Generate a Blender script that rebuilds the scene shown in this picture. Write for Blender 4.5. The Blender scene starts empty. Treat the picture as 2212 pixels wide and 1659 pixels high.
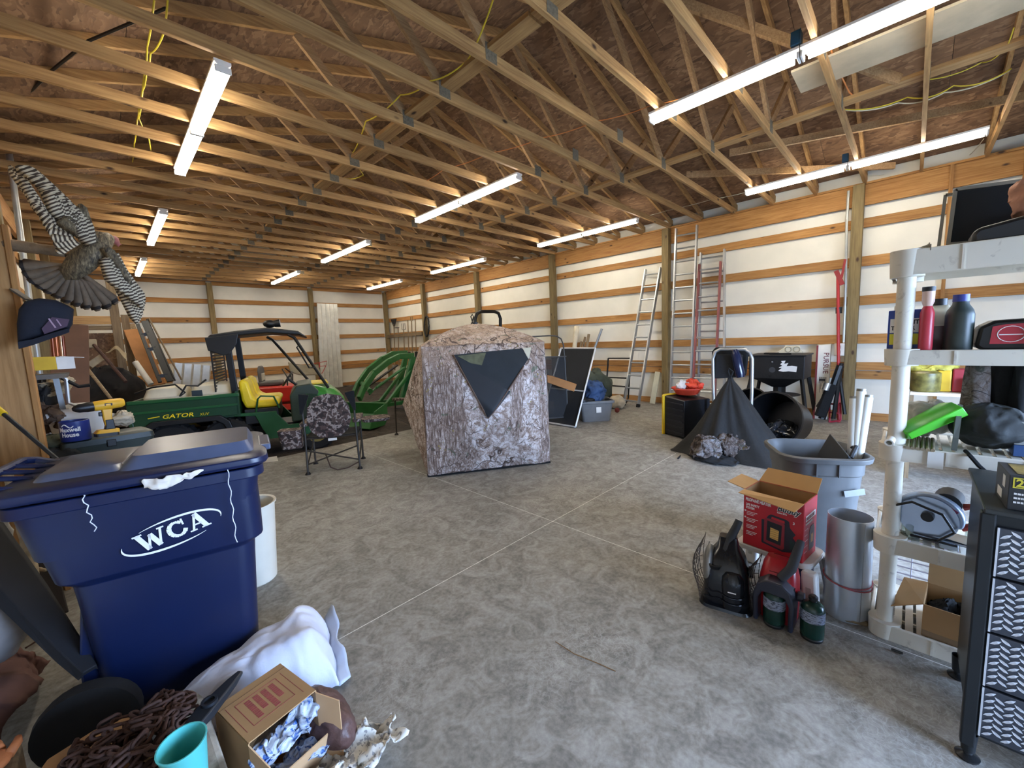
import bpy, bmesh, math, random
from mathutils import Vector, Matrix, Euler, noise
random.seed(7)
S = bpy.context.scene
COL = S.collection
R = math.radians
PI = math.pi
# ---------------------------------------------------------------- camera
FPX = 869.0; YAW, PITCH, ROLL = 0.7871, -0.1111, -0.0417
CAM = Vector((0, 0, 1.5451))
Fw = Vector((math.sin(YAW)*math.cos(PITCH), math.cos(YAW)*math.cos(PITCH), math.sin(PITCH)))
_r = Vector((math.cos(YAW), -math.sin(YAW), 0)); _u = _r.cross(Fw)
Rt = _r*math.cos(ROLL)+_u*math.sin(ROLL); Up = -_r*math.sin(ROLL)+_u*math.cos(ROLL)
cd = bpy.data.cameras.new('camera'); cam = bpy.data.objects.new('camera', cd); COL.objects.link(cam)
cd.sensor_width = 36; cd.lens = FPX/2212*36; cd.clip_start = .05; cd.clip_end = 200
cam.matrix_world = Matrix(((Rt.x, Up.x, -Fw.x, CAM.x), (Rt.y, Up.y, -Fw.y, CAM.y), (Rt.z, Up.z, -Fw.z, CAM.z), (0, 0, 0, 1)))
S.camera = cam
def at(x, y, ax, v):
    'the point where the sight line through pixel (x, y) meets the plane ax = v'
    d = Fw + Rt*((x-1106)/FPX) - Up*((y-829.5)/FPX); i = 'xyz'.index(ax)
    return CAM + d*((v-CAM[i])/d[i])
# ---------------------------------------------------------------- world, light, exposure
S.view_settings.view_transform = 'Standard'; S.view_settings.look = 'None'
S.view_settings.gamma = 1; S.view_settings.use_curve_mapping = False
S.view_settings.exposure = 1.12
w = bpy.data.worlds.new('daylight'); S.world = w; w.use_nodes = True
bg = w.node_tree.nodes['Background']; bg.inputs[0].default_value = (0.45, 0.64, 1.0, 1); bg.inputs[1].default_value = 20
LAMP = 22.0
pl = bpy.data.lights.new('door_portal', 'AREA'); pl.shape = 'RECTANGLE'; pl.size = 3.6; pl.size_y = 2.05
po = bpy.data.objects.new('door_portal', pl); COL.objects.link(po); po.location = (2.9, -2.6, 1.03); po.rotation_euler = (R(90), 0, 0)
pl.cycles.is_portal = True
# ---------------------------------------------------------------- materials
def lin(h):
    if not isinstance(h, str): return (h[0], h[1], h[2], 1)
    h = h.lstrip('#'); v = [int(h[i:i+2], 16)/255 for i in (0, 2, 4)]
    return tuple([(x/12.92 if x <= .04045 else ((x+.055)/1.055)**2.4) for x in v]+[1])
class NT:
    def __init__(s, name):
        s.m = bpy.data.materials.new(name); s.m.use_nodes = True; s.t = s.m.node_tree
        s.b = s.t.nodes['Principled BSDF']; s.out = s.t.nodes['Material Output']
    def n(s, typ, **k):
        nd = s.t.nodes.new('ShaderNode'+typ)
        for a, v in k.items():
            if a[0] == 'i' and a[1:].isdigit(): nd.inputs[int(a[1:])].default_value = v
            elif a in nd.inputs and not hasattr(nd, a): nd.inputs[a].default_value = v
            else: setattr(nd, a, v)
        return nd
    def l(s, a, b): s.t.links.new(a, b)
    def coord(s, scale=(1, 1, 1), kind='Object', rnd=True):
        tc = s.n('TexCoord'); mp = s.n('Mapping'); mp.inputs[3].default_value = scale
        s.l(tc.outputs[kind], mp.inputs[0])
        if rnd:
            oi = s.n('ObjectInfo'); mu = s.n('VectorMath', operation='SCALE'); mu.inputs[0].default_value = (37, 19, 53)
            s.l(oi.outputs['Random'], mu.inputs['Scale']); s.l(mu.outputs[0], mp.inputs[1])
        return mp.outputs[0]
    def noise(s, co, sc, det=4, dis=0, rough=.55):
        nd = s.n('TexNoise'); nd.inputs['Scale'].default_value = sc; nd.inputs['Detail'].default_value = det
        nd.inputs['Distortion'].default_value = dis; nd.inputs['Roughness'].default_value = rough
        s.l(co, nd.inputs['Vector']); return nd.outputs['Fac']
    def ramp(s, f, stops, interp='LINEAR'):
        r_ = s.n('ValToRGB'); e = r_.color_ramp; e.interpolation = interp
        while len(e.elements) < len(stops): e.elements.new(.5)
        for el, (p, c) in zip(e.elements, stops): el.position = p; el.color = lin(c)
        s.l(f, r_.inputs[0]); return r_.outputs[0]
    def mix(s, f, a, b, mode='MIX'):
        x = s.n('Mix', data_type='RGBA', blend_type=mode)
        for v, i in ((f, 0), (a, 6), (b, 7)):
            if hasattr(v, 'links'): s.l(v, x.inputs[i])
            elif i: x.inputs[i].default_value = lin(v)
            else: x.inputs[0].default_value = v
        return x.outputs[2]
    def bump(s, h, st=.3, d=.01):
        bp = s.n('Bump'); bp.inputs['Strength'].default_value = st; bp.inputs['Distance'].default_value = d
        s.l(h, bp.inputs['Height']); s.l(bp.outputs[0], s.b.inputs['Normal'])
    def fin(s, col=None, rough=.5, metal=0, **k):
        if col is not None:
            if hasattr(col, 'links'): s.l(col, s.b.inputs['Base Color'])
            else: s.b.inputs['Base Color'].default_value = lin(col)
        s.b.inputs['Roughness'].default_value = rough; s.b.inputs['Metallic'].default_value = metal
        for a, v in k.items(): s.b.inputs[a.replace('_', ' ')].default_value = v
        return s.m
_mc = {}
def M(col, rough=.5, metal=0, var=.12, sc=6, bump=0, name=None, **k):
    key = (str(col), rough, metal, var, sc, bump, str(k))
    if key in _mc: return _mc[key]
    t = NT(name or 'paint_'+str(col).strip('#'))
    c = lin(col); co = t.coord()
    f = t.noise(co, sc, 5)
    a = tuple(x*(1-var) for x in c[:3]); b = tuple(min(1, x*(1+var)) for x in c[:3])
    t.fin(t.ramp(f, [(.3, a), (.7, b)]), rough, metal, **k)
    if bump: t.bump(t.noise(co, sc*5, 4), bump, .01)
    _mc[key] = t.m; return t.m
def wood(name, dark, mid, light, axis, rough=.75, knots=True, sc=1.0):
    t = NT(name); s = [9*sc]*3; s[axis] = .8*sc
    co = t.coord(tuple(s)); f = t.noise(co, 3.2, 6, .6)
    c = t.ramp(f, [(.25, dark), (.48, mid), (.7, light)])
    s2 = [30*sc]*3; s2[axis] = 1.2*sc; g = t.noise(t.coord(tuple(s2)), 2, 3)
    c = t.mix(.35, c, t.ramp(g, [(.35, dark), (.6, light)]), 'MIX')
    if knots:
        s3 = [3.2]*3; s3[axis] = 1.5
        v = t.n('TexVoronoi'); v.inputs['Scale'].default_value = 1.6; t.l(t.coord(tuple(s3)), v.inputs['Vector'])
        k = t.ramp(v.outputs['Distance'], [(.05, (1, 1, 1)), (.12, (0, 0, 0))])
        c = t.mix(k, c, '#3a2210')
    oi = t.n('ObjectInfo'); hv = t.n('HueSaturation'); mr = t.n('MapRange'); mr.inputs[3].default_value = .82; mr.inputs[4].default_value = 1.12
    t.l(oi.outputs['Random'], mr.inputs[0]); t.l(mr.outputs[0], hv.inputs['Value']); t.l(c, hv.inputs['Color'])
    t.fin(hv.outputs[0], rough); t.bump(f, .15, .003); return t.m
def osb(name, d, m, l):
    t = NT(name); co = t.coord((1, 1, 1)); v = t.n('TexVoronoi', feature='F1'); v.inputs['Scale'].default_value = 1
    mp = t.coord((26, 11, 26)); nz = t.n('TexNoise'); nz.inputs['Scale'].default_value = .35; t.l(mp, nz.inputs['Vector'])
    ad = t.n('VectorMath', operation='MULTIPLY_ADD'); ad.inputs[1].default_value = (6, 6, 6); t.l(nz.outputs['Color'], ad.inputs[0]); t.l(mp, ad.inputs[2])
    t.l(ad.outputs[0], v.inputs['Vector'])
    c = t.ramp(v.outputs['Color'], [(.1, d), (.4, m), (.6, m), (.95, l)])
    c = t.mix(.3, c, t.ramp(t.noise(co, 2.2, 5, 1), [(.3, d), (.7, l)]))
    t.fin(c, .8); t.bump(v.outputs['Distance'], .3, .004); return t.m
# ---------------------------------------------------------------- mesh helpers
def T(x=0, y=0, z=0): return Matrix.Translation((x, y, z))
def RX(a): return Matrix.Rotation(R(a), 4, 'X')
def RY(a): return Matrix.Rotation(R(a), 4, 'Y')
def RZ(a): return Matrix.Rotation(R(a), 4, 'Z')
def frame(p0, p1):
    d = (Vector(p1)-Vector(p0)); q = d.to_track_quat('Z', 'Y').to_matrix().to_4x4()
    return Matrix.Translation(p0) @ q, d.length
class MB:
    def __init__(s): s.v = []; s.f = []
    def add(s, vs, fs, m=None):
        o = len(s.v)
        for v in vs:
            v = Vector(v)
            s.v.append(tuple(m @ v) if m is not None else tuple(v))
        s.f += [tuple(i+o for i in f) for f in fs]; return s
    def box(s, c, d, m=None):
        x, y, z = c; a, b, e = d[0]/2, d[1]/2, d[2]/2
        return s.add([(x+i*a, y+j*b, z+k*e) for i in (-1, 1) for j in (-1, 1) for k in (-1, 1)],
            [(0, 1, 3, 2), (4, 6, 7, 5), (0, 4, 5, 1), (2, 3, 7, 6), (0, 2, 6, 4), (1, 5, 7, 3)], m)
    def bx(s, x0, x1, y0, y1, z0, z1, m=None):
        return s.box(((x0+x1)/2, (y0+y1)/2, (z0+z1)/2), (x1-x0, y1-y0, z1-z0), m)
    def board(s, p0, p1, a, b, up=(0, 0, 1)):
        'a board from p0 to p1, a wide along up-ish, b thick'
        p0, p1 = Vector(p0), Vector(p1); d = (p1-p0); L = d.length; z = d.normalized(); x = Vector(up); x = (x-z*x.dot(z)).normalized(); y = z.cross(x)
        m = Matrix(((x.x, y.x, z.x, p0.x), (x.y, y.y, z.y, p0.y), (x.z, y.z, z.z, p0.z), (0, 0, 0, 1)))
        return s.box((0, 0, L/2), (a, b, L), m)
    def cyl(s, p0, p1, r0, r1=None, n=12, cap=True):
        r1 = r0 if r1 is None else r1; m, L = frame(p0, p1)
        vs = [(r0*math.cos(2*PI*i/n), r0*math.sin(2*PI*i/n), 0) for i in range(n)]+[(r1*math.cos(2*PI*i/n), r1*math.sin(2*PI*i/n), L) for i in range(n)]
        fs = [(i, (i+1) % n, n+(i+1) % n, n+i) for i in range(n)]
        if cap: fs += [tuple(range(n-1, -1, -1)), tuple(range(n, 2*n))]
        return s.add(vs, fs, m)
    def tube(s, pts, r, n=8, closed=False):
        pts = [Vector(p) for p in pts]; N = len(pts); rs = r if hasattr(r, '__len__') else [r]*N
        o = len(s.v); prev = None
        for i, p in enumerate(pts):
            a = pts[i-1] if (i or closed) else p; b = pts[(i+1) % N] if (i < N-1 or closed) else p
            t = (b-a).normalized() if (b-a).length > 1e-9 else Vector((0, 0, 1))
            if prev is None: x = t.orthogonal().normalized()
            else:
                x = prev-t*prev.dot(t); x = x.normalized() if x.length > 1e-6 else t.orthogonal().normalized()
            prev = x; y = t.cross(x)
            for k in range(n): s.v.append(tuple(p+(x*math.cos(2*PI*k/n)+y*math.sin(2*PI*k/n))*rs[i]))
        for i in range(N if closed else N-1):
            j = (i+1) % N
            for k in range(n): s.f.append((o+i*n+k, o+i*n+(k+1) % n, o+j*n+(k+1) % n, o+j*n+k))
        if not closed:
            s.f.append(tuple(o+k for k in range(n-1, -1, -1))); s.f.append(tuple(o+(N-1)*n+k for k in range(n)))
        return s
    def lathe(s, prof, n=24, m=None, sx=1, sy=1):
        'prof: list of (radius, z)'
        o = []; N = len(prof)
        for r_, z in prof:
            for k in range(n): o.append((r_*sx*math.cos(2*PI*k/n), r_*sy*math.sin(2*PI*k/n), z))
        fs = [(i*n+k, i*n+(k+1) % n, (i+1)*n+(k+1) % n, (i+1)*n+k) for i in range(N-1) for k in range(n)]
        return s.add(o, fs, m)
    def prism(s, poly, z0, z1, m=None):
        n = len(poly); vs = [(x, y, z0) for x, y in poly]+[(x, y, z1) for x, y in poly]
        fs = [tuple(range(n-1, -1, -1)), tuple(range(n, 2*n))]+[(i, (i+1) % n, n+(i+1) % n, n+i) for i in range(n)]
        return s.add(vs, fs, m)
    def loft(s, rings, closed=True, cap=True, m=None):
        n = len(rings[0]); vs = [p for r_ in rings for p in r_]
        fs = []
        for i in range(len(rings)-1):
            for k in range(n if closed else n-1): fs.append((i*n+k, i*n+(k+1) % n, (i+1)*n+(k+1) % n, (i+1)*n+k))
        if cap: fs += [tuple(range(n-1, -1, -1)), tuple(range((len(rings)-1)*n, len(rings)*n))]
        return s.add(vs, fs, m)
    def grid(s, fn, nu, nv, m=None):
        vs = [fn(i/nu, j/nv) for i in range(nu+1) for j in range(nv+1)]
        return s.add(vs, [(i*(nv+1)+j, (i+1)*(nv+1)+j, (i+1)*(nv+1)+j+1, i*(nv+1)+j+1) for i in range(nu) for j in range(nv)], m)
    def ball(s, c, r_, nu=16, nv=10, m=None):
        if nu >= 18: nu, nv = int(nu*2.2), int(nv*2.4)
        r_ = r_ if hasattr(r_, '__len__') else (r_,)*3; pr = []
        for j in range(nv+1):
            a = -PI/2+PI*j/nv; pr.append([(c[0]+r_[0]*math.cos(a)*math.cos(2*PI*k/nu), c[1]+r_[1]*math.cos(a)*math.sin(2*PI*k/nu), c[2]+r_[2]*math.sin(a)) for k in range(nu)])
        return s.loft(pr, cap=False, m=m)
def rrect(w_, d_, r_, n=4, z=0, cx=0, cy=0):
    o = []
    for sx, sy, a0 in ((1, 1, 0), (-1, 1, 90), (-1, -1, 180), (1, -1, 270)):
        for k in range(n+1):
            a = R(a0+90*k/n); o.append((cx+sx*(w_/2-r_)+r_*math.cos(a), cy+sy*(d_/2-r_)+r_*math.sin(a), z))
    return o
def obj(name, mb, mat, parent=None, bevel=0, smooth=False, sub=0, solid=0, loc=None, seg=2):
    me = bpy.data.meshes.new(name); me.from_pydata(mb.v, [], mb.f)
    bm = bmesh.new(); bm.from_mesh(me)
    bmesh.ops.remove_doubles(bm, verts=bm.verts, dist=1e-5)
    if not solid: bmesh.ops.recalc_face_normals(bm, faces=bm.faces)
    bm.to_mesh(me); bm.free()
    o = bpy.data.objects.new(name, me); COL.objects.link(o)
    if mat: me.materials.append(mat)
    if solid:
        q = o.modifiers.new('s', 'SOLIDIFY'); q.thickness = solid; q.offset = 0
    if bevel:
        q = o.modifiers.new('b', 'BEVEL'); q.width = bevel; q.segments = seg; q.limit_method = 'ANGLE'; q.angle_limit = R(35)
    if sub:
        q = o.modifiers.new('u', 'SUBSURF'); q.levels = sub; q.render_levels = sub
    if smooth:
        me.polygons.foreach_set('use_smooth', [True]*len(me.polygons))
        if smooth != 'all':
            try: me.set_sharp_from_angle(angle=R(40))
            except Exception: pass
    if parent: o.parent = parent
    if loc: o.location = loc
    return o
def tag(o, label, cat, group=None, kind=None):
    o['label'] = label; o['category'] = cat
    if group: o['group'] = group
    if kind: o['kind'] = kind
    return o
def thing(name, label, cat, loc=(0, 0, 0), rz=0, group=None, rot=None):
    o = bpy.data.objects.new(name, None); COL.objects.link(o); o.location = loc; o.empty_display_size = .05
    o.rotation_euler = rot if rot else (0, 0, R(rz)); return tag(o, label, cat, group)
def one(name, mb, mat, label, cat, group=None, **k):
    return tag(obj(name, mb, mat, **k), label, cat, group)
def copies(src, parent=None, **k):
    o = src.copy(); COL.objects.link(o); o.parent = parent if parent else None
    for a, v in k.items(): setattr(o, a, v)
    for ch in src.children: copies(ch, o)
    return o
def text(s, size, mat, parent, m, name='lettering', ext=.0006, bold=0, align='LEFT', shear=0, font=None, sx=1):
    cu = bpy.data.curves.new(name, 'FONT'); cu.body = s; cu.size = size; cu.extrude = ext; cu.offset = bold; cu.align_x = align; cu.shear = shear
    cu.resolution_u = 2
    t = bpy.data.objects.new('tmp', cu); COL.objects.link(t)
    me = bpy.data.meshes.new_from_object(t.evaluated_get(bpy.context.evaluated_depsgraph_get()))
    bpy.data.objects.remove(t); me.name = name
    o = bpy.data.objects.new(name, me); COL.objects.link(o); me.materials.clear(); me.materials.append(mat)
    me.transform(m @ Matrix.Diagonal((sx, 1, 1, 1))); o.parent = parent
    return o
def plane_m(o, x, y):
    'matrix with local X along x, local Y along y, origin o'
    x = Vector(x).normalized(); y = Vector(y); y = (y-x*y.dot(x)).normalized(); z = x.cross(y)
    return Matrix(((x.x, y.x, z.x, o[0]), (x.y, y.y, z.y, o[1]), (x.z, y.z, z.z, o[2]), (0, 0, 0, 1)))
# shared materials
pine = [wood('pine_'+'xyz'[i], '#86603a', '#a98150', '#c19b66', i) for i in range(3)]
pineweb = wood('pine_web', '#825f3e', '#9f7c54', '#b5936a', 0, sc=1.5)
girtw = [wood('girt_'+'xyz'[i], '#855629', '#a4723a', '#b98a50', i) for i in range(3)]
postw = wood('treated_post', '#5f4e2c', '#786540', '#8c784e', 2)
greyw = [wood('aged_wood_'+'xyz'[i], '#5d4a36', '#7c6549', '#95805f', i) for i in range(3)]
black_pl = M('#0d0e10', .45, name='black_plastic'); black_fab = M('#0e0f11', .95, bump=.3, name='black_fabric')
alu = M('#b9bcbd', .38, .85, name='aluminium'); steel = M('#8d9092', .4, .9, name='steel'); white_pl = M('#dcd8cf', .5, name='white_plastic')
black_mt = M('#101112', .45, .2, name='black_metal'); rubber = M('#121111', .85, name='rubber', bump=.2)
card = M('#b08b60', .85, var=.08, sc=3, name='cardboard'); white_pt = M('#e8e6e2', .6, var=.03, name='white_print'); red_pt = M('#b3252b', .5, var=.05, name='red_print')
dark_pt = M('#202226', .6, name='dark_print'); yellow_pl = M('#dcb51c', .5, name='yellow_plastic')
green_jd = M('#17502a', .35, name='green_paint'); galv = M('#a7abae', .35, .8, name='galvanised')
rust = M('#4a3229', .8, .3, var=.4, sc=14, bump=.4, name='rusty_iron')
# ================================================================ STRUCTURE
XL, XR, YB, YF, H = -0.71, 8.53, 15.78, -2.5, 3.686
def struct(name, mb, mat, parent=None, **k):
    o = obj(name, mb, mat, parent, **k)
    if not parent: o['kind'] = 'structure'
    return o
# floor: concrete slab up to Y 6.37, dark packed dirt beyond
def concrete():
    t = NT('concrete'); co = t.coord(rnd=False)
    f1 = t.noise(co, .9, 8, .8, .6); f2 = t.noise(co, 7, 8, 1.2, .65); f3 = t.noise(co, 42, 4)
    c = t.ramp(f1, [(.3, '#67635b'), (.5, '#857f76'), (.7, '#9c978e')])
    c = t.mix(.55, c, t.ramp(f2, [(.38, '#4b4843'), (.5, '#878279'), (.62, '#b2afa9')]))
    c = t.mix(.35, c, t.ramp(f3, [(.3, '#615e57'), (.65, '#a8a59d')]))
    v = t.n('TexVoronoi', feature='DISTANCE_TO_EDGE'); v.inputs['Scale'].default_value = 26
    nz = t.n('TexNoise'); nz.inputs['Scale'].default_value = 9; t.l(co, nz.inputs['Vector'])
    ad = t.n('VectorMath', operation='MULTIPLY_ADD'); ad.inputs[1].default_value = (.3, .3, .3); t.l(nz.outputs['Color'], ad.inputs[0]); t.l(co, ad.inputs[2]); t.l(ad.outputs[0], v.inputs['Vector'])
    cr = t.ramp(v.outputs['Distance'], [(.0, (1, 1, 1)), (.09, (0, 0, 0))])
    msk = t.ramp(t.noise(co, .7, 2), [(.5, (0, 0, 0)), (.62, (.2, .2, .2))])
    mm = t.mix(1.0, cr, msk, 'MULTIPLY')
    c = t.mix(mm, c, '#dcdcda')
    st = t.ramp(t.noise(co, 1.7, 6, 2), [(.66, (0, 0, 0)), (.74, (.4, .4, .4))])
    c = t.mix(st, c, '#5e4a38')
    t.fin(c, .62); t.bump(f3, .12, .004); return t.m
CONC = concrete()
jx, jy = 2.513, 2.087
slabs = []
XJ = [XL-.1, jx-3.05, jx, jx+3.05, XR+.05]; XJ = [XL-.1, jx, jx+3.05, XR+.05]; YJ = [YF, jy, 6.37]
fl = struct('floor', MB().bx(XL-.1, XR+.1, YF, 6.37, -.12, -.012), M('#5f5a52', .9, name='slab_base'))
g = .003
for i in range(3):
    for j in range(2):
        obj('slab', MB().bx(XJ[i]+g, XJ[i+1]-g, YJ[j]+g, YJ[j+1]-g, -.012, 0), CONC, fl)
dust = M('#e2e0da', .9, var=.2, sc=40, name='chalk_dust')
jt = MB()
jt.bx(jx-g, jx+g, YF, 6.37, -.012, -.0005); jt.bx(XL, jx-g, jy-g, jy+g, -.012, -.0005); jt.bx(jx+g, XR, jy-g, jy+g, -.012, -.0005)
obj('control_joint', jt, dust, fl)
def dirtm():
    t = NT('packed_dirt'); co = t.coord(rnd=False); f = t.noise(co, 3, 8, .5, .7)
    t.fin(t.ramp(f, [(.3, '#241d17'), (.55, '#3b3128'), (.75, '#594c3e')]), .95); t.bump(t.noise(co, 14, 8), 1, .04); return t.m
def dz(u, v):
    x = XL-.1+u*(XR-XL+.2); y = 6.37+v*(YB-6.37+.3)
    return (x, y, -.03+.035*noise.noise(Vector((x*1.7, y*1.7, 0)))+.02*noise.noise(Vector((x*6, y*6, 3))))
DIRT = dirtm()
obj('dirt_floor', MB().grid(dz, 110, 110), DIRT, fl, smooth='all')
# outside apron seen by the light only through the open door
ap = struct('floor', MB().bx(-12, 16, -22, YF-.001, -.1, -.02), M('#8f8c84', .9, name='gravel_apron'))
# white sheathing walls
def shm():
    t = NT('white_sheathing'); co = t.coord(rnd=False); f = t.noise(co, 1.3, 4)
    wv = t.n('TexWave', wave_type='BANDS', bands_direction='DIAGONAL'); wv.inputs['Scale'].default_value = 1.1; wv.inputs['Distortion'].default_value = 3; t.l(co, wv.inputs['Vector'])
    t.fin(t.ramp(f, [(.3, '#d6d2c4'), (.7, '#e6e1d3')]), .42); t.bump(wv.outputs['Fac'], .12, .02); return t.m
SH = shm()
def wall(nm, horizontal_len, origin, ax, posts, skip=(), doors=None):
    'ax: unit vector along the wall; inward normal n; builds sheathing, posts, girts between posts, header'
    o0 = Vector(origin); ax = Vector(ax); n_ = Vector((ax.y, -ax.x, 0))
    if nm in ('wall_right', 'wall_back'): pass
    return
GZ = [(3.05, 3.19), (2.46, 2.61), (1.85, 2.0), (1.24, 1.39), (.81, .94), (.67, .80)]
# right wall: inner face of sheathing X = 8.60, girts 8.52..8.56, posts 8.40..8.54
wr = struct('wall_right', MB().bx(8.62, 8.66, YF, YB+.1, -.15, H+.3), SH)
py = [.696+3.048*k for k in (-1, 0, 1, 2, 3, 4)]+[YB-.02]
for y in py: obj('post', MB().bx(8.42, 8.56, y-.07, y+.07, 0, H), postw, wr, bevel=.004)
edges = [YF]+py
for i in range(len(edges)-1):
    a, b = edges[i]+(.07 if i else 0), edges[i+1]-.07
    for z0, z1 in GZ: obj('girt', MB().bx(8.57, 8.615, a, b, z0, z1), girtw[1], wr, bevel=.003)
    obj('header_beam', MB().bx(8.535, 8.58, a, b, 3.38, H), girtw[1], wr, bevel=.003)
    obj('skirt_board', MB().bx(8.57, 8.615, a, b, 0, .12), girtw[1], wr)
obj('top_plate', MB().bx(8.5, 8.6, YF, YB, H, H+.03), girtw[1], wr)
obj('wall_stud', MB().bx(8.5, 8.56, -.30, -.26, 0, H), girtw[2], wr)
obj('wall_stud', MB().bx(8.5, 8.56, -.95, -.91, 3.0, H), girtw[2], wr)
# back wall
wb = struct('wall_back', MB().bx(XL-.1, 8.66, YB+.06, YB+.1, -.15, H+2.4), SH)
px_ = [8.45, 5.531, 2.537, -.46]
for x in px_[1:]: obj('post', MB().bx(x-.07, x+.07, YB-.12, YB+.02, 0, H), postw, wb, bevel=.004)
for i in range(3):
    a, b = px_[i+1]+.07, px_[i]-.07
    for z0, z1 in GZ: obj('girt', MB().bx(a, b, YB+.01, YB+.055, z0, z1), girtw[0], wb, bevel=.003)
    obj('skirt_board', MB().bx(a, b, YB+.01, YB+.055, 0, .12), girtw[0], wb)
    obj('header_beam', MB().bx(a, b, YB+.0, YB+.04, 3.62, H+.05), girtw[0], wb)
# left wall
wl = struct('wall_left', MB().bx(XL-.14, XL-.1, YF, YB+.1, -.15, H+.3), SH)
for k in (-1, 0, 1, 2, 3, 4): obj('post', MB().bx(XL-.02, XL+.12, .696+3.048*k-.07, .696+3.048*k+.07, 0, H), postw, wl, bevel=.004)
for i in range(7):
    a = YF if i == 0 else .696+3.048*(i-2)+.07; b = .696+3.048*(i-1)-.07 if i < 6 else YB
    for z0, z1 in GZ: obj('girt', MB().bx(XL-.095, XL-.05, a, b, z0, z1), girtw[1], wl, bevel=.003)
    obj('header_beam', MB().bx(XL-.05, XL-.005, a, b, 3.38, H), girtw[1], wl, bevel=.003)
# front wall with the wide door opening behind the camera
wf = struct('wall_front', MB().bx(XL-.1, 1.1, YF-.1, YF-.06, 0, H).bx(4.7, 8.66, YF-.1, YF-.06, 0, H).bx(1.1, 4.7, YF-.1, YF-.06, 2.05, H).bx(XL-.1, 8.66, YF-.1, YF-.06, H, H+2.4), SH)
# roof: trusses every 0.61 m
OSB = osb('roof_board', '#4a3222', '#76573d', '#a38263')
ce = bpy.data.objects.new('ceiling', None); COL.objects.link(ce); ce['kind'] = 'structure'
XC = (XL+8.53)/2; HS = (8.53-XL)/2; SL = .30; ZT = 3.80
def ztop(x): return ZT+SL*(HS-abs(x-XC))      # underside of top chord
ty = [1.24+.6096*j for j in range(-6, 24)]
def chord_mb(y, xa, za, xb, zb, a=.089, b=.038):
    return MB().board((xa, y, za), (xb, y, zb), a, b)
first = {}
def member(nm, key, fn, y, mat):
    if key not in first:
        first[key] = obj(nm, fn(), mat, ce, bevel=.002, seg=1); first[key].location.y = y
    else:
        o = first[key].copy(); COL.objects.link(o); o.location.y = y
plate_m = M('#6b6252', .9, 0, var=.3, sc=60, name='nail_plate')
x1, x2 = XL+HS*2/3, XL+HS*4/3; q1, q2 = XL+HS/2, XL+HS*1.5
for y in ty:
    if y > YB-.1: break
    member('bottom_chord', 'bc', lambda: chord_mb(0, XL-.05, H+.045, 8.58, H+.045), y, pine[0])
    member('top_chord', 'tl', lambda: chord_mb(0, XL-.25, ztop(XL)-.075+.045, XC, ztop(XC)+.045), y, pine[0])
    member('top_chord', 'tr', lambda: chord_mb(0, 8.75, ztop(XL)-.075+.045, XC, ztop(XC)+.045), y, pine[0])
    for i, (xa, xb) in enumerate(((x1, q1), (x1, XC-.03), (x2, XC+.03), (x2, q2))):
        member('truss_web', 'w%d' % i, lambda: chord_mb(0, xa, H+.09, xb, ztop(xb), .085), y, pineweb)
    for i, x in enumerate((x1, x2, XL+HS+.42)):
        member('nail_plate', 'p%d' % i, lambda: MB().box((x, -.0205, H+.075), (.12, .003, .13)), y, plate_m)
# roof sheathing panels in rows up both slopes
def deck(sgn):
    L = math.hypot(HS+.3, SL*(HS+.3)); ang = math.atan(SL)
    rows = 4; w_ = 1.215
    for r_ in range(rows):
        y0 = YF-.1-(1.2 if r_ % 2 else 0)
        while y0 < YB+.2:
            a = max(y0, YF-.1); b = min(y0+2.438, YB+.2)
            if b-a > .05:
                d0 = .0+r_*w_; d1 = d0+w_-.004
                def pt(d, z):  # distance down from ridge
                    return (XC+sgn*d*math.cos(ang), ztop(XC)+.092-d*math.sin(ang)+z)
                (xa, za), (xb, zb) = pt(d0, 0), pt(d1, 0)
                mb = MB().add([(xa, a, za), (xb, a, zb), (xb, b-.004, zb), (xa, b-.004, za), (xa, a, za+.012), (xb, a, zb+.012), (xb, b-.004, zb+.012), (xa, b-.004, za+.012)],
                              [(0, 1, 2, 3), (7, 6, 5, 4), (0, 4, 5, 1), (1, 5, 6, 2), (2, 6, 7, 3), (3, 7, 4, 0)])
                obj('roof_panel', mb, OSB, ce)
            y0 += 2.438
deck(1); deck(-1)
obj('roof_cover', MB().add([(XC, YF-.2, ztop(XC)+.13), (XC, YB+.3, ztop(XC)+.13), (XC+5.2, YB+.3, ztop(XC)+.13-5.2*SL), (XC+5.2, YF-.2, ztop(XC)+.13-5.2*SL), (XC-5.2, YB+.3, ztop(XC)+.13-5.2*SL), (XC-5.2, YF-.2, ztop(XC)+.13-5.2*SL)], [(0, 1, 2, 3), (0, 5, 4, 1)]), M('#3a3a3a', .8, name='roof_felt'), ce)
for xx in (2.40, 5.56):  # runners on top of the bottom chords
    for i in range(4): obj('runner', MB().box((xx, -2.3+4.3*i+2.15, H+.11), (.14, 4.28, .036)), pine[1], ce, bevel=.002)
# diagonal braces
for p0, p1 in (((2.7, 1.0, 3.9), (3.9, 2.3, 5.0)), ((5.5, .2, 3.8), (4.2, 2.0, 4.9)), ((4.0, 5.5, 5.0), (2.6, 7.6, 3.85)), ((6.6, 2.6, 3.95), (8.3, .3, 3.8)), ((7.7, -1.2, 4.0), (6.3, 1.9, 3.95))):
    obj('brace', MB().board(p0, p1, .089, .038, (0, 0, 1)), pineweb, ce, bevel=.002)
obj('ceiling_board', MB().board((4.78, -1.6, 3.80), (4.78, .88, 3.80), .45, .02, (1, 0, 0)), M('#b3a58c', .7, name='pale_board'), ce)
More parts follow.
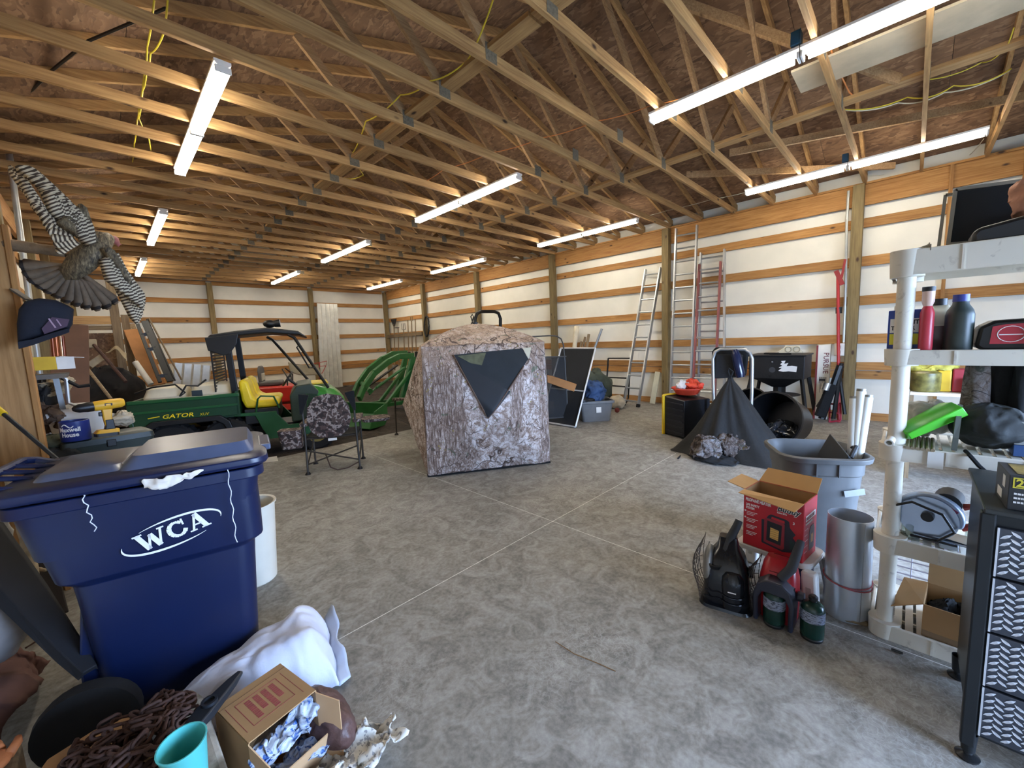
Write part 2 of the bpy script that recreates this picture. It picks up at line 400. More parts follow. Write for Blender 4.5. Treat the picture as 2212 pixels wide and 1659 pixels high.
# ================================================================ LIGHT FIXTURES
def emis(name, col, st):
    t = NT(name); t.b.inputs['Base Color'].default_value = (0.9, .9, .9, 1); t.b.inputs['Emission Color'].default_value = lin(col); t.b.inputs['Emission Strength'].default_value = st; return t.m
TUBE = emis('lit_tube', (1.0, .92, .78), LAMP)
fix_m = M('#e4e4e2', .4, var=.03, name='white_enamel')
FY = [(-.5, 1.94), (3.73, 6.17), (8.0, 10.44), (12.2, 14.64)]
names = {(.85, 1): 'front fluorescent strip of the left row, by the mounted turkey', (.85, 2): 'middle fluorescent strip of the left row', (.85, 3): 'far fluorescent strip of the left row by the back wall',
 (4.04, 0): 'nearest and largest fluorescent strip, hung under the trusses at upper right', (4.04, 1): 'fluorescent strip of the centre row above the camouflage blind', (4.04, 2): 'fluorescent strip of the centre row beyond the blind', (4.04, 3): 'farthest fluorescent strip of the centre row near the back wall',
 (7.23, 0): 'fluorescent strip nearest the top of the right wall, above the shelves', (7.23, 1): 'fluorescent strip of the right row above the single leaning ladder', (7.23, 2): 'fluorescent strip of the right row, third from the camera', (7.23, 3): 'farthest fluorescent strip of the right row by the back corner'}
proto = None
for (x, k), lb in names.items():
    y0, y1 = FY[k]; 
    if proto is None:
        t = thing('strip_light', lb, 'light', (x, (y0+y1)/2, 3.685), group='eight foot strip lights under the trusses')
        for s_ in (-1, 1):
            hs = MB().loft([[(-.055, s_*.002 if 0 else yy, 0), (-.055, yy, -.02), (-.03, yy, -.042), (.03, yy, -.042), (.055, yy, -.02), (.055, yy, 0)] for yy in (s_*.003, s_*1.22)])
            obj('housing', hs, fix_m, t, bevel=.002)
            for q in (-1, 1):
                obj('tube', MB().cyl((q*.03, s_*.045, -.065), (q*.03, s_*1.19, -.065), .019, n=10), TUBE, t, smooth=True)
            for yy in (.012, 1.21): obj('lamp_holder', MB().box((0, s_*yy, -.062), (.105, .016, .045)), fix_m, t, bevel=.004)
        proto = t
    else:
        t = copies(proto); t.location = (x, (y0+y1)/2, 3.685); t['label'] = lb
# wires
yel = M('#d8c23a', .5, name='yellow_cable'); orng = M('#d9874a', .5, name='orange_cable'); blk = black_pl; whc = M('#d8d2b8', .5, name='cream_cable')
def hang(p0, p1, sag, n=8):
    p0, p1 = Vector(p0), Vector(p1); return [p0.lerp(p1, i/n)+Vector((0, 0, -sag*4*(i/n)*(1-i/n))) for i in range(n+1)]
def cable(pts, r_, m, lb, sag=.06):
    o = []
    for a, b in zip(pts[:-1], pts[1:]): o += hang(a, b, sag)[:-1]
    o.append(Vector(pts[-1])); return one('cable', MB().tube(o, r_, 6), m, lb, 'cable')
A = lambda x, y, z=3.82: tuple(at(x, y, 'z', z))
cable([A(1065, 0), A(1010, 130), A(928, 175), A(865, 205), A(790, 262), A(762, 330), A(785, 378), A(742, 384)], .006, yel, 'yellow cable drooping diagonally across the truss bottom chords at top centre', .03)
cable([A(1690, 145), A(1550, 185), A(1405, 228), A(1285, 262), A(1170, 298), A(1060, 330), A(960, 365), A(900, 400)], .005, orng, 'orange cable strung through the trusses left of the nearest strip light', .02)
cable([A(333, 0), A(318, 100), A(312, 160), A(300, 230), A(296, 260), A(290, 310), A(286, 350)], .006, yel, 'longer yellow cable hanging in loops over the left strip light row', .02)
cable([A(362, 0), A(352, 75), A(325, 115), A(316, 160), A(308, 195), A(300, 255), A(322, 300), A(326, 325)], .006, yel, 'second yellow cable twisting beside the left one', .02)
cable([A(358, 18, 4.05), A(192, 88, 4.05), A(115, 150, 4.05), A(58, 205, 4.05)], .012, blk, 'black pipe-like cable crossing the trusses at upper left', .0)
cable([A(2185, 148), A(2060, 185), A(1960, 210), A(1812, 235)], .006, yel, 'upper yellow cable bundle strand below the right roof boards', .05)
cable([A(2182, 152), A(2040, 200), A(1940, 222), A(1815, 236)], .006, whc, 'cream cable running just below the yellow strand at upper right', .04)
cable([A(2190, 60), A(2170, 105), A(2120, 135), A(2000, 172)], .005, yel, 'yellow cable curving down from the top right corner', .03)
cable([A(1796, 110), A(1815, 160), A(1835, 200), A(1858, 220)], .006, orng, 'orange cable hanging below the joint of the nearest strip light', .0)
cable([A(2125, 300), A(2080, 345), A(2010, 350), A(1960, 365), A(1870, 380)], .005, whc, 'cream cable sagging beneath the strip light over the shelves', .03)
cable([A(1612, 415), A(1540, 430), A(1440, 455), A(1380, 470)], .004, whc, 'thin cream cable linking two strip lights of the right row', .01)

bbx = M('#22506b', .5, name='blue_box')
for x_, y_, lb in ((4.04, .72, 'small blue electrical box above the joint of the nearest strip light'), (7.23, .72, 'small blue electrical box above the strip light over the shelves')):
    t = thing('junction_box', lb, 'electrical box', (x_-.02, y_+.03, 3.70)); obj('box_body', MB().bx(-.04, .04, -.03, .03, 0, .10), bbx, t, bevel=.004); obj('box_cover', MB().bx(-.045, .045, -.035, -.03, .0, .10), bbx, t, bevel=.002)
# ================================================================ NEAR LEFT: wheeled bin and what lies around it
def nz(p, s=1.0, seed=0): return noise.noise(Vector((p[0]*s+seed*7.3, p[1]*s+seed*3.1, (p[2] if len(p) > 2 else 0)*s+seed)))
def crumple(mb, amp, sc, seed=0):
    def f(v, k): return nz(v, sc, seed+k)+.55*nz(v, sc*2.1, seed+k+.3)+.45*(1-2*abs(nz(v, sc*3.7, seed+k+.6)))*.6
    mb.v = [(v[0]+amp*f(v, 0), v[1]+amp*f(v, 5), v[2]+amp*f(v, 9)) for v in mb.v]; return mb
bluep = M('#0d1a3d', .36, var=.06, name='navy_blue_plastic'); bluel = M('#4f5870', .30, var=.25, sc=3, name='sheen_blue_plastic')  # raised lid parts: reflected lamp light painted in as a greyer blue
bn = thing('wheeled_trash_bin', 'large navy blue wheeled trash bin with a white printed logo, at left front', 'trash bin', (.12, 2.42, 0), -12)
def rr(w_, d_, z, cx=0, r_=.07): return rrect(w_, d_, r_, 4, z, cx)
body = MB().loft([rr(.52, .40, .06, .03), rr(.54, .42, .1, .03), rr(.60, .47, .60, .03), rr(.61, .475, .66, .03), rr(.68, .53, .69, .03), rr(.73, .57, .98, 0), rr(.80, .62, .985, 0), rr(.80, .62, 1.03, 0), rr(.77, .59, 1.03, 0), rr(.70, .54, .8, 0)], cap=False)
body.f.append(tuple(range(19, -1, -1)))
obj('body', body, bluep, bn, smooth=True, bevel=.004)
lid = MB().loft([rr(.83, .65, 1.04), rr(.845, .665, 1.052), rr(.84, .66, 1.075), rr(.80, .61, 1.088)], cap=True)
ld = obj('lid', lid, bluep, bn, smooth=True, bevel=.003)
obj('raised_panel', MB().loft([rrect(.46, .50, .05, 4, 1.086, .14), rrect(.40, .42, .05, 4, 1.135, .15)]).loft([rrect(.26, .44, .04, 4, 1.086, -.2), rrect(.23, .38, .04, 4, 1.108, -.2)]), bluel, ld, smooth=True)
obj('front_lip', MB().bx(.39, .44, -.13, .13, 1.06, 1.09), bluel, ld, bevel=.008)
hd = MB().tube([(-.36, -.22, 1.07), (-.44, -.23, 1.10), (-.47, -.2, 1.11), (-.47, .2, 1.11), (-.44, .23, 1.10), (-.36, .22, 1.07)], .016, 8)
for yy in (-.1, 0, .1): hd.cyl((-.35, yy, 1.085), (-.47, yy, 1.11), .010)
obj('handle', hd, bluep, bn, smooth=True)
for s_ in (-1, 1):
    wh = MB()
    wh.lathe([(0, -.03), (.05, -.035), (.055, -.022), (.10, -.02), (.11, -.035), (.15, -.03), (.155, 0), (.15, .03), (.11, .03), (0, .028)], 28, T(-.25, s_*.315, .156) @ RX(90))
    obj('wheel', wh, rubber, bn, smooth=True)
obj('axle', MB().cyl((-.25, -.31, .156), (-.25, .31, .156), .012), black_mt, bn)
obj('wheel_housing', MB().prism([(-.30, .1), (-.12, .06), (-.12, .3), (-.24, .62), (-.26, .62), (-.30, .3)], -.17, .17, Matrix(((1, 0, 0, 0), (0, 0, 1, 0), (0, 1, 0, 0), (0, 0, 0, 1)))), bluep, bn, bevel=.01)
# logo on the near face: letters W C A with a swoosh
fm = plane_m((-.045, -.2762, .755), (1, 0, .24), (0, -.054, 1)) @ T(0, 0, .0)
def strokes(lst, m):
    mb = MB()
    for x0, y0, x1, y1, w_ in lst:
        d = Vector((x1-x0, y1-y0)); n_ = Vector((-d.y, d.x)).normalized()*w_/2
        mb.prism([(x0-n_.x, y0-n_.y), (x1-n_.x, y1-n_.y), (x1+n_.x, y1+n_.y), (x0+n_.x, y0+n_.y)], 0, .002, m)
    return mb
W_ = [(.010, .07, .030, 0, .017), (.030, 0, .048, .06, .008), (.048, .06, .066, 0, .017), (.066, 0, .085, .07, .008), (-.004, .07, .026, .07, .006), (.074, .07, .097, .07, .006)]
A_ = [(.178, 0, .20, .07, .008), (.20, .07, .224, 0, .018), (.186, .022, .214, .022, .006), (.166, 0, .19, 0, .006), (.207, 0, .240, 0, .006)]
C_ = []
for k in range(11):
    a, b = R(45+27*k), R(45+27*(k+1)); w_ = .016*(.55+.45*abs(math.cos((a+b)/2)))
    C_.append((.132+.027*math.cos(a), .035+.031*math.sin(a), .132+.027*math.cos(b), .035+.031*math.sin(b), w_))
C_.append((.155, .045, .155, .072, .006))
logo = strokes(W_+C_+A_, fm)
for a0, a1 in ((-15, 125), (165, 305)):
    N = 26; pr_ = []
    for i in range(N+1):
        a = R(a0+(a1-a0)*i/N); k = math.sin(PI*i/N); w_ = .0015+.010*(k if a0 > 0 else k)
        pr_.append(((.118+.168*math.cos(a), .030+.062*math.sin(a)), (.118+(.168-w_)*math.cos(a), .030+(.062-w_*.8)*math.sin(a))))
    for (p, q), (r_, s2) in zip(pr_[:-1], pr_[1:]): logo.prism([q, p, r_, s2], 0, .002, fm)
obj('printed_logo', logo, white_pt, bn)
bm_ = bn.matrix_basis
bn_m = T(.12, 2.42, 0) @ RZ(-12)
def lw(p): return bn_m @ Vector(p)
strg = M('#d9d9dd', .8, name='white_string')
def wig(pts, a=.006, seed=1): return [Vector(p)+Vector((a*nz(p, 40, seed), 0, a*nz(p, 40, seed+3))) for p in pts]
one('string', MB().tube([lw((-.17+.006*math.sin(k*1.9)+.002*k, -.322-.001*k, 1.05-.0125*k)) for k in range(13)], .002, 5), strg, 'short white string hanging from the left part of the bin lid', 'string')
one('string', MB().tube([lw((.27+.0035*math.sin(k*1.3), -.333+.0015*min(k, 8), 1.045-.0165*k)) for k in range(21)], .002, 5), strg, 'long white string hanging down the right front of the blue bin', 'string')
rag = crumple(MB().grid(lambda u, v: (-.0+.19*u, -.345-.02*math.sin(u*PI)-.006*math.sin(9*u)*v, 1.062+.004*u-.05*v*math.sin(PI*(.15+.8*u))**.6*(1-.5*u)), 22, 8), .010, 30)
for i, v in enumerate(rag.v): rag.v[i] = tuple(lw(v))
one('paper_sack_corner', rag, M('#d9cfc2', .8, name='sack_paper'), 'torn off-white sack corner sticking out from under the bin lid', 'paper', solid=.003, smooth='all')
# white waste basket behind the bin
wb_ = thing('waste_basket', 'ivory plastic waste basket standing behind the blue bin', 'waste basket', (.56, 3.08, 0))
ivo = M('#d9d4c5', .5, var=.05, name='ivory_plastic')
obj('basket_body', MB().lathe([(0, .004), (.115, .0), (.125, .01), (.155, .52), (.165, .525), (.165, .535), (.15, .53), (.12, .012), (0, .01)], 28), ivo, wb_, smooth=True)
# feed bag like pillow
sack = M('#cfd3e2', .75, var=.05, bump=.4, sc=4, name='woven_sack'); 
def bagf(u, v):
    C0, C1, C2, C3 = Vector((-.06, 2.06, 0)), Vector((.71, 2.28, 0)), Vector((.585, 1.76, 0)), Vector((.14, 1.93, 0))
    p = (C0*(1-u)+C1*u)*(1-v)+(C3*(1-u)+C2*u)*v
    e = min(1, 4.2*min(u, 1-u)) ; g_ = min(1, 3.4*min(v, 1-v)); hgt = .23*(e*(2-e))**.7*(g_*(2-g_))**.6
    hgt *= .75+.35*u
    wr_ = .010*math.sin(14*u+6*v+5*nz((u, v, 0), 3))*hgt*6+.03*nz((u*6, v*6, 0), 1.3, 3)+.015*nz((u*16, v*9, 0), 1.0, 6)
    return (p.x+.02*nz((u*5, v*5, 1)), p.y+.02*nz((u*5, v*5, 2)), max(.012, .02+hgt+wr_*.35))
bg_ = thing('feed_sack', 'plump pale white woven sack lying on the floor against the blue bin', 'sack', (0, 0, 0))
obj('sack_body', MB().grid(bagf, 46, 40), sack, bg_, smooth='all', solid=.004)
def hemf(u, v):
    a = Vector(bagf(1, u)); d = Vector((.055+.01*math.sin(9*u), .02, .012*math.sin(12*u)+.05*(1-u)))
    return tuple(a+d*v)
obj('folded_hem', MB().grid(hemf, 24, 4), M('#b9c6dc', .75, name='sack_hem'), bg_, smooth='all', solid=.004)
# stone slab with chain
stone = (lambda t: (t.fin(t.mix(t.ramp(t.noise(t.coord(), 5, 6), [(.52, (0, 0, 0)), (.62, (.8, .8, .8))]), t.ramp(t.noise(t.coord(), 9, 6), [(.3, '#8d8676'), (.6, '#b9b3a6')]), '#4f4432'), .9), t.bump(t.noise(t.coord(), 20, 6), .5, .01), t.m)[2])(NT('weathered_stone'))
slab = [(-.27, 1.20), (-.23, 1.80), (-.18, 1.86), (.05, 1.885), (.10, 1.87), (.122, 1.80), (.135, 1.15)]
one('stone_bench', MB().prism(slab, .0, .29), stone, 'weathered stone slab under the rusty chain, beside the blue bin', 'stone', bevel=.018)
tanw = M('#b58a5c', .8, var=.2, name='worn_tan_board')
one('wooden_board', MB().prism([(-.30, 1.15), (-.29, 1.78), (-.26, 1.85), (-.16, 1.88), (-.06, 1.86), (.03, 1.2)], .291, .307), tanw, 'round-cornered tan board under the chain pile', 'board', bevel=.004)
ch = thing('chain', 'heap of rusty brown chain piled on the stone slab at bottom left', 'chain', (0, 0, .307))
def link_mb():
    pts = []
    for k in range(14):
        a = 2*PI*k/14; pts.append((.011*math.cos(a), .011*math.sin(a)+(.014 if math.sin(a) > 0 else -.014), 0))
    return MB().tube(pts, .0052, 6, True)
rc = random.Random(3); l0 = None; nl = 0
for s_ in range(13):
    if s_ < 9: px, py_ = -.16+.2*rc.random(), 1.52+.2*rc.random()
    else: px, py_ = -.22+.04*(s_-9), 1.40+.05*(s_-9)
    a = rc.uniform(0, 6.28) if s_ < 9 else R(45); z = .008+.01*(s_ % 9)
    for k in range(20 if s_ < 9 else 10):
        a += rc.uniform(-.5, .5)+(.16 if s_ % 2 else -.16) if s_ < 9 else rc.uniform(-.12, .12)
        px += .030*math.cos(a); py_ += .030*math.sin(a)
        if not -.2 < px < .07: a = PI-a; px = max(-.2, min(.07, px)) if s_ < 9 else px
        lo_ = 1.42 if s_ < 9 else 1.2
        if not lo_ < py_ < 1.83: a = -a; py_ = max(lo_, min(1.83, py_))
        mnd = max(0, 1-(((px+.06)/.19)**2+((py_-1.6)/.26)**2)); zz = .008+rc.random()*.095*mnd**.5
        if (px-.045)**2+(py_-1.44)**2 < .085**2: continue
        m_ = T(px, py_, zz) @ RZ(math.degrees(a)-90) @ RY(90*(k % 2)*.9+rc.uniform(-25, 25)) @ RX(rc.uniform(-14, 14))
        if l0 is None: o = obj('link', link_mb(), rust, ch, smooth='all'); l0 = o
        else: o = l0.copy(); COL.objects.link(o)
        o.matrix_basis = m_
cu_ = thing('plastic_cup', 'turquoise plastic cup standing on the stone slab by the chain', 'cup', (.045, 1.44, .307), rot=(R(4), R(-4), 0))
teal = M('#57bdb9', .45, var=.03, name='turquoise_plastic')
obj('cup_body', MB().lathe([(0, 0), (.040, 0), (.042, .004), (.057, .125), (.0595, .128), (.0595, .131), (.0555, .131), (.040, .006), (0, .006)], 28), teal, cu_, smooth=True)
hm = thing('hand_hoe_head', 'dark grey iron tool head lying across the slab edge', 'tool', tuple(at(455, 1535, 'z', .33)), 0, rot=(0, 0, R(38)))
iron = M('#34373c', .45, .6, name='dark_iron')
obj('blade', MB().loft([[(-.14, -.03, 0), (-.14, .03, 0), (-.14, .025, .012), (-.14, -.025, .012)], [(-.02, -.034, 0), (-.02, .034, 0), (-.02, .03, .03), (-.02, -.03, .03)], [(.09, -.022, .01), (.09, .022, .01), (.09, .018, .032), (.09, -.018, .032)], [(.135, -.012, .02), (.135, .012, .02), (.135, .01, .03), (.135, -.01, .03)]]), iron, hm, bevel=.005, smooth=True)
obj('eye', MB().lathe([(.016, .0), (.024, 0), (.024, .018), (.016, .018), (.016, 0)], 18, T(0, 0, .022)), iron, hm, smooth=True)
# cardboard box lying on its side, open side toward the camera
def bxf(): 
    t = thing('cardboard_box', 'cardboard box on its side with red print, full of plastic bags', 'box', (.275, 1.585, 0), 12); return t
cb = bxf(); W2, D2, H2, th = .113, .122, .30, .004
obj('top_wall', MB().bx(-W2, W2, -D2, D2, H2-th, H2), card, cb); obj('bottom_wall', MB().bx(-W2, W2, -D2, D2, .002, th), card, cb)
for s_ in (-1, 1): obj('side_wall', MB().bx(s_*W2-th/2, s_*W2+th/2, -D2, D2, th, H2-th), card, cb)
obj('back_wall', MB().bx(-W2, W2, D2-th, D2, th, H2-th), card, cb)
cardl = M('#c39c72', .85, var=.06, sc=3, name='light_cardboard')
obj('flap', MB().add([(-W2, -D2, th), (W2, -D2, th), (W2-.01, -D2-.07, .17), (-W2+.03, -D2-.07, .17)], [(0, 1, 2, 3)]), cardl, cb, solid=.004)
obj('flap', MB().add([(W2, -D2, .02), (W2, -D2, H2-.01), (W2+.035, -D2-.085, H2-.03), (W2+.035, -D2-.085, .05)], [(0, 1, 2, 3)]), cardl, cb, solid=.004)
obj('flap', MB().add([(-W2, -D2, .02), (-W2, -D2, H2-.01), (-W2+.02, -D2-.08, H2-.06), (-W2+.02, -D2-.08, .05)], [(0, 1, 2, 3)]), cardl, cb, solid=.004)
redb = M('#9c4a48', .7, name='faded_red_print')
tm = plane_m((0, 0, H2+.0006), (0, -1, 0), (1, 0, 0))
rb = random.Random(5)
for i in range(4):
    pm = MB()
    y = .05
    while y > -.055+.02*(i % 2):
        w_ = rb.uniform(.004, .009); pm.bx(-.052+.027*i, -.052+.027*i+.018, y-w_, y, H2, H2+.0006); y -= w_+.0025
    obj('print_line', pm, redb, cb)
ln = MB()
for a_, b_, c_, d_ in ((-.075, -.073, -.075, .065), (.062, .064, -.075, .065), (-.075, .064, .063, .065), (-.075, .064, -.075, -.073), (.085, .0865, -.09, .07), (-.098, -.0965, -.08, .08)): ln.bx(a_, b_, c_, d_, H2, H2+.0006)
obj('print_frame', ln, redb, cb)
obj('seam', MB().bx(-W2, W2, .088, .0895, H2, H2+.0007), M('#6b5138', .9, name='card_edge'), cb)
plas = (lambda t: (t.fin(t.mix(t.ramp(t.noise(t.coord(), 34, 3, 1), [(.56, (0, 0, 0)), (.6, (1, 1, 1))]), t.ramp(t.noise(t.coord(), 8, 4, 2), [(.4, '#c3ccd8'), (.6, '#8f97a6')]), '#3c5f9c'), .35), t.m)[1])(NT('printed_plastic'))
grp = 'plastic shopping bags stuffed in the box on its side'
for i, (x, y, z, s_) in enumerate(((-.02, -.10, .19, .085), (.05, -.11, .22, .065), (-.05, -.12, .10, .07), (.04, -.13, .10, .075), (.0, -.19, .06, .06))):
    b = MB().ball((0, 0, 0), (s_, s_*.55, s_*.6), 28, 18); crumple(b, s_*.6, 9/s_*.09, i)
    m_ = T(.275, 1.585, 0) @ RZ(12) @ T(x, y, z); b.v = [tuple(m_ @ Vector(v)) for v in b.v]
    one('plastic_bag', b, plas, ('large printed bag at the top left of the bags in the cardboard box', 'printed bag pushed into the upper right of the cardboard box', 'printed bag at the lower left inside the cardboard box', 'printed bag at the lower right inside the cardboard box', 'printed bag spilling out of the mouth of the cardboard box')[i], 'bag', grp, smooth='all')
b = MB().ball((0, 0, 0), (.075, .17, .10), 28, 16); crumple(b, .02, 8); b.v = [tuple(T(.455, 1.56, .095) @ RZ(8) @ Vector(v)) for v in b.v]
one('leather_pouch', b, M('#5a403a', .5, var=.3, sc=10, bump=.3, name='worn_brown_leather'), 'rounded worn brown leather pouch just right of the cardboard box', 'pouch', smooth='all')
npm = (lambda t: (t.fin(t.mix(t.ramp(t.noise(t.coord(), 60, 2), [(.55, (0, 0, 0)), (.6, (.7, .7, .7))]), '#d8d5cc', '#6a6a72'), .85), t.m)[1])(NT('newspaper'))
for i, (px, py_) in enumerate(((800, 1632), (745, 1650))):
    c = at(px, py_, 'z', .05); g2 = MB().grid(lambda u, v: (c.x-.10+.2*u+.03*v, c.y-.07+.16*v, .02+.05*u*(1-v)+.035*math.sin(4*u+i)*math.sin(5*v+1)+.03), 24, 20); crumple(g2, .035, 16, i+2)
    g2.v = [(x, y, max(.004, z)) for x, y, z in g2.v]
    one('crumpled_newspaper', g2, npm, ('crumpled sheet of newspaper on the floor at bottom, outermost', 'crumpled newspaper tucked against the leather pouch')[i], 'newspaper', smooth='all', solid=.001)
# glove at lower left corner
gl = thing('work_glove', 'tan leather work glove at the very bottom left corner', 'glove', tuple(at(-28, 1655, 'z', .32)), 20)
lth = M('#b06a3c', .7, var=.2, bump=.3, name='tan_leather')
gm = MB().ball((0, 0, 0), (.05, .055, .02), 16, 10); obj('palm', gm, lth, gl, smooth='all')
for k in range(4): obj('finger', MB().tube([(-.034+.023*k, .04, 0), (-.036+.024*k, .075, .006), (-.037+.025*k, .105-.008*abs(k-1.5), -.002)], [.013, .012, .009], 8), lth, gl, smooth='all')
obj('thumb', MB().tube([(.04, -.01, 0), (.065, .02, .004), (.075, .05, 0)], [.015, .013, .009], 8), lth, gl, smooth='all')
st_ = MB().loft([rrect(.3, .3, .03, 3, 0), rrect(.28, .28, .03, 3, .305)]); c = at(8, 1645, 'z', .30)
one('wooden_crate', MB().bx(c.x-.17, c.x+.03, c.y-.14, c.y+.07, 0, .30), greyw[0], 'low wooden block under the glove in the bottom left corner', 'crate', bevel=.01)
# dark tapering trough leaning beside the bin
p0 = at(193, 1452, 'z', .30); p1 = at(-70, 1130, 'z', .80)
tr = MB(); d = (p1-p0)
r2 = [];
for t_, w_ in ((0, .03), (.12, .045), (.5, .075), (1, .10)):
    c = p0+d*t_; n1 = d.normalized().cross(Vector((0, 0, 1))).normalized(); n2 = n1.cross(d.normalized())
    r2.append([tuple(c+n1*a*w_+n2*b*.02) for a, b in ((-1, -1), (-.7, 1), (.7, 1), (1, -1), (.6, -.2), (-.6, -.2))])
one('plastic_chute', tr.loft(r2), M('#14161c', .75, name='matt_black_plastic'), 'black tapering plastic chute leaning in front of the bin, at the left edge', 'chute', bevel=.004)
p0 = at(128, 1330, 'z', .10); p1 = at(82, 1150, 'z', .5)
one('leather_sheath', MB().board(p0, p1, .075, .02, (1, 0, 0)), M('#241c18', .8, name='dark_leather'), 'dark leather strap hanging between the bin and the chute', 'sheath', bevel=.006)
def stick(a, b, r0, r1, m, lb, nm='stick', n=14, seed=1, cat='stick'):
    a, b = Vector(a), Vector(b); pts = [a.lerp(b, i/n)+Vector((.012*nz((i*.5, seed, 0)), .012*nz((i*.5, seed, 5)), 0)) for i in range(n+1)]
    return one(nm, MB().tube(pts, [r0+(r1-r0)*i/n+.15*r0*nz((i*1.3, seed, 2)) for i in range(n+1)], 9), m, lb, cat, smooth='all')
bark = M('#b3a489', .85, var=.25, sc=18, bump=.5, name='peeled_branch')
stick(at(85, 1285, 'z', .35), at(12, 1008, 'z', .98), .018, .02, bark, 'pale knotty branch leaning behind the black chute', seed=2)
stick(at(36, 1210, 'z', .45), at(8, 1110, 'z', .75), .012, .012, M('#c9c6bd', .7, name='white_stick'), 'thin white stick left of the knotty branch', seed=5)
stick(at(98, 1232, 'z', .45), at(18, 1212, 'z', .47), .009, .008, bark, 'small crosswise twig tied to the knotty branch', seed=6, nm='twig')
stick(at(118, 1360, 'z', 0.02), at(55, 1400, 'z', .02), .006, .004, rust, 'thin rusty rod lying on the floor left of the bin', seed=8, nm='rod', cat='rod')
c = at(20, 1420, 'z', .25); clr = MB().grid(lambda u, v: (c.x-.25+.33*u-.08*v, c.y+.25-.62*v, .42-.40*u*(1-.3*v)+.03*math.sin(8*v+3*u)), 26, 30); crumple(clr, .05, 5, 4)
clr.v = [(x, y, max(.006, z)) for x, y, z in clr.v]
one('tarp', clr, M('#6b4a42', .85, var=.3, sc=5, name='faded_red_cloth'), 'faded reddish-brown cloth draped at the left edge of the floor', 'cloth', smooth='all', solid=.004)
c = at(5, 1320, 'z', .45); b = MB().ball((0, 0, 0), (.13, .16, .18), 20, 14); crumple(b, .03, 6, 3); b.v = [tuple(T(c.x-.06, c.y, .40) @ Vector(v)) for v in b.v]
one('grey_bundle', b, M('#8b8684', .8, var=.1, name='grey_cloth'), 'rounded grey bundle at the left edge under the chute', 'bundle', smooth='all')
# broom handle
p0, p1 = at(135, 1002, 'y', 3.3), at(-30, 862, 'y', 3.75)
bh = thing('push_pole', 'slim dark pole with a yellow grip leaning on the left wall behind the bin', 'pole', tuple(p0)); v_ = p1-p0
obj('shaft', MB().cyl(-v_.normalized()*.35, v_*.78, .010, n=10), iron, bh, smooth=True)
obj('grip', MB().cyl(v_*.76, v_*1.25, .016, n=10), yellow_pl, bh, smooth=True)
# ================================================================ LEFT WALL SIDE
obj('wall_cladding', MB().bx(-.70, -.352, 3.95, 3.99, 0, 2.36), wood('ply_tan', '#8f6538', '#a57a48', '#b98d58', 2, knots=False), wl, bevel=.003)
obj('corner_stud', MB().bx(-.352, -.325, 3.93, 4.02, 0, 2.36), girtw[2], wl, bevel=.003)
cnd = M('#a9aaa6', .4, .5, name='grey_conduit')
a_, b_ = at(10, 262, 'y', 7.5), at(64, 650, 'y', 7.5)
one('conduit', MB().tube([a_+(a_-b_)*.08, a_, b_, b_+(b_-a_)*.8], .028, 10), cnd, 'pale grey vertical conduit on the left wall behind the turkey mount', 'conduit', smooth=True)
# turkey mount
fb = (lambda t: t)(NT('barred_feather'))
co = fb.coord((1, .15, 1), kind='UV', rnd=True); wv = fb.n('TexWave', wave_type='BANDS', bands_direction='X'); wv.inputs['Scale'].default_value = 16; wv.inputs['Distortion'].default_value = 1.5; wv.inputs['Detail'].default_value = 1; fb.l(co, wv.inputs['Vector'])
barred = fb.fin(fb.ramp(wv.outputs['Fac'], [(.42, '#4a3c30'), (.58, '#d8cbb0')]), .8)
tb = (lambda t: (t.fin(t.ramp(t.noise(t.coord((3, 1, 1)), 30, 4, 1), [(.35, '#3a3229'), (.55, '#74674f'), (.72, '#a39478')]), .7), t.m)[1])(NT('body_feather'))
tailm = M('#6b5a48', .8, var=.3, sc=14, name='tail_feather'); taild = M('#241c17', .8, name='dark_feather_band'); headm = M('#a2605a', .6, var=.25, sc=30, name='turkey_head_skin')
tk = thing('turkey_mount', 'mounted wild turkey with spread barred wings hanging on the left wall', 'taxidermy', tuple(at(190, 560, 'y', 3.85)))
tk0 = Vector(tk.location)
def L(x, y, Y=3.85): return at(x, y, 'y', Y)-tk0
def arrow(a, b, w0, w1, w2, mat, nm, par, lift=0, bend=None):
    'a feather blade from a to b'
    a, b = Vector(a), Vector(b); d = b-a; s_ = d.normalized().cross(Fw).normalized(); n_ = s_.cross(d.normalized())
    N = 8; ring = []
    for i in range(N+1):
        t_ = i/N; w_ = (w0*(1-t_)+w1*t_)*(1 if t_ < .85 else 1-((t_-.85)/.15)**2*.7); c = a+d*t_+(Vector(bend)*math.sin(PI*t_) if bend else Vector())
        ring.append([tuple(c-s_*w_), tuple(c+n_*.004), tuple(c+s_*w_), tuple(c-n_*.003)])
    m_ = MB().loft(ring)
    o = obj(nm, m_, mat, par, smooth='all'); uv = o.data.uv_layers.new(name='UVMap'); n_v = d.normalized()
    for lp_ in o.data.loops:
        q = o.data.vertices[lp_.vertex_index].co-a; uv.data[lp_.index].uv = (q.dot(n_v), q.dot(s_))
    return o
bd = MB().loft([[tuple(c+s_) for s_ in [Rt*(r_*math.cos(2*PI*k/12))*1.0+Up*(r_*math.sin(2*PI*k/12)*.8)-Fw*(r_*.5*math.sin(2*PI*k/12+1.2)) for k in range(12)]] for c, r_ in ((L(135, 592, 3.9), .05), (L(160, 575), .11), (L(188, 552), .135), (L(213, 532), .115), (L(232, 522), .07), (L(243, 518), .03))])
obj('body', bd, tb, tk, smooth='all')
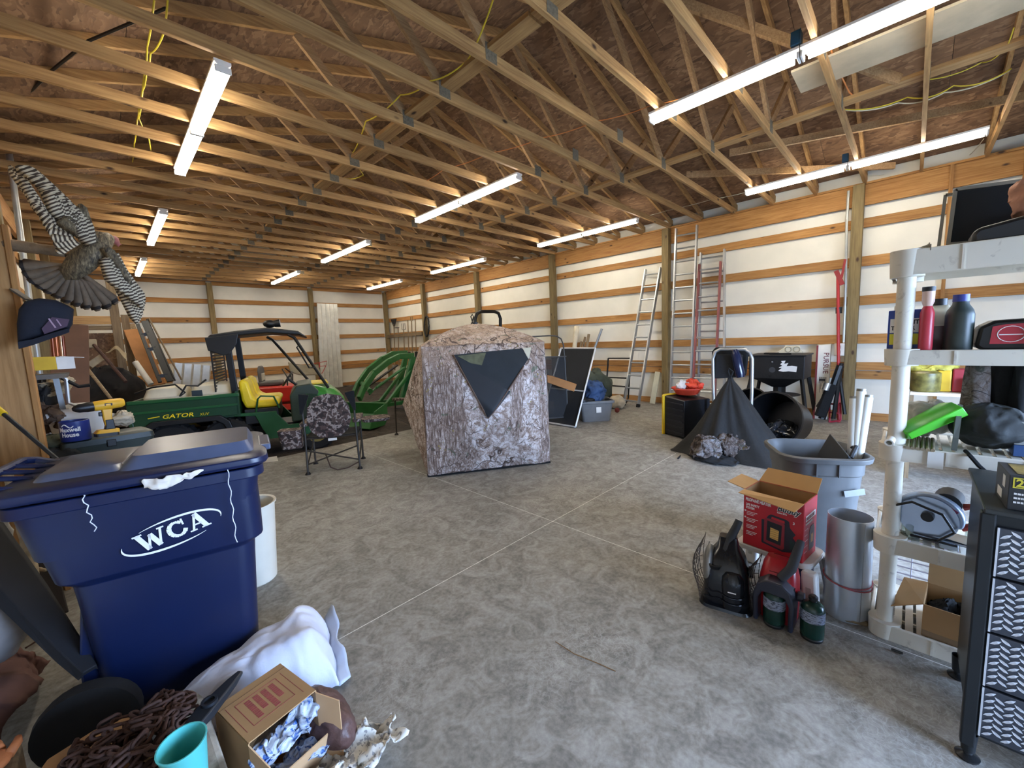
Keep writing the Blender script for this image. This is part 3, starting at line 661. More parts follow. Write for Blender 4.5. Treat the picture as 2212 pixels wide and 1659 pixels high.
obj('head', MB().loft([[tuple(c+Rt*(r_*math.cos(2*PI*k/10))+Up*(r_*math.sin(2*PI*k/10))-Fw*(r_*.6*math.cos(2*PI*k/10+.8))) for k in range(10)] for c, r_ in ((L(234, 517), .03), (L(244, 517), .028), (L(252, 521), .022), (L(257, 530), .012))]).cyl(L(254, 524), L(262, 529), .008, .002), headm, tk, smooth='all')
# fan tail
tl = [(40, 573), (48, 592), (60, 608), (78, 622), (98, 634), (120, 645), (142, 656), (165, 663), (188, 669), (212, 672), (236, 668), (252, 657)]
for i, (x, y) in enumerate(tl):
    b_ = L(x, y, 3.95-.012*i); a_ = L(155+.8*i, 575+.5*i, 3.95-.012*i)
    f_ = arrow(a_, b_, .01, .05, 0, tailm, 'tail_feather', tk)
    arrow(a_+(b_-a_)*.9-Fw*.004, a_+(b_-a_)*.97-Fw*.004, .033, .035, 0, taild, 'feather_band', f_)
# wings: primaries then secondaries, all barred
def wing(pts, root, n, w_, nm):
    for i in range(n):
        t_ = i/(n-1)*(len(pts)-1); k = min(int(t_), len(pts)-2); u = t_-k
        p = [pts[k][j]*(1-u)+pts[k+1][j]*u for j in range(4)]
        m_ = arrow(Vector(L(p[0], p[1], 3.80-.006*i))-Fw*.0, L(p[2], p[3], 3.80-.006*i), w_*.7, w_, 0, None, nm, tk)
        me = m_.data; me.materials.append(barred)
wing([(98, 470, 20, 358), (110, 480, 38, 372), (120, 488, 52, 402), (128, 495, 66, 432), (136, 502, 82, 452), (146, 508, 96, 480), (158, 515, 108, 508), (168, 522, 122, 546)], None, 17, .032, 'wing_feather')
for k in range(16): arrow(L(118+5.2*k, 462+4.5*k, 3.72-.002*k), L(36+8.6*k, 358+7*k+.10*k*k, 3.72-.002*k), .036, .042, 0, barred, 'covert_feather', tk, bend=(.02, 0, .06))
for k in range(6): arrow(L(203-4*k, 522-2*k, 3.70), L(172-9*k, 440+7*k, 3.70), .03, .036, 0, tb, 'shoulder_feather', tk)
wing([(225, 565, 296, 700), (232, 560, 304, 690), (238, 555, 310, 670), (243, 550, 313, 650)], None, 9, .03, 'wing_feather')
for k in range(7): arrow(L(222+4*k, 560-2*k, 3.70), L(240+11*k, 612+9*k, 3.70), .03, .036, 0, barred, 'covert_feather', tk)
for k in range(5): arrow(L(225+3*k, 535+2*k, 3.68), L(262+5*k, 585+8*k, 3.68), .032, .028, 0, tb, 'shoulder_feather', tk)
stick(at(-10, 525, 'y', 4.0), at(140, 545, 'y', 3.9), .04, .03, M('#7d6850', .85, var=.3, sc=12, bump=.4, name='driftwood'), 'weathered driftwood branch holding the turkey mount', 'branch', seed=4, cat='branch')
# cap
cp = thing('baseball_cap', 'dark navy cap with a purple printed front hanging on the left panel', 'cap', tuple(at(98, 690, 'y', 3.72)))
c0 = Vector(cp.location)
navy = M('#151a28', .85, bump=.2, name='navy_cloth')
def Lc(x, y, Y=3.72): return at(x, y, 'y', Y)-c0
prof = [(38, 740), (36, 700), (40, 668), (55, 650), (85, 644), (120, 648), (148, 660), (160, 668), (157, 700), (150, 712), (110, 722), (70, 735)]
rings = []
for k, s_ in enumerate((1.0, .97, .85, .6, .25)):
    rings.append([tuple(Lc(98+(x-98)*s_, 690+(y-690)*s_, 3.74-.055*math.sin(PI/2*k/4))) for x, y in prof])
obj('crown', MB().loft(rings), navy, cp, smooth='all')
pr_ = MB().add([Lc(*q, 3.668) for q in ((90, 710), (112, 685), (150, 690), (145, 705), (96, 722))], [(0, 1, 2, 3, 4)]); obj('front_print', pr_, M('#4a3448', .7, name='purple_print'), cp, solid=.003)
pr_ = MB().board(Lc(105, 688, 3.662), Lc(120, 708, 3.662), .002, .008, Fw).board(Lc(122, 690, 3.662), Lc(132, 704, 3.662), .002, .006, Fw); obj('print_stripe', pr_, M('#c7a9c0', .6, name='pale_print'), cp)
obj('bill', MB().loft([[tuple(Lc(x, y, Y)) for x, y in ((38, 738), (70, 733), (110, 720), (150, 708))]+[tuple(Lc(x, y+10, Y-.01)) for x, y in ((150, 708), (110, 722), (70, 736), (40, 744))] for Y in (3.72, 3.62)]), navy, cp, bevel=.003)
one('metal_clip', MB().board(at(28, 625, 'y', 3.9), at(62, 648, 'y', 3.85), .04, .01, Fw), M('#5c5348', .6, .4, name='dull_metal'), 'small dark metal bracket above the navy cap', 'bracket')
# workbench with junk
wk = thing('workbench', 'cluttered low workbench along the left wall behind the bin', 'workbench', (-.26, 4.65, 0))
obj('top', MB().bx(-.40, .36, -.62, .62, .79, .83), greyw[1], wk, bevel=.004)
for sx in (-.36, .32):
    for sy in (-.56, .56): obj('leg', MB().bx(sx-.04, sx+.04, sy-.04, sy+.04, 0, .79), greyw[2], wk, bevel=.003)
obj('lower_shelf', MB().bx(-.40, .36, -.60, .60, .33, .36), greyw[1], wk)
def px(x, y, Y): return at(x, y, 'y', Y)
darkgreen = M('#1d2a26', .5, var=.2, name='dark_green_plastic')
tbx = thing('tool_case', 'dark green tool case under the drill, nearest on the workbench', 'case', (-.05, 4.22, .831), 8)
obj('case_body', MB().loft([rrect(.46, .26, .03, 3, 0), rrect(.48, .28, .03, 3, .09)]), darkgreen, tbx, smooth=True)
obj('case_lid', MB().loft([rrect(.49, .29, .03, 3, .092), rrect(.48, .28, .03, 3, .13), rrect(.42, .22, .03, 3, .145)]), M('#24302f', .45, name='green_grey_plastic'), tbx, smooth=True)
obj('latch', MB().box((0, -.147, .09), (.05, .012, .05)), black_pl, tbx, bevel=.004)
# coffee can with its words
cc = thing('coffee_can', 'blue coffee can with white lettering standing on the workbench', 'can', tuple(px(166, 950, 4.1)-Vector((0, 0, .0))))
cbl = M('#1d2f74', .35, name='coffee_blue')
obj('can_body', MB().lathe([(0, 0), (.072, 0), (.075, .005), (.075, .135), (.071, .137), (.071, .02), (0, .02)], 26), cbl, cc, smooth=True)
for i, (s_, z_) in enumerate((('Maxwell', .070), ('House', .035))):
    me = text(s_, .040, white_pt, cc, Matrix(), 'can_lettering', bold=.0012, align='CENTER', sx=.85)
    for v in me.data.vertices:
        a = -PI/2-.35+v.co.x/.076; r_ = .0757+v.co.z; v.co = (r_*math.cos(a), r_*math.sin(a), z_+v.co.y)
obj('cup_mark', MB().tube([(.0765*math.cos(-2.4+.8*k/8), .0765*math.sin(-2.4+.8*k/8), .108+.012*math.sin(k*PI/4)) for k in range(9)], .003, 6), white_pt, cc)
# paper bag / cup with a stamp
pb = thing('paper_bag', 'white paper bag with a small black leaping animal stamp behind the coffee can', 'bag', tuple(px(170, 940, 4.38)))
obj('bag_front', MB().loft([[(-.12, -.05, 0), (.14, -.05, 0), (.14, .06, 0), (-.12, .06, 0)], [(-.14, -.05, .17), (.145, -.045, .2), (.145, .055, .2), (-.14, .05, .19)], [(-.15, -.03, .21), (.0, -.02, .245), (.14, .03, .23), (-.13, .04, .22)]]), M('#d6d1c8', .8, var=.06, name='white_paper'), pb, bevel=.004)
dr = MB().ball((-.03, -.053, .075), (.022, .002, .012)).ball((-.028, -.054, .085), (.01, .002, .008)); obj('stamp', dr, dark_pt, pb)
# drill
dl = thing('cordless_drill', 'yellow and black cordless drill standing on its battery on the workbench', 'drill', tuple(px(222, 942, 4.0)), 0, rot=(0, R(4), R(14)))
yd = M('#e0a92a', .45, name='drill_yellow')
obj('motor_housing', MB().lathe([(0, -.13), (.025, -.13), (.033, -.115), (.036, -.04), (.034, .02), (.03, .03), (0, .03)], 18, T(-.01, 0, .215) @ RY(-96)), yd, dl, smooth=True)
obj('chuck', MB().lathe([(.033, 0), (.034, .03), (.03, .05), (.029, .07), (.02, .09), (.01, .10), (0, .10)], 18, T(-.04, 0, .212) @ RY(-96)), black_pl, dl, smooth=True)
obj('handle', MB().loft([[(x0, -.017, z), (x1, -.017, z), (x1, .017, z), (x0, .017, z)] for x0, x1, z in ((.0, .055, .19), (.005, .05, .13), (.015, .06, .07), (.01, .065, .045))]), yd, dl, bevel=.006, smooth=True)
obj('grip', MB().loft([[(x0, -.0185, z), (x1, -.0185, z), (x1, .0185, z), (x0, .0185, z)] for x0, x1, z in ((.012, .057, .115), (.016, .062, .075), (.010, .066, .045))]), black_pl, dl, bevel=.005)
obj('trigger', MB().box((-.005, 0, .155), (.02, .014, .03)), black_pl, dl, bevel=.004)
obj('battery', MB().loft([rrect(.12, .07, .012, 3, 0, .02), rrect(.12, .07, .012, 3, .022, .02)]), black_pl, dl); obj('battery_top', MB().loft([rrect(.125, .072, .012, 3, .022, .02), rrect(.11, .06, .012, 3, .046, .03)]), yd, dl, smooth=True)
obj('maker_plate', MB().box((.03, -.034, .222), (.04, .002, .018)), dark_pt, dl)
# yellow/white carton on a tray up on the wall shelf
ws = thing('wall_shelf', 'small grey shelf board on the left wall holding a yellow and white carton', 'shelf', tuple(px(95, 812, 4.3)))
obj('shelf_board', MB().loft([rrect(.46, .30, .08, 4, -.02, -.12), rrect(.48, .32, .08, 4, .012, -.12)]), M('#6f675d', .6, var=.2, name='grey_tray'), ws, smooth=True)
obj('bracket', MB().board((-.2, 0, -.02), (-.33, 0, -.2), .03, .02), steel, ws); obj('bracket', MB().board((.05, .05, -.02), (.06, .05, -.25), .03, .02), steel, ws)
yc = thing('small_carton', 'open yellow and white carton lying on the left wall shelf', 'carton', tuple(px(118, 795, 4.25)), 15)
obj('carton_body', MB().bx(-.12, .0, -.06, .06, -.01, .08), M('#c9a51e', .7, name='carton_yellow'), yc, bevel=.002); obj('carton_end', MB().bx(.001, .09, -.055, .055, -.01, .075), M('#dfdbd4', .7, name='carton_white'), yc, bevel=.002)
obj('carton_flap', MB().add([(.02, -.06, .08), (.02, .06, .08), (.14, .06, .065), (.14, -.06, .065)], [(0, 1, 2, 3)]), M('#dfdbd4', .7, name='carton_white'), yc, solid=.003)
# assorted clutter, each a thing of its own
clut = [((100, 905), 4.4, 'rag_bundle', 'brown crumpled rag bundle at the far left of the workbench', 'rag', '#5b4737', (.10, .10, .09)), ((120, 955), 4.2, 'rag_bundle', 'olive crumpled cloth lying in front of the coffee can', 'rag', '#4d4f3a', (.11, .07, .04)),
 ((108, 985), 4.1, 'rag_bundle', 'dark bundled cloth at the near edge of the workbench', 'rag', '#2f2f2b', (.14, .08, .05)), ((230, 945), 4.5, 'rag_bundle', 'light grey crumpled paper beneath the drill', 'paper', '#a39c8e', (.12, .08, .03)),
 ((262, 905), 4.6, 'rag_bundle', 'tan crumpled paper right of the drill', 'paper', '#b7ac97', (.09, .07, .06)), ((85, 860), 4.5, 'rag_bundle', 'black tangled cloth below the wall shelf', 'cloth', '#1f1d1c', (.09, .09, .11)),
 ((120, 838), 4.5, 'rag_bundle', 'beige bundled paper under the carton shelf', 'paper', '#9c8b6f', (.09, .07, .06)), ((190, 925), 4.5, 'rag_bundle', 'grey bowl-shaped cloth between can and drill', 'cloth', '#6c625a', (.09, .08, .07))]
for i, (p, Y, nm, lb, ct, cl, r_) in enumerate(clut):
    b = MB().ball((0, 0, 0), r_, 20, 12); crumple(b, min(r_)*.6, 12, i+11); c = px(*p, Y); b.v = [tuple(c+Vector(v)) for v in b.v]
    one(nm, b, M(cl, .85, var=.25, bump=.3), lb, ct, smooth='all')
sd = MB()
one('saw_blade_guard', MB().tube([px(138, 815, 4.3), px(143, 820, 4.3), px(148, 870, 4.3), px(168, 878, 4.3)], .012, 8), alu, 'shiny bent metal tube hanging under the wall shelf', 'tube', smooth=True)
one('hook_strap', MB().tube([px(125, 812, 4.35), px(150, 825, 4.3), px(170, 835, 4.3), px(195, 832, 4.3)], .014, 6), black_pl, 'black curved strap beside the bent metal tube', 'strap', smooth=True)
for i, (x, w_, c) in enumerate(((118, .02, '#7a3d22'), (126, .025, '#8a4b2a'), (137, .018, '#c9a27a'), (141, .02, '#6b3520'))):
    one('copper_pipe', MB().cyl(px(x-6, 726, 4.4), px(x, 785, 4.4), w_*.6, n=10), M(c, .3, .6, var=.2), ('dark reddish pipe at the left of the bundle under the cap', 'copper coloured pipe second in the bundle under the cap', 'pale pipe third in the bundle under the cap', 'dark brown pipe at the right of the bundle under the cap')[i], 'pipe', smooth=True)
one('leaning_board', MB().board(px(155, 960, 5.0), px(150, 700, 5.0), .22, .02, (1, 0, 0)), M('#6d4a30', .8, var=.2, name='brown_board'), 'upright brown board behind the workbench by the cap', 'board', bevel=.003)
one('clay_pot', MB().lathe([(0, 0), (.05, 0), (.075, .10), (.085, .13), (.085, .15), (.07, .15), (.05, .02), (0, .02)], 20, T(*px(300, 975, 4.6))), M('#6d6152', .8, name='grey_clay'), 'small grey clay pot at the right end of the workbench', 'pot', smooth=True)
one('plank_stand', MB().bx(*(lambda c: (c.x-.1, c.x+.1, c.y-.1, c.y+.1, 0, c.z-.002))(px(300, 975, 4.6))), greyw[2], 'rough block holding the clay pot', 'block', bevel=.005)
# storage frame farther back on the left
sf = thing('timber_rack', 'timber storage frame with board back standing on the left side, beyond the workbench', 'frame', (0, 10.2, 0))
xa, xb = px(168, 760, 10.2).x, px(262, 740, 10.2).x
obj('post', MB().bx(xa-.1, xa, -.06, .06, -.03, 2.6), greyw[2], sf, bevel=.004); obj('post', MB().bx(xb-.09, xb+.03, -.06, .06, -.03, 2.85), greyw[2], sf, bevel=.004)
z1, z2 = px(210, 692, 10.2).z, px(210, 708, 10.2).z
obj('cross_beam', MB().bx(xa, xb-.09, -.05, .05, z1-.07, z1+.07), pine[0], sf, bevel=.003); obj('cross_beam', MB().bx(xa, xb-.09, -.03, .03, z2-.04, z2+.04), greyw[0], sf, bevel=.003)
obj('back_panel', MB().bx(xa-.05, xb-.05, .35, .37, -.03, z2-.08), OSB, sf); obj('side_board', MB().bx(xb+.05, xb+.16, .3, .33, -.03, 2.3), greyw[2], sf)
def rod(p0, p1, r_, m, lb, nm='rod', cat='rod', Y0=9.6, Y1=None):
    return one(nm, MB().cyl(px(*p0, Y0), px(*p1, Y1 or Y0), r_, n=8), m, lb, cat, smooth=True)
rod((240, 862), (180, 785), .02, greyw[0], 'brown wooden handle leaning under the storage frame', 'wooden_pole', 'pole', 7.6, 8.2)
rod((272, 825), (203, 745), .025, rust, 'dark pruner pole leaning across the storage frame', 'pruner_pole', 'pole', 8.8, 9.4)
one('clamp_bar', MB().box(px(200, 742, 9.45), (.1, .06, .14)).board(px(193, 790, 9.4), px(222, 770, 9.4), .1, .04), M('#9c8b6c', .6, var=.3, name='tan_metal'), 'tan wooden bar clamp at the top of the dark pole', 'clamp', bevel=.01)
tp = MB().grid(lambda u, v: tuple(px(228+45*u, 762-12*math.sin(PI*u)+14*v*u+3*math.sin(9*u), 9.7-.35*v)), 20, 8)
one('canvas', tp, M('#8f7f63', .85, name='canvas'), 'tan canvas sheet draped over the dark heap in the storage frame', 'canvas', solid=.006, smooth='all')
b = MB().ball((0, 0, 0), (.48, .35, .75), 22, 14); crumple(b, .12, 3, 5); c = px(235, 850, 9.75); b.v = [(c.x+v[0], c.y+v[1], max(-.04, .6+v[2])) for v in b.v]
one('dark_heap', b, M('#1c1714', .9, var=.4, name='dark_canvas'), 'dark heap of covers stuffed in the storage frame', 'heap', smooth='all')
one('leaning_plank', MB().board(px(338, 832, 9.6), px(287, 712, 10.4), .26, .03, (1, 0, 0)), M('#a5713f', .75, var=.15, name='orange_plank'), 'wide orange-brown plank leaning left of the black rail', 'plank', bevel=.004)
one('leaning_plank', MB().board(px(330, 832, 10.0), px(282, 700, 10.6), .12, .03, (1, 0, 0)), greyw[2], 'narrow grey plank leaning behind the wide plank', 'plank', bevel=.004)
one('plastic_pipe', MB().cyl(px(326, 830, 9.4), px(292, 782, 9.6), .045, n=12), M('#c9c2b0', .5, name='cream_pipe'), 'cream plastic pipe leaning at the foot of the planks', 'pipe', smooth=True)
rl = thing('black_rail', 'black steel ladder rail frame leaning beside the storage frame', 'rail', (0, 0, 0))
A1, A2, B1, B2 = px(346, 826, 9.3), px(297, 700, 9.9), px(368, 824, 9.3), px(312, 694, 9.9)
obj('side_rail', MB().board(A1, A2, .05, .04, (1, 0, 0)), black_mt, rl); obj('side_rail', MB().board(B1, B2, .09, .04, (1, 0, 0)), black_mt, rl)
for t_ in (.1, .55, .8): obj('cross_bar', MB().board(A1.lerp(A2, t_), B1.lerp(B2, t_), .06, .03), black_mt, rl)
rod((378, 822), (318, 690), .016, black_mt, 'thin dark rod leaning next to the black rail', 'rod', 'rod', 9.4, 10)
rod((392, 820), (322, 688), .014, greyw[0], 'thin brown rod farthest right of the leaning rods', 'rod', 'rod', 9.4, 10)
sm = M('#c9c8c0', .35, .4, name='metal_sheet')
def sheet(p, Y, nm, lb, n=7):
    (xa, ya), (xb, yb), (xc, yc), (xd, yd) = p; A_, B_, C_, D_ = px(xa, ya, Y), px(xb, yb, Y), px(xc, yc, Y), px(xd, yd, Y); C_ = C_+(C_-B_)*((C_.z+.02)/(B_.z-C_.z)); D_ = D_+(D_-A_)*((D_.z+.02)/(A_.z-D_.z))
    t = thing(nm, lb, 'metal sheet', (0, 0, 0))
    def f(u, v):
        q = (A_*(1-u)+B_*u)*(1-v)+(D_*(1-u)+C_*u)*v; k = (u*n) % 1; return (q.x, q.y-(.02 if k < .12 else 0), q.z)
    obj('corrugated_sheet', MB().grid(f, n*8, 2), sm, t, solid=.004); return t
sheet(((376, 783), (456, 790), (452, 834), (372, 834)), 12.5, 'roofing_sheet', 'short ribbed metal sheet standing behind the white tank', 4)
sheet(((684, 655), (728, 657), (740, 829), (692, 829)), 15.55, 'roofing_sheet', 'tall ribbed metal sheet standing against the back wall', 5)
# ---------------- utility vehicle
gv = thing('utility_vehicle', 'green utility vehicle with yellow seat, black canopy and cargo bed', 'vehicle', (.14, 7.05, -.02), -18)
gy = M('#e3c61a', .45, name='seat_yellow'); gm2 = M('#113b22', .4, var=.12, name='bed_green')
Mxz = Matrix(((1, 0, 0, 0), (0, 0, 1, 0), (0, 1, 0, 0), (0, 0, 0, 1)))   # polygon (x,z), extrude y
bed = thing; 
obj('bed_side', MB().prism([(0, .97), (1.17, .955), (1.17, .67), (.03, .63)], 0, .04, Mxz), gm2, gv, bevel=.008)
obj('bed_side', MB().prism([(0, .97), (1.17, .955), (1.17, .67), (.03, .63)], 1.26, 1.3, Mxz), gm2, gv, bevel=.008)
obj('bed_floor', MB().bx(.02, 1.17, .03, 1.27, .64, .68), gm2, gv); obj('bed_front', MB().bx(1.14, 1.18, .0, 1.3, .65, 1.0), gm2, gv); obj('tailgate', MB().bx(-.02, .03, .0, 1.3, .64, .96), gm2, gv, bevel=.01)
obj('bed_rail', MB().bx(-.01, 1.19, -.012, .03, .925, .975), green_jd, gv, bevel=.01); obj('bed_rib', MB().bx(.03, 1.16, -.008, .0, .80, .83), green_jd, gv, bevel=.004)
obj('frame', MB().bx(.2, 2.3, .35, .95, .28, .42), black_mt, gv)
def wheel(x, y, r_, w_, par, nm='wheel'):
    t = MB().lathe([(r_*.55, -w_/2), (r_*.9, -w_/2), (r_, -w_*.38), (r_, w_*.38), (r_*.9, w_/2), (r_*.55, w_/2)], 28, T(x, y, r_) @ RX(90))
    for k in range(22):
        a = 2*PI*k/22; t.add([(v[0], v[1], v[2]) for v in MB().box((0, 0, 0), (.02, w_*.9, .035)).v], [(0, 1, 3, 2), (4, 6, 7, 5), (0, 4, 5, 1), (2, 3, 7, 6), (0, 2, 6, 4), (1, 5, 7, 3)], T(x+r_*math.cos(a), y, r_+r_*math.sin(a)) @ RY(-math.degrees(a)))
    o = obj(nm, t, rubber, par, smooth=True)
    obj('rim', MB().lathe([(0, -w_*.3), (r_*.5, -w_*.32), (r_*.57, -w_*.45), (r_*.57, w_*.45), (0, w_*.3)], 20, T(x, y, r_) @ RX(90)), M('#77681f', .6, name='dirty_yellow_rim'), o, smooth=True)
for x in (.38, 1.0):
    for y in (.14, 1.16): wheel(x, y, .31, .26, gv)
for y in (.14, 1.16): wheel(2.12, y, .27, .2, gv)
arch = [(.02, .66), (.02, .40), (.10, .42), (.16, .58), (.62, .63), (.78, .62), (.86, .40), (.94, .40), (.98, .66)]
arch = [(-.02, .36), (.10, .60), (.22, .69), (.95, .69), (1.05, .60), (1.12, .36), (1.06, .36), (.98, .56), (.90, .62), (.28, .62), (.16, .55), (.05, .36)]
obj('mud_guard', MB().prism(arch, -.05, .28, Mxz), black_pl, gv, bevel=.01)
obj('side_panel', MB().prism([(1.1, .64), (1.35, .62), (1.42, .42), (1.5, .26), (2.3, .26), (2.34, .42), (1.75, .44), (1.62, .62), (1.62, .66), (1.1, .68)], .02, .08, Mxz), green_jd, gv, bevel=.008)
obj('side_panel', MB().prism([(1.1, .64), (1.35, .62), (1.42, .42), (1.5, .26), (2.3, .26), (2.34, .42), (1.75, .44), (1.62, .62), (1.62, .66), (1.1, .68)], 1.2, 1.26, Mxz), green_jd, gv, bevel=.008)
obj('foot_well', MB().bx(1.5, 2.3, .06, 1.22, .26, .30), green_jd, gv)
obj('seat_base', MB().bx(1.22, 1.64, .06, 1.22, .50, .72), black_pl, gv, bevel=.01)
def seatp(y0, y1):
    pr_ = [(1.24, 1.16), (1.18, 1.12), (1.20, .85), (1.24, .73), (1.62, .72), (1.68, .77), (1.64, .83), (1.42, .83), (1.34, .88), (1.30, 1.10)]
    return MB().prism(pr_, y0, y1, Mxz)
obj('seat', seatp(.08, .60), gy, gv, bevel=.035, smooth=True, seg=3); obj('seat', seatp(.68, 1.2), gy, gv, bevel=.035, smooth=True, seg=3)
obj('arm_loop', MB().tube([(1.36, .04, .66), (1.40, .03, .86), (1.44, .03, .90), (1.60, .03, .88), (1.66, .04, .70)], .013, 8), green_jd, gv, smooth=True)
obj('dash', MB().prism([(1.80, .46), (1.80, .86), (1.9, 1.0), (2.1, 1.02), (2.2, .9), (2.2, .46)], .1, 1.18, Mxz), M('#2a3a2c', .5, name='dash_green_black'), gv, bevel=.02)
obj('front_cowl', MB().loft([[(x, y, z) for y, z in ((.1, .42), (.1, z0-.1), (.2, z0), (1.08, z0), (1.18, z0-.1), (1.18, .42))] for x, z0 in ((2.0, 1.0), (2.2, .97), (2.42, .90), (2.55, .78), (2.60, .6))]), M('#2f7d2c', .3, name='bright_green'), gv, bevel=.02, smooth=True)
obj('cowl_stripe', MB().bx(2.02, 2.35, .3, .96, .985, 1.005), gy, gv)
obj('steering_column', MB().cyl((2.0, .38, .9), (1.80, .38, 1.09), .02), black_mt, gv)
obj('steering_wheel', MB().tube([Vector((1.79, .38, 1.10))+Vector((.10*math.sin(a)*.7, .17*math.cos(a), .10*math.sin(a))) for a in [2*PI*k/24 for k in range(24)]], .014, 8, True).cyl((1.79, .22, 1.1), (1.79, .54, 1.1), .012), black_pl, gv, smooth=True)
roof = [(.86, 1.72), (.92, 1.80), (1.2, 1.84), (1.6, 1.88), (2.0, 1.82), (2.12, 1.72), (2.0, 1.76), (1.6, 1.80), (1.1, 1.76), (.94, 1.70)]
obj('canopy', MB().prism(roof, .10, 1.2, Mxz), black_pl, gv, bevel=.02)
obj('canopy_drop', MB().prism([(.86, 1.76), (1.25, 1.80), (1.22, 1.66), (1.12, 1.52), (1.05, 1.50), (.88, 1.58)], .09, .12, Mxz), black_pl, gv, bevel=.01)
obj('rear_post', MB().board((1.14, .12, .68), (1.10, .12, 1.78), .08, .05, (1, 0, 0)), black_mt, gv, bevel=.008); obj('rear_post', MB().board((1.14, 1.18, .68), (1.10, 1.18, 1.78), .08, .05, (1, 0, 0)), black_mt, gv, bevel=.008)
obj('front_post', MB().tube([(1.86, .12, 1.77), (1.94, .12, 1.72), (2.34, .12, .93)], .022, 8), black_mt, gv, smooth=True); obj('front_post', MB().tube([(1.52, 1.14, 1.77), (1.6, 1.14, 1.72), (2.12, 1.18, .93)], .022, 8), black_mt, gv, smooth=True)
obj('grab_handle', MB().tube([(1.99, .08, 1.60), (1.96, .04, 1.58), (2.10, .04, 1.26), (2.17, .08, 1.26)], .011, 8), black_mt, gv, smooth=True)
sc_ = MB()
for k in range(16): sc_.bx(.90, .905, .16, 1.14, 1.02+.043*k, 1.045+.043*k)
sc_.bx(.895, .91, .14, .18, 1.0, 1.74).bx(.895, .91, 1.12, 1.16, 1.0, 1.74)
obj('rear_screen', sc_, black_mt, gv)
lp = obj('roof_lamp', MB().ball((1.62, .5, 1.95), (.09, .09, .06)).cyl((1.68, .5, 1.95), (1.76, .5, 1.96), .05, .06, 16), black_pl, gv, smooth=True)
obj('lamp_lens', MB().cyl((1.76, .5, 1.96), (1.765, .5, 1.96), .052, n=16), M('#cfd6da', .1, name='clear_lens'), lp)
text('GATOR', .075, gy, gv, plane_m((.32, -.0125, .715), (1, 0, -.012), (0, 0, 1)), 'model_lettering', bold=.001, shear=.2, sx=1.3); text('XUV', .05, gy, gv, plane_m((.72, -.0125, .71), (1, 0, 0), (0, 0, 1)), 'model_lettering', shear=.2)
obj('deer_stripe', MB().board((.18, -.013, .735), (.30, -.013, .75), .012, .001), gy, gv)
# spray tank in the bed
tkp = M('#d3cbb4', .5, var=.06, name='cream_tank')
for i, (x, w_, lb) in enumerate(((.30, .46, 'cream plastic sprayer tank at the rear of the green cargo bed'), (.84, .52, 'cream plastic sprayer tank nearer the yellow seat in the cargo bed'))):
    b = MB().loft([rrect(w_*.9, .6, .1, 4, .68, 0), rrect(w_, .66, .12, 4, .80, 0), rrect(w_, .66, .12, 4, .98, 0), rrect(w_*.86, .5, .12, 4, 1.09, 0), rrect(w_*.4, .25, .08, 4, 1.12, 0)])
    m_ = T(.14, 7.05, -.02) @ RZ(-18) @ T(x, .55, 0); b.v = [tuple(m_ @ Vector(v)) for v in b.v]
    one('sprayer_tank', b, tkp, lb, 'tank', smooth=True, bevel=.01)
m_ = T(.14, 7.05, -.02) @ RZ(-18)
def gw(x, y, z): return m_ @ Vector((x, y, z))
one('hose', MB().tube([gw(.0, .3, 1.05), gw(.2, .25, 1.12), gw(.45, .22, 1.14), gw(.55, .2, 1.02), gw(.50, .15, .98), gw(.58, .16, 1.12), gw(.7, .2, 1.1), gw(.8, .22, 1.18)], .012, 8), black_pl, 'black sprayer hose looping over the cream tanks', 'hose', smooth=True)
b = MB().bx(.62, .74, .20, .215, .84, 1.04); b.v = [tuple(m_ @ Vector(v)) for v in b.v]
one('pump_box', b, M('#26343a', .5, name='slate_plastic'), 'dark square pump cover on the sprayer tank', 'pump', bevel=.005)
b = MB().lathe([(0, 0), (.05, 0), (.05, .22), (.03, .26), (0, .26)], 14, T(1.06, .2, .69)); b.v = [tuple(m_ @ Vector(v)) for v in b.v]
one('white_jug', b, white_pl, 'small white jug in the front corner of the cargo bed', 'jug', smooth=True)
# red mower beyond
mw = thing('riding_mower', 'red riding mower with grey seat parked behind the utility vehicle', 'mower', (3.05, 10.9, -.02), -25)
rdm = M('#b5281f', .35, name='mower_red'); gs = M('#5a5a58', .6, name='seat_grey')
obj('body', MB().prism([(-.75, .3), (-.75, .62), (-.5, .7), (.35, .68), (.55, .5), (.55, .3)], -.45, .45, Mxz), rdm, mw, bevel=.04, smooth=True)
obj('deck', MB().loft([rrect(1.2, 1.2, .2, 4, .14), rrect(1.15, 1.15, .2, 4, .26)]), rdm, mw, smooth=True)
obj('seat', MB().loft([rrect(.5, .5, .1, 4, .70, -.3), rrect(.52, .52, .1, 4, .80, -.3)]).loft([[(-.52+.06*k, y, z) for y, z in ((-.24, .78), (.24, .78), (.24, 1.08), (.15, 1.18), (-.15, 1.18), (-.24, 1.08))] for k in (0, 1)]), gs, mw, bevel=.03, smooth=True)
obj('seat_pad', MB().loft([[(-.455, y, z) for y, z in ((-.17, .82), (.17, .82), (.17, 1.0), (-.17, 1.0))], [(-.44, y, z) for y, z in ((-.14, .84), (.14, .84), (.14, .98), (-.14, .98))]]), M('#b9b3a2', .6, name='beige_pad'), mw)
for s_ in (-1, 1): obj('lever', MB().tube([(.1, s_*.38, .6), (.12, s_*.40, .9), (.0, s_*.2, 1.08)], .015, 8), black_mt, mw); wheel(-.45, s_*.55, .28, .22, mw); wheel(.62, s_*.42, .16, .12, mw)
cvt = MB().grid(lambda u, v: tuple(px(622+66*u+6*v, 782+10*u+22*v+3*math.sin(5*u), 11.3-.25*v)), 14, 8)
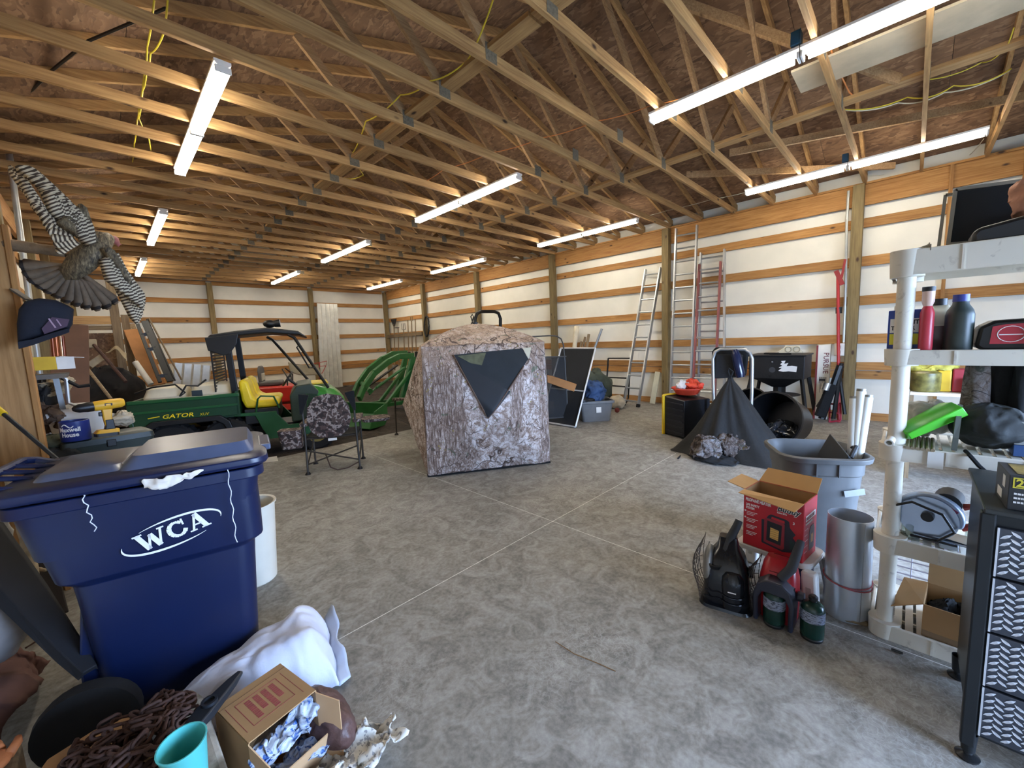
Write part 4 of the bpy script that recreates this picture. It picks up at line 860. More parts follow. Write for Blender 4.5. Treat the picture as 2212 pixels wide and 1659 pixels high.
one('tarp', cvt, M('#7d7562', .85, var=.15, name='olive_tarp'), 'faded olive tarp hanging beyond the vehicle windscreen posts', 'tarp', solid=.01, smooth='all')
one('tarp_rack', MB().tube([px(632, 850, 11.4), px(626, 785, 11.5), px(690, 795, 11.5), px(694, 850, 11.4)], .02, 8), black_mt, 'dark rack under the olive tarp', 'rack')
one('wire_basket', MB().tube([px(676, 786, 14.5), px(706, 780, 14.5), px(704, 790, 14.5), px(680, 792, 14.5)], .012, 6, True).tube([px(680, 792, 14.5), px(684, 806, 14.5), px(696, 806, 14.5), px(704, 790, 14.5)], .012, 6).tube([px(690, 784, 14.5), px(690, 850, 14.5)], .02, 6), M('#b03a30', .5, name='red_wire'), 'red wire basket seen in front of the tall metal sheet', 'basket')
# big tire leaning
tr_ = thing('old_wheel', 'old worn tire with rim leaning near the back wall', 'tire', tuple(at(772, 796, 'z', .45)), 0, rot=(R(80), R(0), R(38)))
obj('tire', MB().lathe([(.22, -.12), (.42, -.15), (.50, -.1), (.51, 0), (.50, .1), (.42, .15), (.22, .12), (.22, -.12)], 28), M('#5b5145', .9, var=.2, name='dusty_rubber'), tr_, smooth=True)
obj('rim', MB().lathe([(0, -.04), (.1, -.05), (.2, -.1), (.23, -.1), (.23, .1), (.1, .02), (0, .02)], 20), rust, tr_, smooth=True)
# ---------------- tractor with front loader
tc = thing('tractor', 'green tractor with front loader arms and black roll bar, behind the blind', 'tractor', (6.1, 8.15, -.02), 178)
jg = M('#1f5f2c', .4, var=.1, name='tractor_green'); jg2 = M('#24612c', .45, var=.15, name='loader_green')
# tractor continued: local +x is the front
def P3(x, y, z): return Vector((x, y, z))
tcm = T(6.1, 8.15, -.02) @ RZ(178)
obj('hood', MB().loft([[(x, s*w_, z) for s, z in ((-1, .7), (-1, z1-.08), (-.6, z1), (.6, z1), (1, z1-.08), (1, .7))] for x, w_, z1 in ((-.1, .28, 1.25), (.5, .28, 1.22), (.95, .25, 1.12), (1.05, .22, .95))]), jg, tc, bevel=.02, smooth=True)
obj('chassis', MB().bx(-1.0, 1.0, -.2, .2, .4, .75), black_mt, tc, bevel=.01)
for s_ in (-1, 1): wheel(-.75, s_*.62, .55, .35, tc); wheel(.75, s_*.5, .35, .22, tc); obj('fender', MB().prism([(-1.3, .9), (-1.1, 1.2), (-.4, 1.2), (-.2, .9)], s_*.42, s_*.8, Mxz), jg, tc, bevel=.02)
obj('seat', MB().loft([rrect(.42, .45, .08, 4, 1.0, -.7), rrect(.42, .45, .08, 4, 1.1, -.7)]).box((-.92, 0, 1.3), (.08, .42, .4)), gy, tc, bevel=.02)
obj('steering_wheel', MB().tube([(-.2+.05*math.sin(a), .18*math.cos(a), 1.38+.16*math.sin(a)*.6) for a in [2*PI*k/20 for k in range(20)]], .014, 8, True), black_pl, tc)
# roll bar, placed where it shows above the blind
iv = tcm.inverted()
rb_ = [iv @ px(x, y, 8.0) for x, y in ((1026, 900), (1026, 690), (1030, 678), (1038, 673), (1068, 673), (1077, 677), (1081, 688), (1081, 900))]
obj('roll_bar', MB().tube(rb_, .045, 10), black_mt, tc, smooth=True)
def LA(x, y, Y): return iv @ px(x, y, Y)
for k, Y in ((0, 7.5), (1, 8.9)):
    ox = -14*k; oy = -6*k
    arm = [LA(893+ox, 768+oy, Y+1.0), LA(862+ox, 770+oy, Y+.8), LA(838+ox, 782+oy, Y+.6), LA(808+ox, 806+oy, Y+.35), LA(786+ox, 838+oy, Y+.2), LA(776+ox, 862+oy, Y+.05)]
    mb_ = MB()
    for a, b in zip(arm[:-1], arm[1:]): mb_.board(a, b, .13, .07)
    obj('loader_arm', mb_, jg2, tc, bevel=.012)
    mb_ = MB(); mb_.cyl(LA(872+ox, 795+oy, Y+.8), LA(812+ox, 838+oy, Y+.3), .03).cyl(LA(812+ox, 838+oy, Y+.3), LA(798+ox, 852+oy, Y+.2), .018)
    obj('hydraulic_cylinder', mb_, black_mt if k else jg, tc, smooth=True)
    mb_ = MB().board(LA(892+ox, 770+oy, Y+.95), LA(868+ox, 870+oy, Y+.9), .14, .08).board(LA(890+ox, 800+oy, Y+.9), LA(830+ox, 880+oy, Y+.5), .08, .06).board(LA(868+ox, 870+oy, Y+.9), LA(812+ox, 878+oy, Y+.3), .08, .06)
    obj('loader_brace', mb_, jg2, tc, bevel=.01)
obj('torque_tube', MB().cyl(LA(800, 845, 7.7), LA(782, 828, 9.1), .05), jg2, tc, smooth=True)
# bucket
bk = MB(); Y0, Y1 = 7.25, 9.6
def bl(x, y, Y): return LA(x, y, Y)
A0, B0, C0_, D0 = bl(818, 862, 7.3), bl(824, 912, 7.25), bl(735, 885, 8.1), bl(732, 842, 9.2)
pa, pb_, pc, pd = px(822, 866, 7.3), px(722, 845, 9.4), px(728, 884, 8.4), px(800, 912, 7.2)
def buc(p, dz_): return iv @ (Vector(p)+Vector((0, 0, dz_)))
e0, e1 = Vector((3.75, 7.2, 0)), Vector((3.1, 8.8, 0)); fd = Vector((-.93, -.37, 0)).normalized()
prf = [(.0, .42), (.04, .40), (.02, .18), (.14, .03), (.5, .0), (.5, .015), (.16, .06), (.06, .2), (.08, .42)]
bk.loft([[tuple(iv @ (e+fd*a+Vector((0, 0, z)))) for a, z in prf] for e in (e0, e1)])
obj('bucket', bk, jg2, tc, bevel=.004)
for e in (e0, e1): obj('bucket_side', MB().prism([(0, 0), (1, 0), (1, 1), (0, 1)], 0, 1) if 0 else MB().loft([[tuple(iv @ (e+fd*a+(e1-e0).normalized()*w_+Vector((0, 0, z)))) for a, z in ((0, .42), (.0, .12), (.1, 0), (.5, 0), (.35, .3))] for w_ in (-.01, .01)]), jg2, tc)
# ---------------- camouflage materials
def blob_camo(name, cols, sc):
    t = NT(name); co = t.coord(rnd=False); f = t.noise(co, sc, 2, .4); g_ = t.noise(co, sc*1.7, 2, .4)
    a = t.ramp(f, [(0, cols[0]), (.44, cols[1]), (.52, cols[2]), (.6, cols[3])], 'CONSTANT')
    b = t.ramp(g_, [(0, (0, 0, 0)), (.56, (1, 1, 1))], 'CONSTANT'); t.fin(t.mix(b, a, cols[3]), .85); return t.m
camo = blob_camo('duck_camo', ['#4b3a33', '#8d8078', '#4d3a34', '#2b211e'], 11)
def tree_camo(name):
    t = NT(name); co = t.coord(rnd=False)
    nz_ = t.n('TexNoise'); nz_.inputs['Scale'].default_value = 2.2; nz_.inputs['Detail'].default_value = 3; t.l(co, nz_.inputs['Vector'])
    def warp(k, vin=co):
        ad = t.n('VectorMath', operation='MULTIPLY_ADD'); ad.inputs[1].default_value = (k, k, k); t.l(nz_.outputs['Color'], ad.inputs[0]); t.l(vin, ad.inputs[2]); return ad.outputs[0]
    base = t.ramp(t.noise(co, 9, 10, 1.2, .75), [(.32, '#54433a'), (.45, '#9a867b'), (.55, '#cfc6c3'), (.7, '#e2dfe2')])
    brk = t.ramp(t.noise(t.coord((16, 16, 2.2), rnd=False), 3, 10, 1.0, .75), [(.38, '#44352e'), (.5, '#8a766b'), (.6, '#c9beb9')])
    trunk = t.ramp(t.noise(t.coord((1, 1, .12), rnd=False), 2.6, 2, 0), [(.5, (0, 0, 0)), (.54, (1, 1, 1))])
    c = t.mix(trunk, base, brk)
    top = t.n('SeparateXYZ'); t.l(co, top.inputs[0]); mr = t.n('MapRange'); mr.inputs[1].default_value = 1.15; mr.inputs[2].default_value = 1.5; mr.inputs[4].default_value = .6; t.l(top.outputs['Z'], mr.inputs[0])
    c = t.mix(mr.outputs[0], c, t.ramp(t.noise(co, 7, 7, 1, .7), [(.3, '#6b4f38'), (.5, '#b3957a'), (.7, '#cdb8a2')]))
    for sc, k, w_, col in ((1.25, .9, .008, '#3d2e27'), (2.6, .8, .010, '#4a3a32'), (6, .6, .014, '#5a483e'), (13, .4, .02, '#6b574b'), (27, .3, .03, '#715e52')):
        v = t.n('TexVoronoi', feature='DISTANCE_TO_EDGE'); v.inputs['Scale'].default_value = sc; t.l(warp(k), v.inputs['Vector'])
        msk = t.ramp(v.outputs['Distance'], [(w_*.6, (1, 1, 1)), (w_*1.5, (0, 0, 0))])
        m2 = t.ramp(t.noise(co, sc*.9, 2), [(.45, (0, 0, 0)), (.55, (1, 1, 1))]); c = t.mix(t.mix(1.0, msk, m2, 'MULTIPLY'), c, col)
    lv = t.n('TexVoronoi'); lv.inputs['Scale'].default_value = 26; t.l(warp(.1), lv.inputs['Vector'])
    lm = t.ramp(lv.outputs['Distance'], [(.22, (1, 1, 1)), (.3, (0, 0, 0))]); lm2 = t.ramp(t.noise(co, 4, 3), [(.6, (0, 0, 0)), (.64, (1, 1, 1))])
    c = t.mix(t.mix(1.0, lm, lm2, 'MULTIPLY'), c, '#8a7a3c')
    gm_ = t.ramp(t.noise(co, 6.5, 5, 2), [(.64, (0, 0, 0)), (.67, (.8, .8, .8))]); c = t.mix(gm_, c, '#4e5a45')
    t.fin(c, .75); t.bump(t.noise(co, 3, 4), .5, .03); return t.m
treec = tree_camo('woodland_print')
# ---------------- pop-up blind
q0, q1 = Vector((2.476, 3.896, 0)), Vector((3.738, 3.119, 0)); ub = (q1-q0); vb = Vector((-ub.y, ub.x, 0)).normalized()*ub.length
q2, q3 = q1+vb, q0+vb; cen = (q0+q2)/2; HB = 1.50
hb = thing('hunting_blind', 'pop-up camouflage hunting blind with a dark V-shaped mesh window', 'blind', (0, 0, 0))
def fp(A_, B_, u, v, off=0, skew=0):
    b_ = A_.lerp(B_, u); tp_ = cen+(b_-cen)*(.975)+Vector((0, 0, HB)); 
    if v <= 1: p = b_.lerp(tp_, v)
    nrm = ((A_+B_)/2-cen).normalized(); d = max(abs(u-.5), abs(v-.5))*2
    p = p+nrm*(.26*(1-d)**1.0*(1 if d < 1 else 0)+off); p += nrm*.012*nz((u*6, v*6, A_.x), 1)
    p += Vector((0, 0, .022*(1-v)*math.sin(PI*u))); return p
fcs = [(q0, q1), (q1, q2), (q2, q3), (q3, q0)]
def bulge(A_, B_):
    return lambda u, v: tuple(fp(A_, B_, u, v))
for i, (A_, B_) in enumerate(fcs): obj('wall_panel', MB().grid(bulge(A_, B_), 24, 24), treec, hb, smooth='all')
def topf(A_, B_):
    def f(u, v):
        e = fp(A_, B_, u, 1); c = cen+Vector((0, 0, HB+.27)); p = e.lerp(c, v); p.z += .05*math.sin(PI*v)+.01*nz((u*5, v*5, 4)); return tuple(p)
    return f
for A_, B_ in fcs: obj('roof_panel', MB().grid(topf(A_, B_), 16, 10), treec, hb, smooth='all')
mesh_d = M('#1b2126', .8, var=.2, name='dark_mesh'); olive_m = M('#55573f', .7, var=.3, sc=14, name='see_through_camo'); trimb = M('#5c473b', .7, name='window_trim')
def winpoly(pts, off, mat, nm, par=hb, n=14, edge=0):
    def lerp2(a, b, t_): return (a[0]+(b[0]-a[0])*t_, a[1]+(b[1]-a[1])*t_)
    if len(pts) == 3: pts = [pts[0], pts[1], pts[2], pts[2]]
    def f(a, b):
        l_ = lerp2(pts[0], pts[3], b); r_ = lerp2(pts[1], pts[2], b); q = lerp2(l_, r_, a); return tuple(fp(q0, q1, q[0], q[1], off))
    return obj(nm, MB().grid(f, n, n), mat, par, smooth='all')
TLw, TRw, MRw, BOT, MIDw = (.24, .93), (.80, .955), (.84, .87), (.465, .44), (.63, .60)
w1 = winpoly([TLw, TRw, MRw, BOT], .012, mesh_d, 'mesh_window')
winpoly([(.27, .92), (.50, .935), (.455, .84), (.37, .86)], .018, olive_m, 'window_gap', w1); winpoly([(.805, .955), (.88, .96), (.85, .88), (.84, .87)], .014, M('#b9b39c', .6, name='pale_gap'), 'window_gap', w1)
lower = winpoly([(.27, .89), (.66, .63), (.465, .44), (.465, .44)], .022, M('#10161d', .65, name='black_mesh'), 'mesh_flap', w1)
def strip(pts, r_, mat, nm, off=.02):
    o = []
    for a, b in zip(pts[:-1], pts[1:]): o += [fp(q0, q1, a[0]+(b[0]-a[0])*t_/8, a[1]+(b[1]-a[1])*t_/8, off) for t_ in range(8)]
    return obj(nm, MB().tube(o, r_, 6), mat, hb, smooth='all')
strip([TLw, BOT, MRw], .008, trimb, 'window_seam')
obj('ground_skirt', MB().tube([(p.x, p.y, .012) for a, b in fcs for p in [a.lerp(b, k/10) for k in range(10)]], .012, 6, True), black_fab, hb)
obj('hub', MB().cyl(cen+Vector((0, 0, HB+.26)), cen+Vector((0, 0, HB+.285)), .05), black_pl, hb)
# ---------------- folding camp chairs
def camp_chair(loc, rz, lb, pouch):
    t = thing('folding_chair', lb, 'chair', loc, rz)
    w_, d_ = .30, .46
    blkf = M('#3a352f', .4, .3, name='chair_frame')
    for s_ in (-1, 1):
        obj('leg', MB().tube([(s_*w_, 0, .02), (s_*w_*.97, .0, .5), (s_*w_*.97, -.03, .98)], .0125, 8), blkf, t, smooth=True)
        obj('leg', MB().tube([(s_*w_, d_, .02), (s_*w_, d_-.02, .62)], .0125, 8), blkf, t, smooth=True)
        for y in (0, d_): obj('foot', MB().lathe([(.035, 0), (.03, .012), (.016, .03), (0, .032)], 12, T(s_*w_, y, 0)), black_pl, t, smooth=True)
        obj('stretcher', MB().cyl((s_*w_, 0, .1), (s_*w_, d_, .3), .009, n=6), blkf, t); obj('stretcher', MB().cyl((s_*w_, 0, .42), (s_*w_, d_, .42), .009, n=6), blkf, t)
        obj('arm_rest', MB().loft([rrect(.09, .5, .03, 3, .60, s_*w_, d_/2), rrect(.09, .5, .03, 3, .635, s_*w_, d_/2)]), blkf if 0 else camo, t, smooth=True)
        obj('corner_wing', MB().prism([(s_*.29, .75), (s_*.20, .98), (s_*.31, 1.0), (s_*.315, .76)], -.05, -.03, Mxz), black_fab, t)
    obj('cross_bar', MB().cyl((-w_, 0, .30), (w_, 0, .12), .010, n=6).cyl((-w_, .01, .12), (w_, .01, .30), .010, n=6), blkf, t)
    obj('cross_bar', MB().cyl((-w_, 0, .44), (w_, 0, .44), .010, n=6), blkf, t)
    obj('seat', MB().grid(lambda u, v: (-w_+2*w_*u, .0+d_*v, .45-.05*math.sin(PI*u)*math.sin(PI*v)), 10, 10), black_fab, t, solid=.01, smooth='all')
    poly = [(.0, .44), (.12, .455), (.21, .53), (.25, .66), (.235, .82), (.15, .95), (0, .985)]; poly = poly+[(-x, z) for x, z in poly[-2:0:-1]]
    obj('backrest', MB().prism(poly, -.045, -.02, Mxz), camo, t, bevel=.008)
    obj('strap', MB().tube([(-.1, .1, .20), (-.04, .0, .06), (.04, -.02, .022), (.16, .0, .03), (w_, .01, .09)], .008, 6), M('#4a372d', .8, name='brown_strap'), t)
    obj('tag', MB().box((.02, -.05, .42), (.1, .003, .03)), white_pl, t)
    if pouch: obj('pouch', MB().loft([rrect(.22, .16, .04, 3, .33, -w_-.16, .1), rrect(.26, .2, .04, 3, .56, -w_-.17, .1)]), camo, t, smooth=True); obj('side_table', MB().loft([rrect(.34, .3, .1, 4, .56, w_+.22, .25), rrect(.36, .32, .1, 4, .60, w_+.22, .25)]), camo, t, smooth=True)
    return t
camp_chair((1.857, 5.03, 0), -30, 'folding camp chair with duck-camouflage back seen from behind, left of the blind', True)
camp_chair((3.86, 5.95, 0), 30, 'second camouflage folding chair half hidden behind the blind', False)
# seedling items on floor
one('paper_slip', MB().add([(at(558, 992, 'z', .003)), (at(598, 985, 'z', .003)), (at(601, 996, 'z', .004)), (at(562, 1000, 'z', .003))], [(0, 1, 2, 3)]), white_pl, 'white slip of paper on the slab edge behind the bin', 'paper', solid=.001)
# ---------------- ladders
def ladder(P0, P1, Q0, Q1, n, m_r, m_s, lb, rail=.07, grp=None, t0=.04, t1=.96):
    'P0,P1: foot points; Q0,Q1: tops'
    P0, P1, Q0, Q1 = map(Vector, (P0, P1, Q0, Q1)); t = thing('ladder', lb, 'ladder', tuple(P0)); o = P0.copy()
    nn = (P1-P0).cross(Q0-P0).normalized()
    for a, b in ((P0, Q0), (P1, Q1)):
        obj('side_rail', MB().board(a-o, b-o, .03, rail, (P1-P0)), m_r, t, bevel=.002)
        obj('foot', MB().board(a-o-(b-a).normalized()*.0, a-o+(b-a).normalized()*.07, .04, rail+.02, (P1-P0)), black_pl, t)
    r0 = None
    for k in range(n):
        s_ = t0+(t1-t0)*k/(n-1); obj('rung', MB().cyl(P0.lerp(Q0, s_)-o, P1.lerp(Q1, s_)-o, .017, n=8), m_s, t, smooth=True)
    return t
W = 8.54
ladder(at(1347, 876, 'z', 0), at(1378, 880, 'z', 0), at(1395, 582, 'x', W), at(1427, 578, 'x', W), 11, alu, alu, 'single aluminium ladder leaning left of the wall post')
ladder((8.12, 3.50, 0), (8.12, 3.10, 0), at(1461, 494, 'x', 8.38), at(1506, 486, 'x', 8.38), 14, alu, alu, 'tall aluminium extension ladder rising to the header beam beside the post', t0=.03)
ladder((8.25, 2.98, 0), (8.25, 2.50, 0), at(1514, 546, 'x', W-.02), at(1565, 538, 'x', W-.02), 11, alu, alu, 'aluminium ladder standing behind the red-railed one')
ladder((8.05, 3.03, 0), (8.05, 2.62, 0), at(1511, 571, 'x', 8.4), at(1557, 565, 'x', 8.4), 11, M('#8a4a45', .5, var=.2, name='faded_red_fibreglass'), alu, 'extension ladder with faded red side rails and metal rungs')
# ---------------- hand tools on the right wall near the far corner
th_ = greyw[2]
for i, (x, y0, y1, kind, lb) in enumerate(((851, 700, 800, 'rake', 'leaf rake, first of the tools at the far end of the right wall'), (860, 708, 790, 'hoe', 'hoe hanging second from the far corner'), (872, 712, 770, 'fork', 'pitchfork hanging third from the far corner'), (881, 692, 760, 'handle', 'long bare tool handle in the far wall rack'), (889, 693, 765, 'shovel', 'long shovel with upright handle in the far wall rack'), (897, 690, 760, 'handle', 'thin dark pole at the right of the far tools'))):
    a, b = at(x+2, y1, 'x', 8.40), at(x, y0, 'x', 8.45); t = thing(kind if kind != 'handle' else 'tool_pole', lb, 'tool', tuple(a)); v_ = b-a
    obj('shaft', MB().cyl((0, 0, 0), v_, .022, n=8), th_, t, smooth=True)
    if kind == 'rake': obj('head', MB().prism([(-.05, 0), (.05, 0), (.22, .3), (-.22, .3)], -.01, .01, T(*v_) @ RZ(90) @ Mxz @ T(0, -.1, 0)), black_mt, t)
    elif kind == 'shovel': obj('grip', MB().tube([(0, -.05, .0), (0, -.07, .15), (0, .07, .15), (0, .05, 0)], .015, 6, True), th_, t).location = v_
    elif kind == 'fork': obj('head', MB().tube([v_+Vector((0, -.12, .25)), v_+Vector((0, -.12, 0)), v_+Vector((0, .12, 0)), v_+Vector((0, .12, .25))], .01, 6).cyl(v_, v_+Vector((0, 0, .25)), .01), black_mt, t)
    elif kind == 'hoe': obj('head', MB().box((v_.x-.08, v_.y, v_.z), (.16, .18, .02)), black_mt, t)
    if kind in ('shovel', 'handle'): obj('blade', MB().loft([[(0, -.1, -.0), (0, .1, 0), (.02, .1, 0), (.02, -.1, 0)], [(0, -.11, -.2), (0, .11, -.2), (.02, .11, -.2), (.02, -.11, -.2)], [(0, -.03, -.32), (0, .03, -.32), (.02, .03, -.32), (.02, -.03, -.32)]]), M('#8f8576', .6, .3, name='dull_blade') if kind == 'shovel' else black_mt, t)
one('tool_rail', MB().board(at(838, 727, 'x', 8.46), at(912, 720, 'x', 8.46), .12, .06), greyw[1], 'wooden tool rack rail near the far corner', 'rail')
one('hose_coil', MB().tube([at(921+5*math.cos(a)+k*.6, 705+22*math.sin(a), 'x', 8.40) for k in range(3) for a in [2*PI*j/16 for j in range(16)]], .02, 6), black_mt, 'black coiled strap hanging on a post of the right wall', 'strap', smooth=True)
one('hook_pole', MB().tube([at(1021, 705, 'x', 8.3), at(1020, 694, 'x', 8.3), at(1017, 684, 'x', 8.3), at(1020, 679, 'x', 8.3), at(1023, 684, 'x', 8.3), at(1020, 694, 'x', 8.3)], .018, 6), black_mt, 'looped end of a tool seen just left of the roll bar', 'hook')
# ================================================================ RIGHT WALL, MIDDLE GROUND
# rubber patio door frame, screens, tote
sd1 = thing('screen_door', 'white-framed black screen door leaning right of the blind', 'screen door', (0, 0, 0))
wfm = M('#cfcdc8', .4, .3, name='white_aluminium'); scm = M('#121416', .8, name='black_screen')
sa, sb = at(1158, 912, 'z', 0.02), at(1243, 924, 'z', 0.02)
stl, str_ = sa+Vector((.62, -.02, 1.10)), sb+Vector((.62, -.02, 1.10))
stl, str_ = at(1212, 752, 'x', 6.2), at(1286, 752, 'x', 6.2); sb = at(1243, 922, 'z', .02); sa = sb+(stl-str_)*1.0
mm = MB()
for a, b in ((sa, sb), (stl, str_), (sa, stl), (sb, str_), (sa.lerp(stl, .44), sb.lerp(str_, .44))): mm.board(a, b, .045, .025, Fw)
obj('door_frame', mm, wfm, sd1, bevel=.002); obj('screen', MB().add([sa, sb, str_, stl], [(0, 1, 2, 3)]), scm, sd1, solid=.004)
sg = thing('mesh_gate', 'grey tube gate with fine mesh and rounded hoop beside the blind', 'gate', (0, 0, 0))
Yg = 4.3
hp = [px(1226, 902, Yg), px(1224, 850, Yg), px(1220, 780, Yg), px(1217, 745, Yg), px(1212, 732, Yg), px(1202, 726, Yg), px(1188, 725, Yg), px(1150, 727, Yg)]
obj('hoop', MB().tube(hp, .012, 8), M('#5a5b5c', .4, .6, name='grey_tube'), sg, smooth=True)
obj('gate_frame', MB().board(px(1140, 772, Yg), px(1222, 770, Yg), .03, .02, Fw).board(px(1140, 908, Yg), px(1226, 900, Yg), .03, .02, Fw), M('#5a5b5c', .4, .6, name='grey_tube'), sg)
mhm = NT('fine_mesh'); mhm.fin('#2a2c2e', .8); mhm.b.inputs['Alpha'].default_value = .62
obj('mesh', MB().add([px(1140, 772, Yg), px(1222, 770, Yg), px(1226, 900, Yg), px(1140, 908, Yg)], [(0, 1, 2, 3)]), mhm.m, sg, solid=.002)
one('timber_beam', MB().board(px(1150, 806, 4.55), px(1243, 838, 3.95), .12, .12), M('#a3703f', .7, var=.15, name='beam_orange'), 'orange-brown square timber passing behind the mesh gate', 'beam', bevel=.006)
bmm = MB().ball((0, 0, 0), (.28, .3, .2), 20, 12); crumple(bmm, .07, 5, 8); c = px(1190, 885, 4.75); bmm.v = [(c.x+v[0], c.y+v[1], max(.005, .17+v[2])) for v in bmm.v]
one('duffel_bag', bmm, M('#6e6358', .9, name='taupe_cloth'), 'taupe slumped bag on the floor inside the mesh gate', 'bag', smooth='all')
tt = thing('storage_tote', 'grey plastic storage tote with a white label, right of the screen door', 'tote', (6.25, 4.12, 0), -42)
gp = M('#6a6967', .5, name='grey_plastic')
obj('tote_body', MB().loft([rrect(.50, .38, .05, 3, 0), rrect(.60, .44, .05, 3, .33), rrect(.66, .48, .05, 3, .335), rrect(.66, .48, .05, 3, .38), rrect(.60, .43, .05, 3, .38), rrect(.50, .36, .04, 3, .02)], cap=True), gp, tt, smooth=True, bevel=.003)
obj('label', MB().box((.03, -.225, .22), (.09, .004, .10), RX(0)), white_pl, tt)
b = MB().ball((0, 0, 0), (.26, .2, .2), 24, 14); crumple(b, .07, 7, 2); b.v = [(6.28+v[0], 4.15+v[1], .50+v[2]) for v in b.v]
one('blue_jacket', b, M('#33496b', .85, var=.3, bump=.3, name='denim'), 'blue denim jacket heaped in the grey tote', 'jacket', smooth='all')
b = MB().ball((0, 0, 0), (.34, .16, .12), 22, 12); crumple(b, .05, 6, 12); b.v = [(6.16+v[0], 4.2+v[1]+.1*v[0], .40+v[2]*.6) for v in b.v]
one('black_case', b, black_pl, 'black case sticking out under the jacket in the grey tote', 'case', smooth='all')
b = MB().ball((0, 0, 0), (.42, .22, .3), 24, 14); crumple(b, .09, 4, 7); c = at(1290, 815, 'x', 7.4); b.v = [(c.x+v[0], c.y+v[1]+.0*v[0], max(.005, c.z+v[2]*1.7-.35-.35*v[0])) for v in b.v]
one('olive_bag', b, M('#44493a', .85, bump=.3, name='olive_cloth'), 'olive green bag heaped behind the tote and screen door', 'bag', smooth='all')
b = MB().ball((0, 0, 0), (.2, .16, .15), 20, 12); crumple(b, .04, 7, 3); c = at(1333, 872, 'z', .1); b.v = [(c.x+v[0], c.y+v[1], max(.003, .12+v[2])) for v in b.v]
one('small_sack', b, M('#b5a78d', .85, name='burlap'), 'small beige sack on the floor between the tote and the ladder', 'sack', smooth='all')
one('red_ball', MB().ball(tuple(at(1333, 886, 'z', .05)), .05), M('#7a2f28', .6, name='dull_red'), 'small dark red ball on the floor in front of the sack', 'ball', smooth='all')
rk = thing('rack_frame', 'black metal rack frame leaning on the wall behind the single ladder', 'rack', (0, 0, 0)); rm = MB()
K = lambda x, y: at(x, y, 'x', 8.25)
for a, b in (((1314, 774), (1360, 774)), ((1314, 774), (1310, 834)), ((1362, 774), (1357, 860)), ((1311, 815), (1359, 817)), ((1310, 832), (1358, 836))): rm.cyl(K(*a), K(*b), .018, n=6)
obj('frame_bars', rm, black_mt, rk)
lf = at(1357, 860, 'x', 8.25); obj('leg', MB().cyl(lf, (lf.x-.1, lf.y, 0), .018, n=6), black_mt, rk); lf = at(1310, 834, 'x', 8.25); obj('leg', MB().cyl(lf, (lf.x-.1, lf.y, 0), .018, n=6), black_mt, rk)
for i, (xa, ya, xb, yb_, r_, m, lb) in enumerate(((1246, 705, 1240, 760, .075, 'w', 'knobbly pale driftwood piece against the right wall'), (1256, 738, 1250, 770, .03, 'g', 'short dark stake left of two others by the wall'), (1264, 728, 1256, 770, .03, 'g', 'middle stake standing by the wall'), (1272, 722, 1264, 772, .035, 'g', 'taller grey stake standing by the wall'), (1300, 710, 1276, 775, .03, 'm', 'long grey metal pipe leaning farthest right of the stakes'))):
    a, b = at(xb, yb_, 'x', 8.3), at(xa, ya, 'x', 8.45); a = a+(a-b)*2.2
    if m == 'w':
        mb_ = MB().tube([a+(b-a)*k/16+Vector((.03*nz((k, 0, 0)), .04*nz((k, 3, 0)), 0)) for k in range(17)], [r_*(.8+.5*nz((k*1.7, 9, 0))) for k in range(17)], 10); one('driftwood', mb_, M('#c9bda3', .85, var=.2, name='pale_wood'), lb, 'wood', smooth='all')
    else: one('stake' if m == 'g' else 'metal_pipe', MB().cyl(a, b, r_, n=9), greyw[2] if m == 'g' else steel, lb, 'stake' if m == 'g' else 'pipe', smooth=True)
a, b = at(1409, 873, 'z', 0), at(1421, 803, 'x', 8.5)
one('white_board', MB().board(a+Vector((0, 0, .01)), b, .12, .02, (0, 1, 0)), M('#c9c2a4', .7, name='cream_board'), 'short cream board leaning against the wall left of the post', 'board', bevel=.003)
a, b = a+Vector((.15, -.2, 0)), b+Vector((0, -.2, 0)); one('grey_batten', MB().board(a+Vector((0, 0, .02)), b, .05, .02, (0, 1, 0)), greyw[2], 'narrow grey batten beside the cream board', 'board')
# black tote with yellow lid lying on its side
L0 = at(1443, 846, 'y', 2.66); L1 = at(1428, 944, 'z', 0); 
bt = thing('heavy_duty_tote', 'black tote with yellow lid standing on its side, left of the black bag', 'tote', (5.93, 2.62, 0), -28)
Ht = .60
def ring(y, s_): return [(x*s_, y, Ht/2+(z-Ht/2)*s_) for x, z in ((-.02, .01), (-.02, Ht-.01), (0.0, Ht), (.46, Ht), (.48, Ht-.01), (.48, .01), (.46, 0), (0, 0))]
obj('tote_body', MB().loft([ring(0, 1), ring(-.02, 1), ring(-.03, .96), ring(-.42, .90)]), M('#0e1018', .4, name='blue_black_plastic'), bt, bevel=.006)
for k in range(6): obj('rib', MB().bx(-.03, -.008, -.40, -.04, .07+.085*k, .09+.085*k), M('#1a1d26', .45, name='blue_black_plastic'), bt, bevel=.004)
obj('lid', MB().loft([[(x, y, z) for x, z in ((-.05, .0), (-.05, Ht), (-.02, Ht+.02), (.5, Ht+.02), (.52, Ht), (.52, .0))] for y in (-.0, .035)]), yellow_pl, bt, bevel=.008)
orn = M('#d8452a', .6, var=.15, bump=.3, name='blaze_orange')
bwl = thing('orange_tray', 'bright orange round tray with plastic on top of the black tote', 'tray', (6.12, 2.38, Ht+.012))
obj('tray_body', MB().lathe([(0, 0), (.15, 0), (.20, .08), (.22, .085), (.22, .10), (.19, .09), (.14, .015), (0, .015)], 24), orn, bwl, smooth=True)
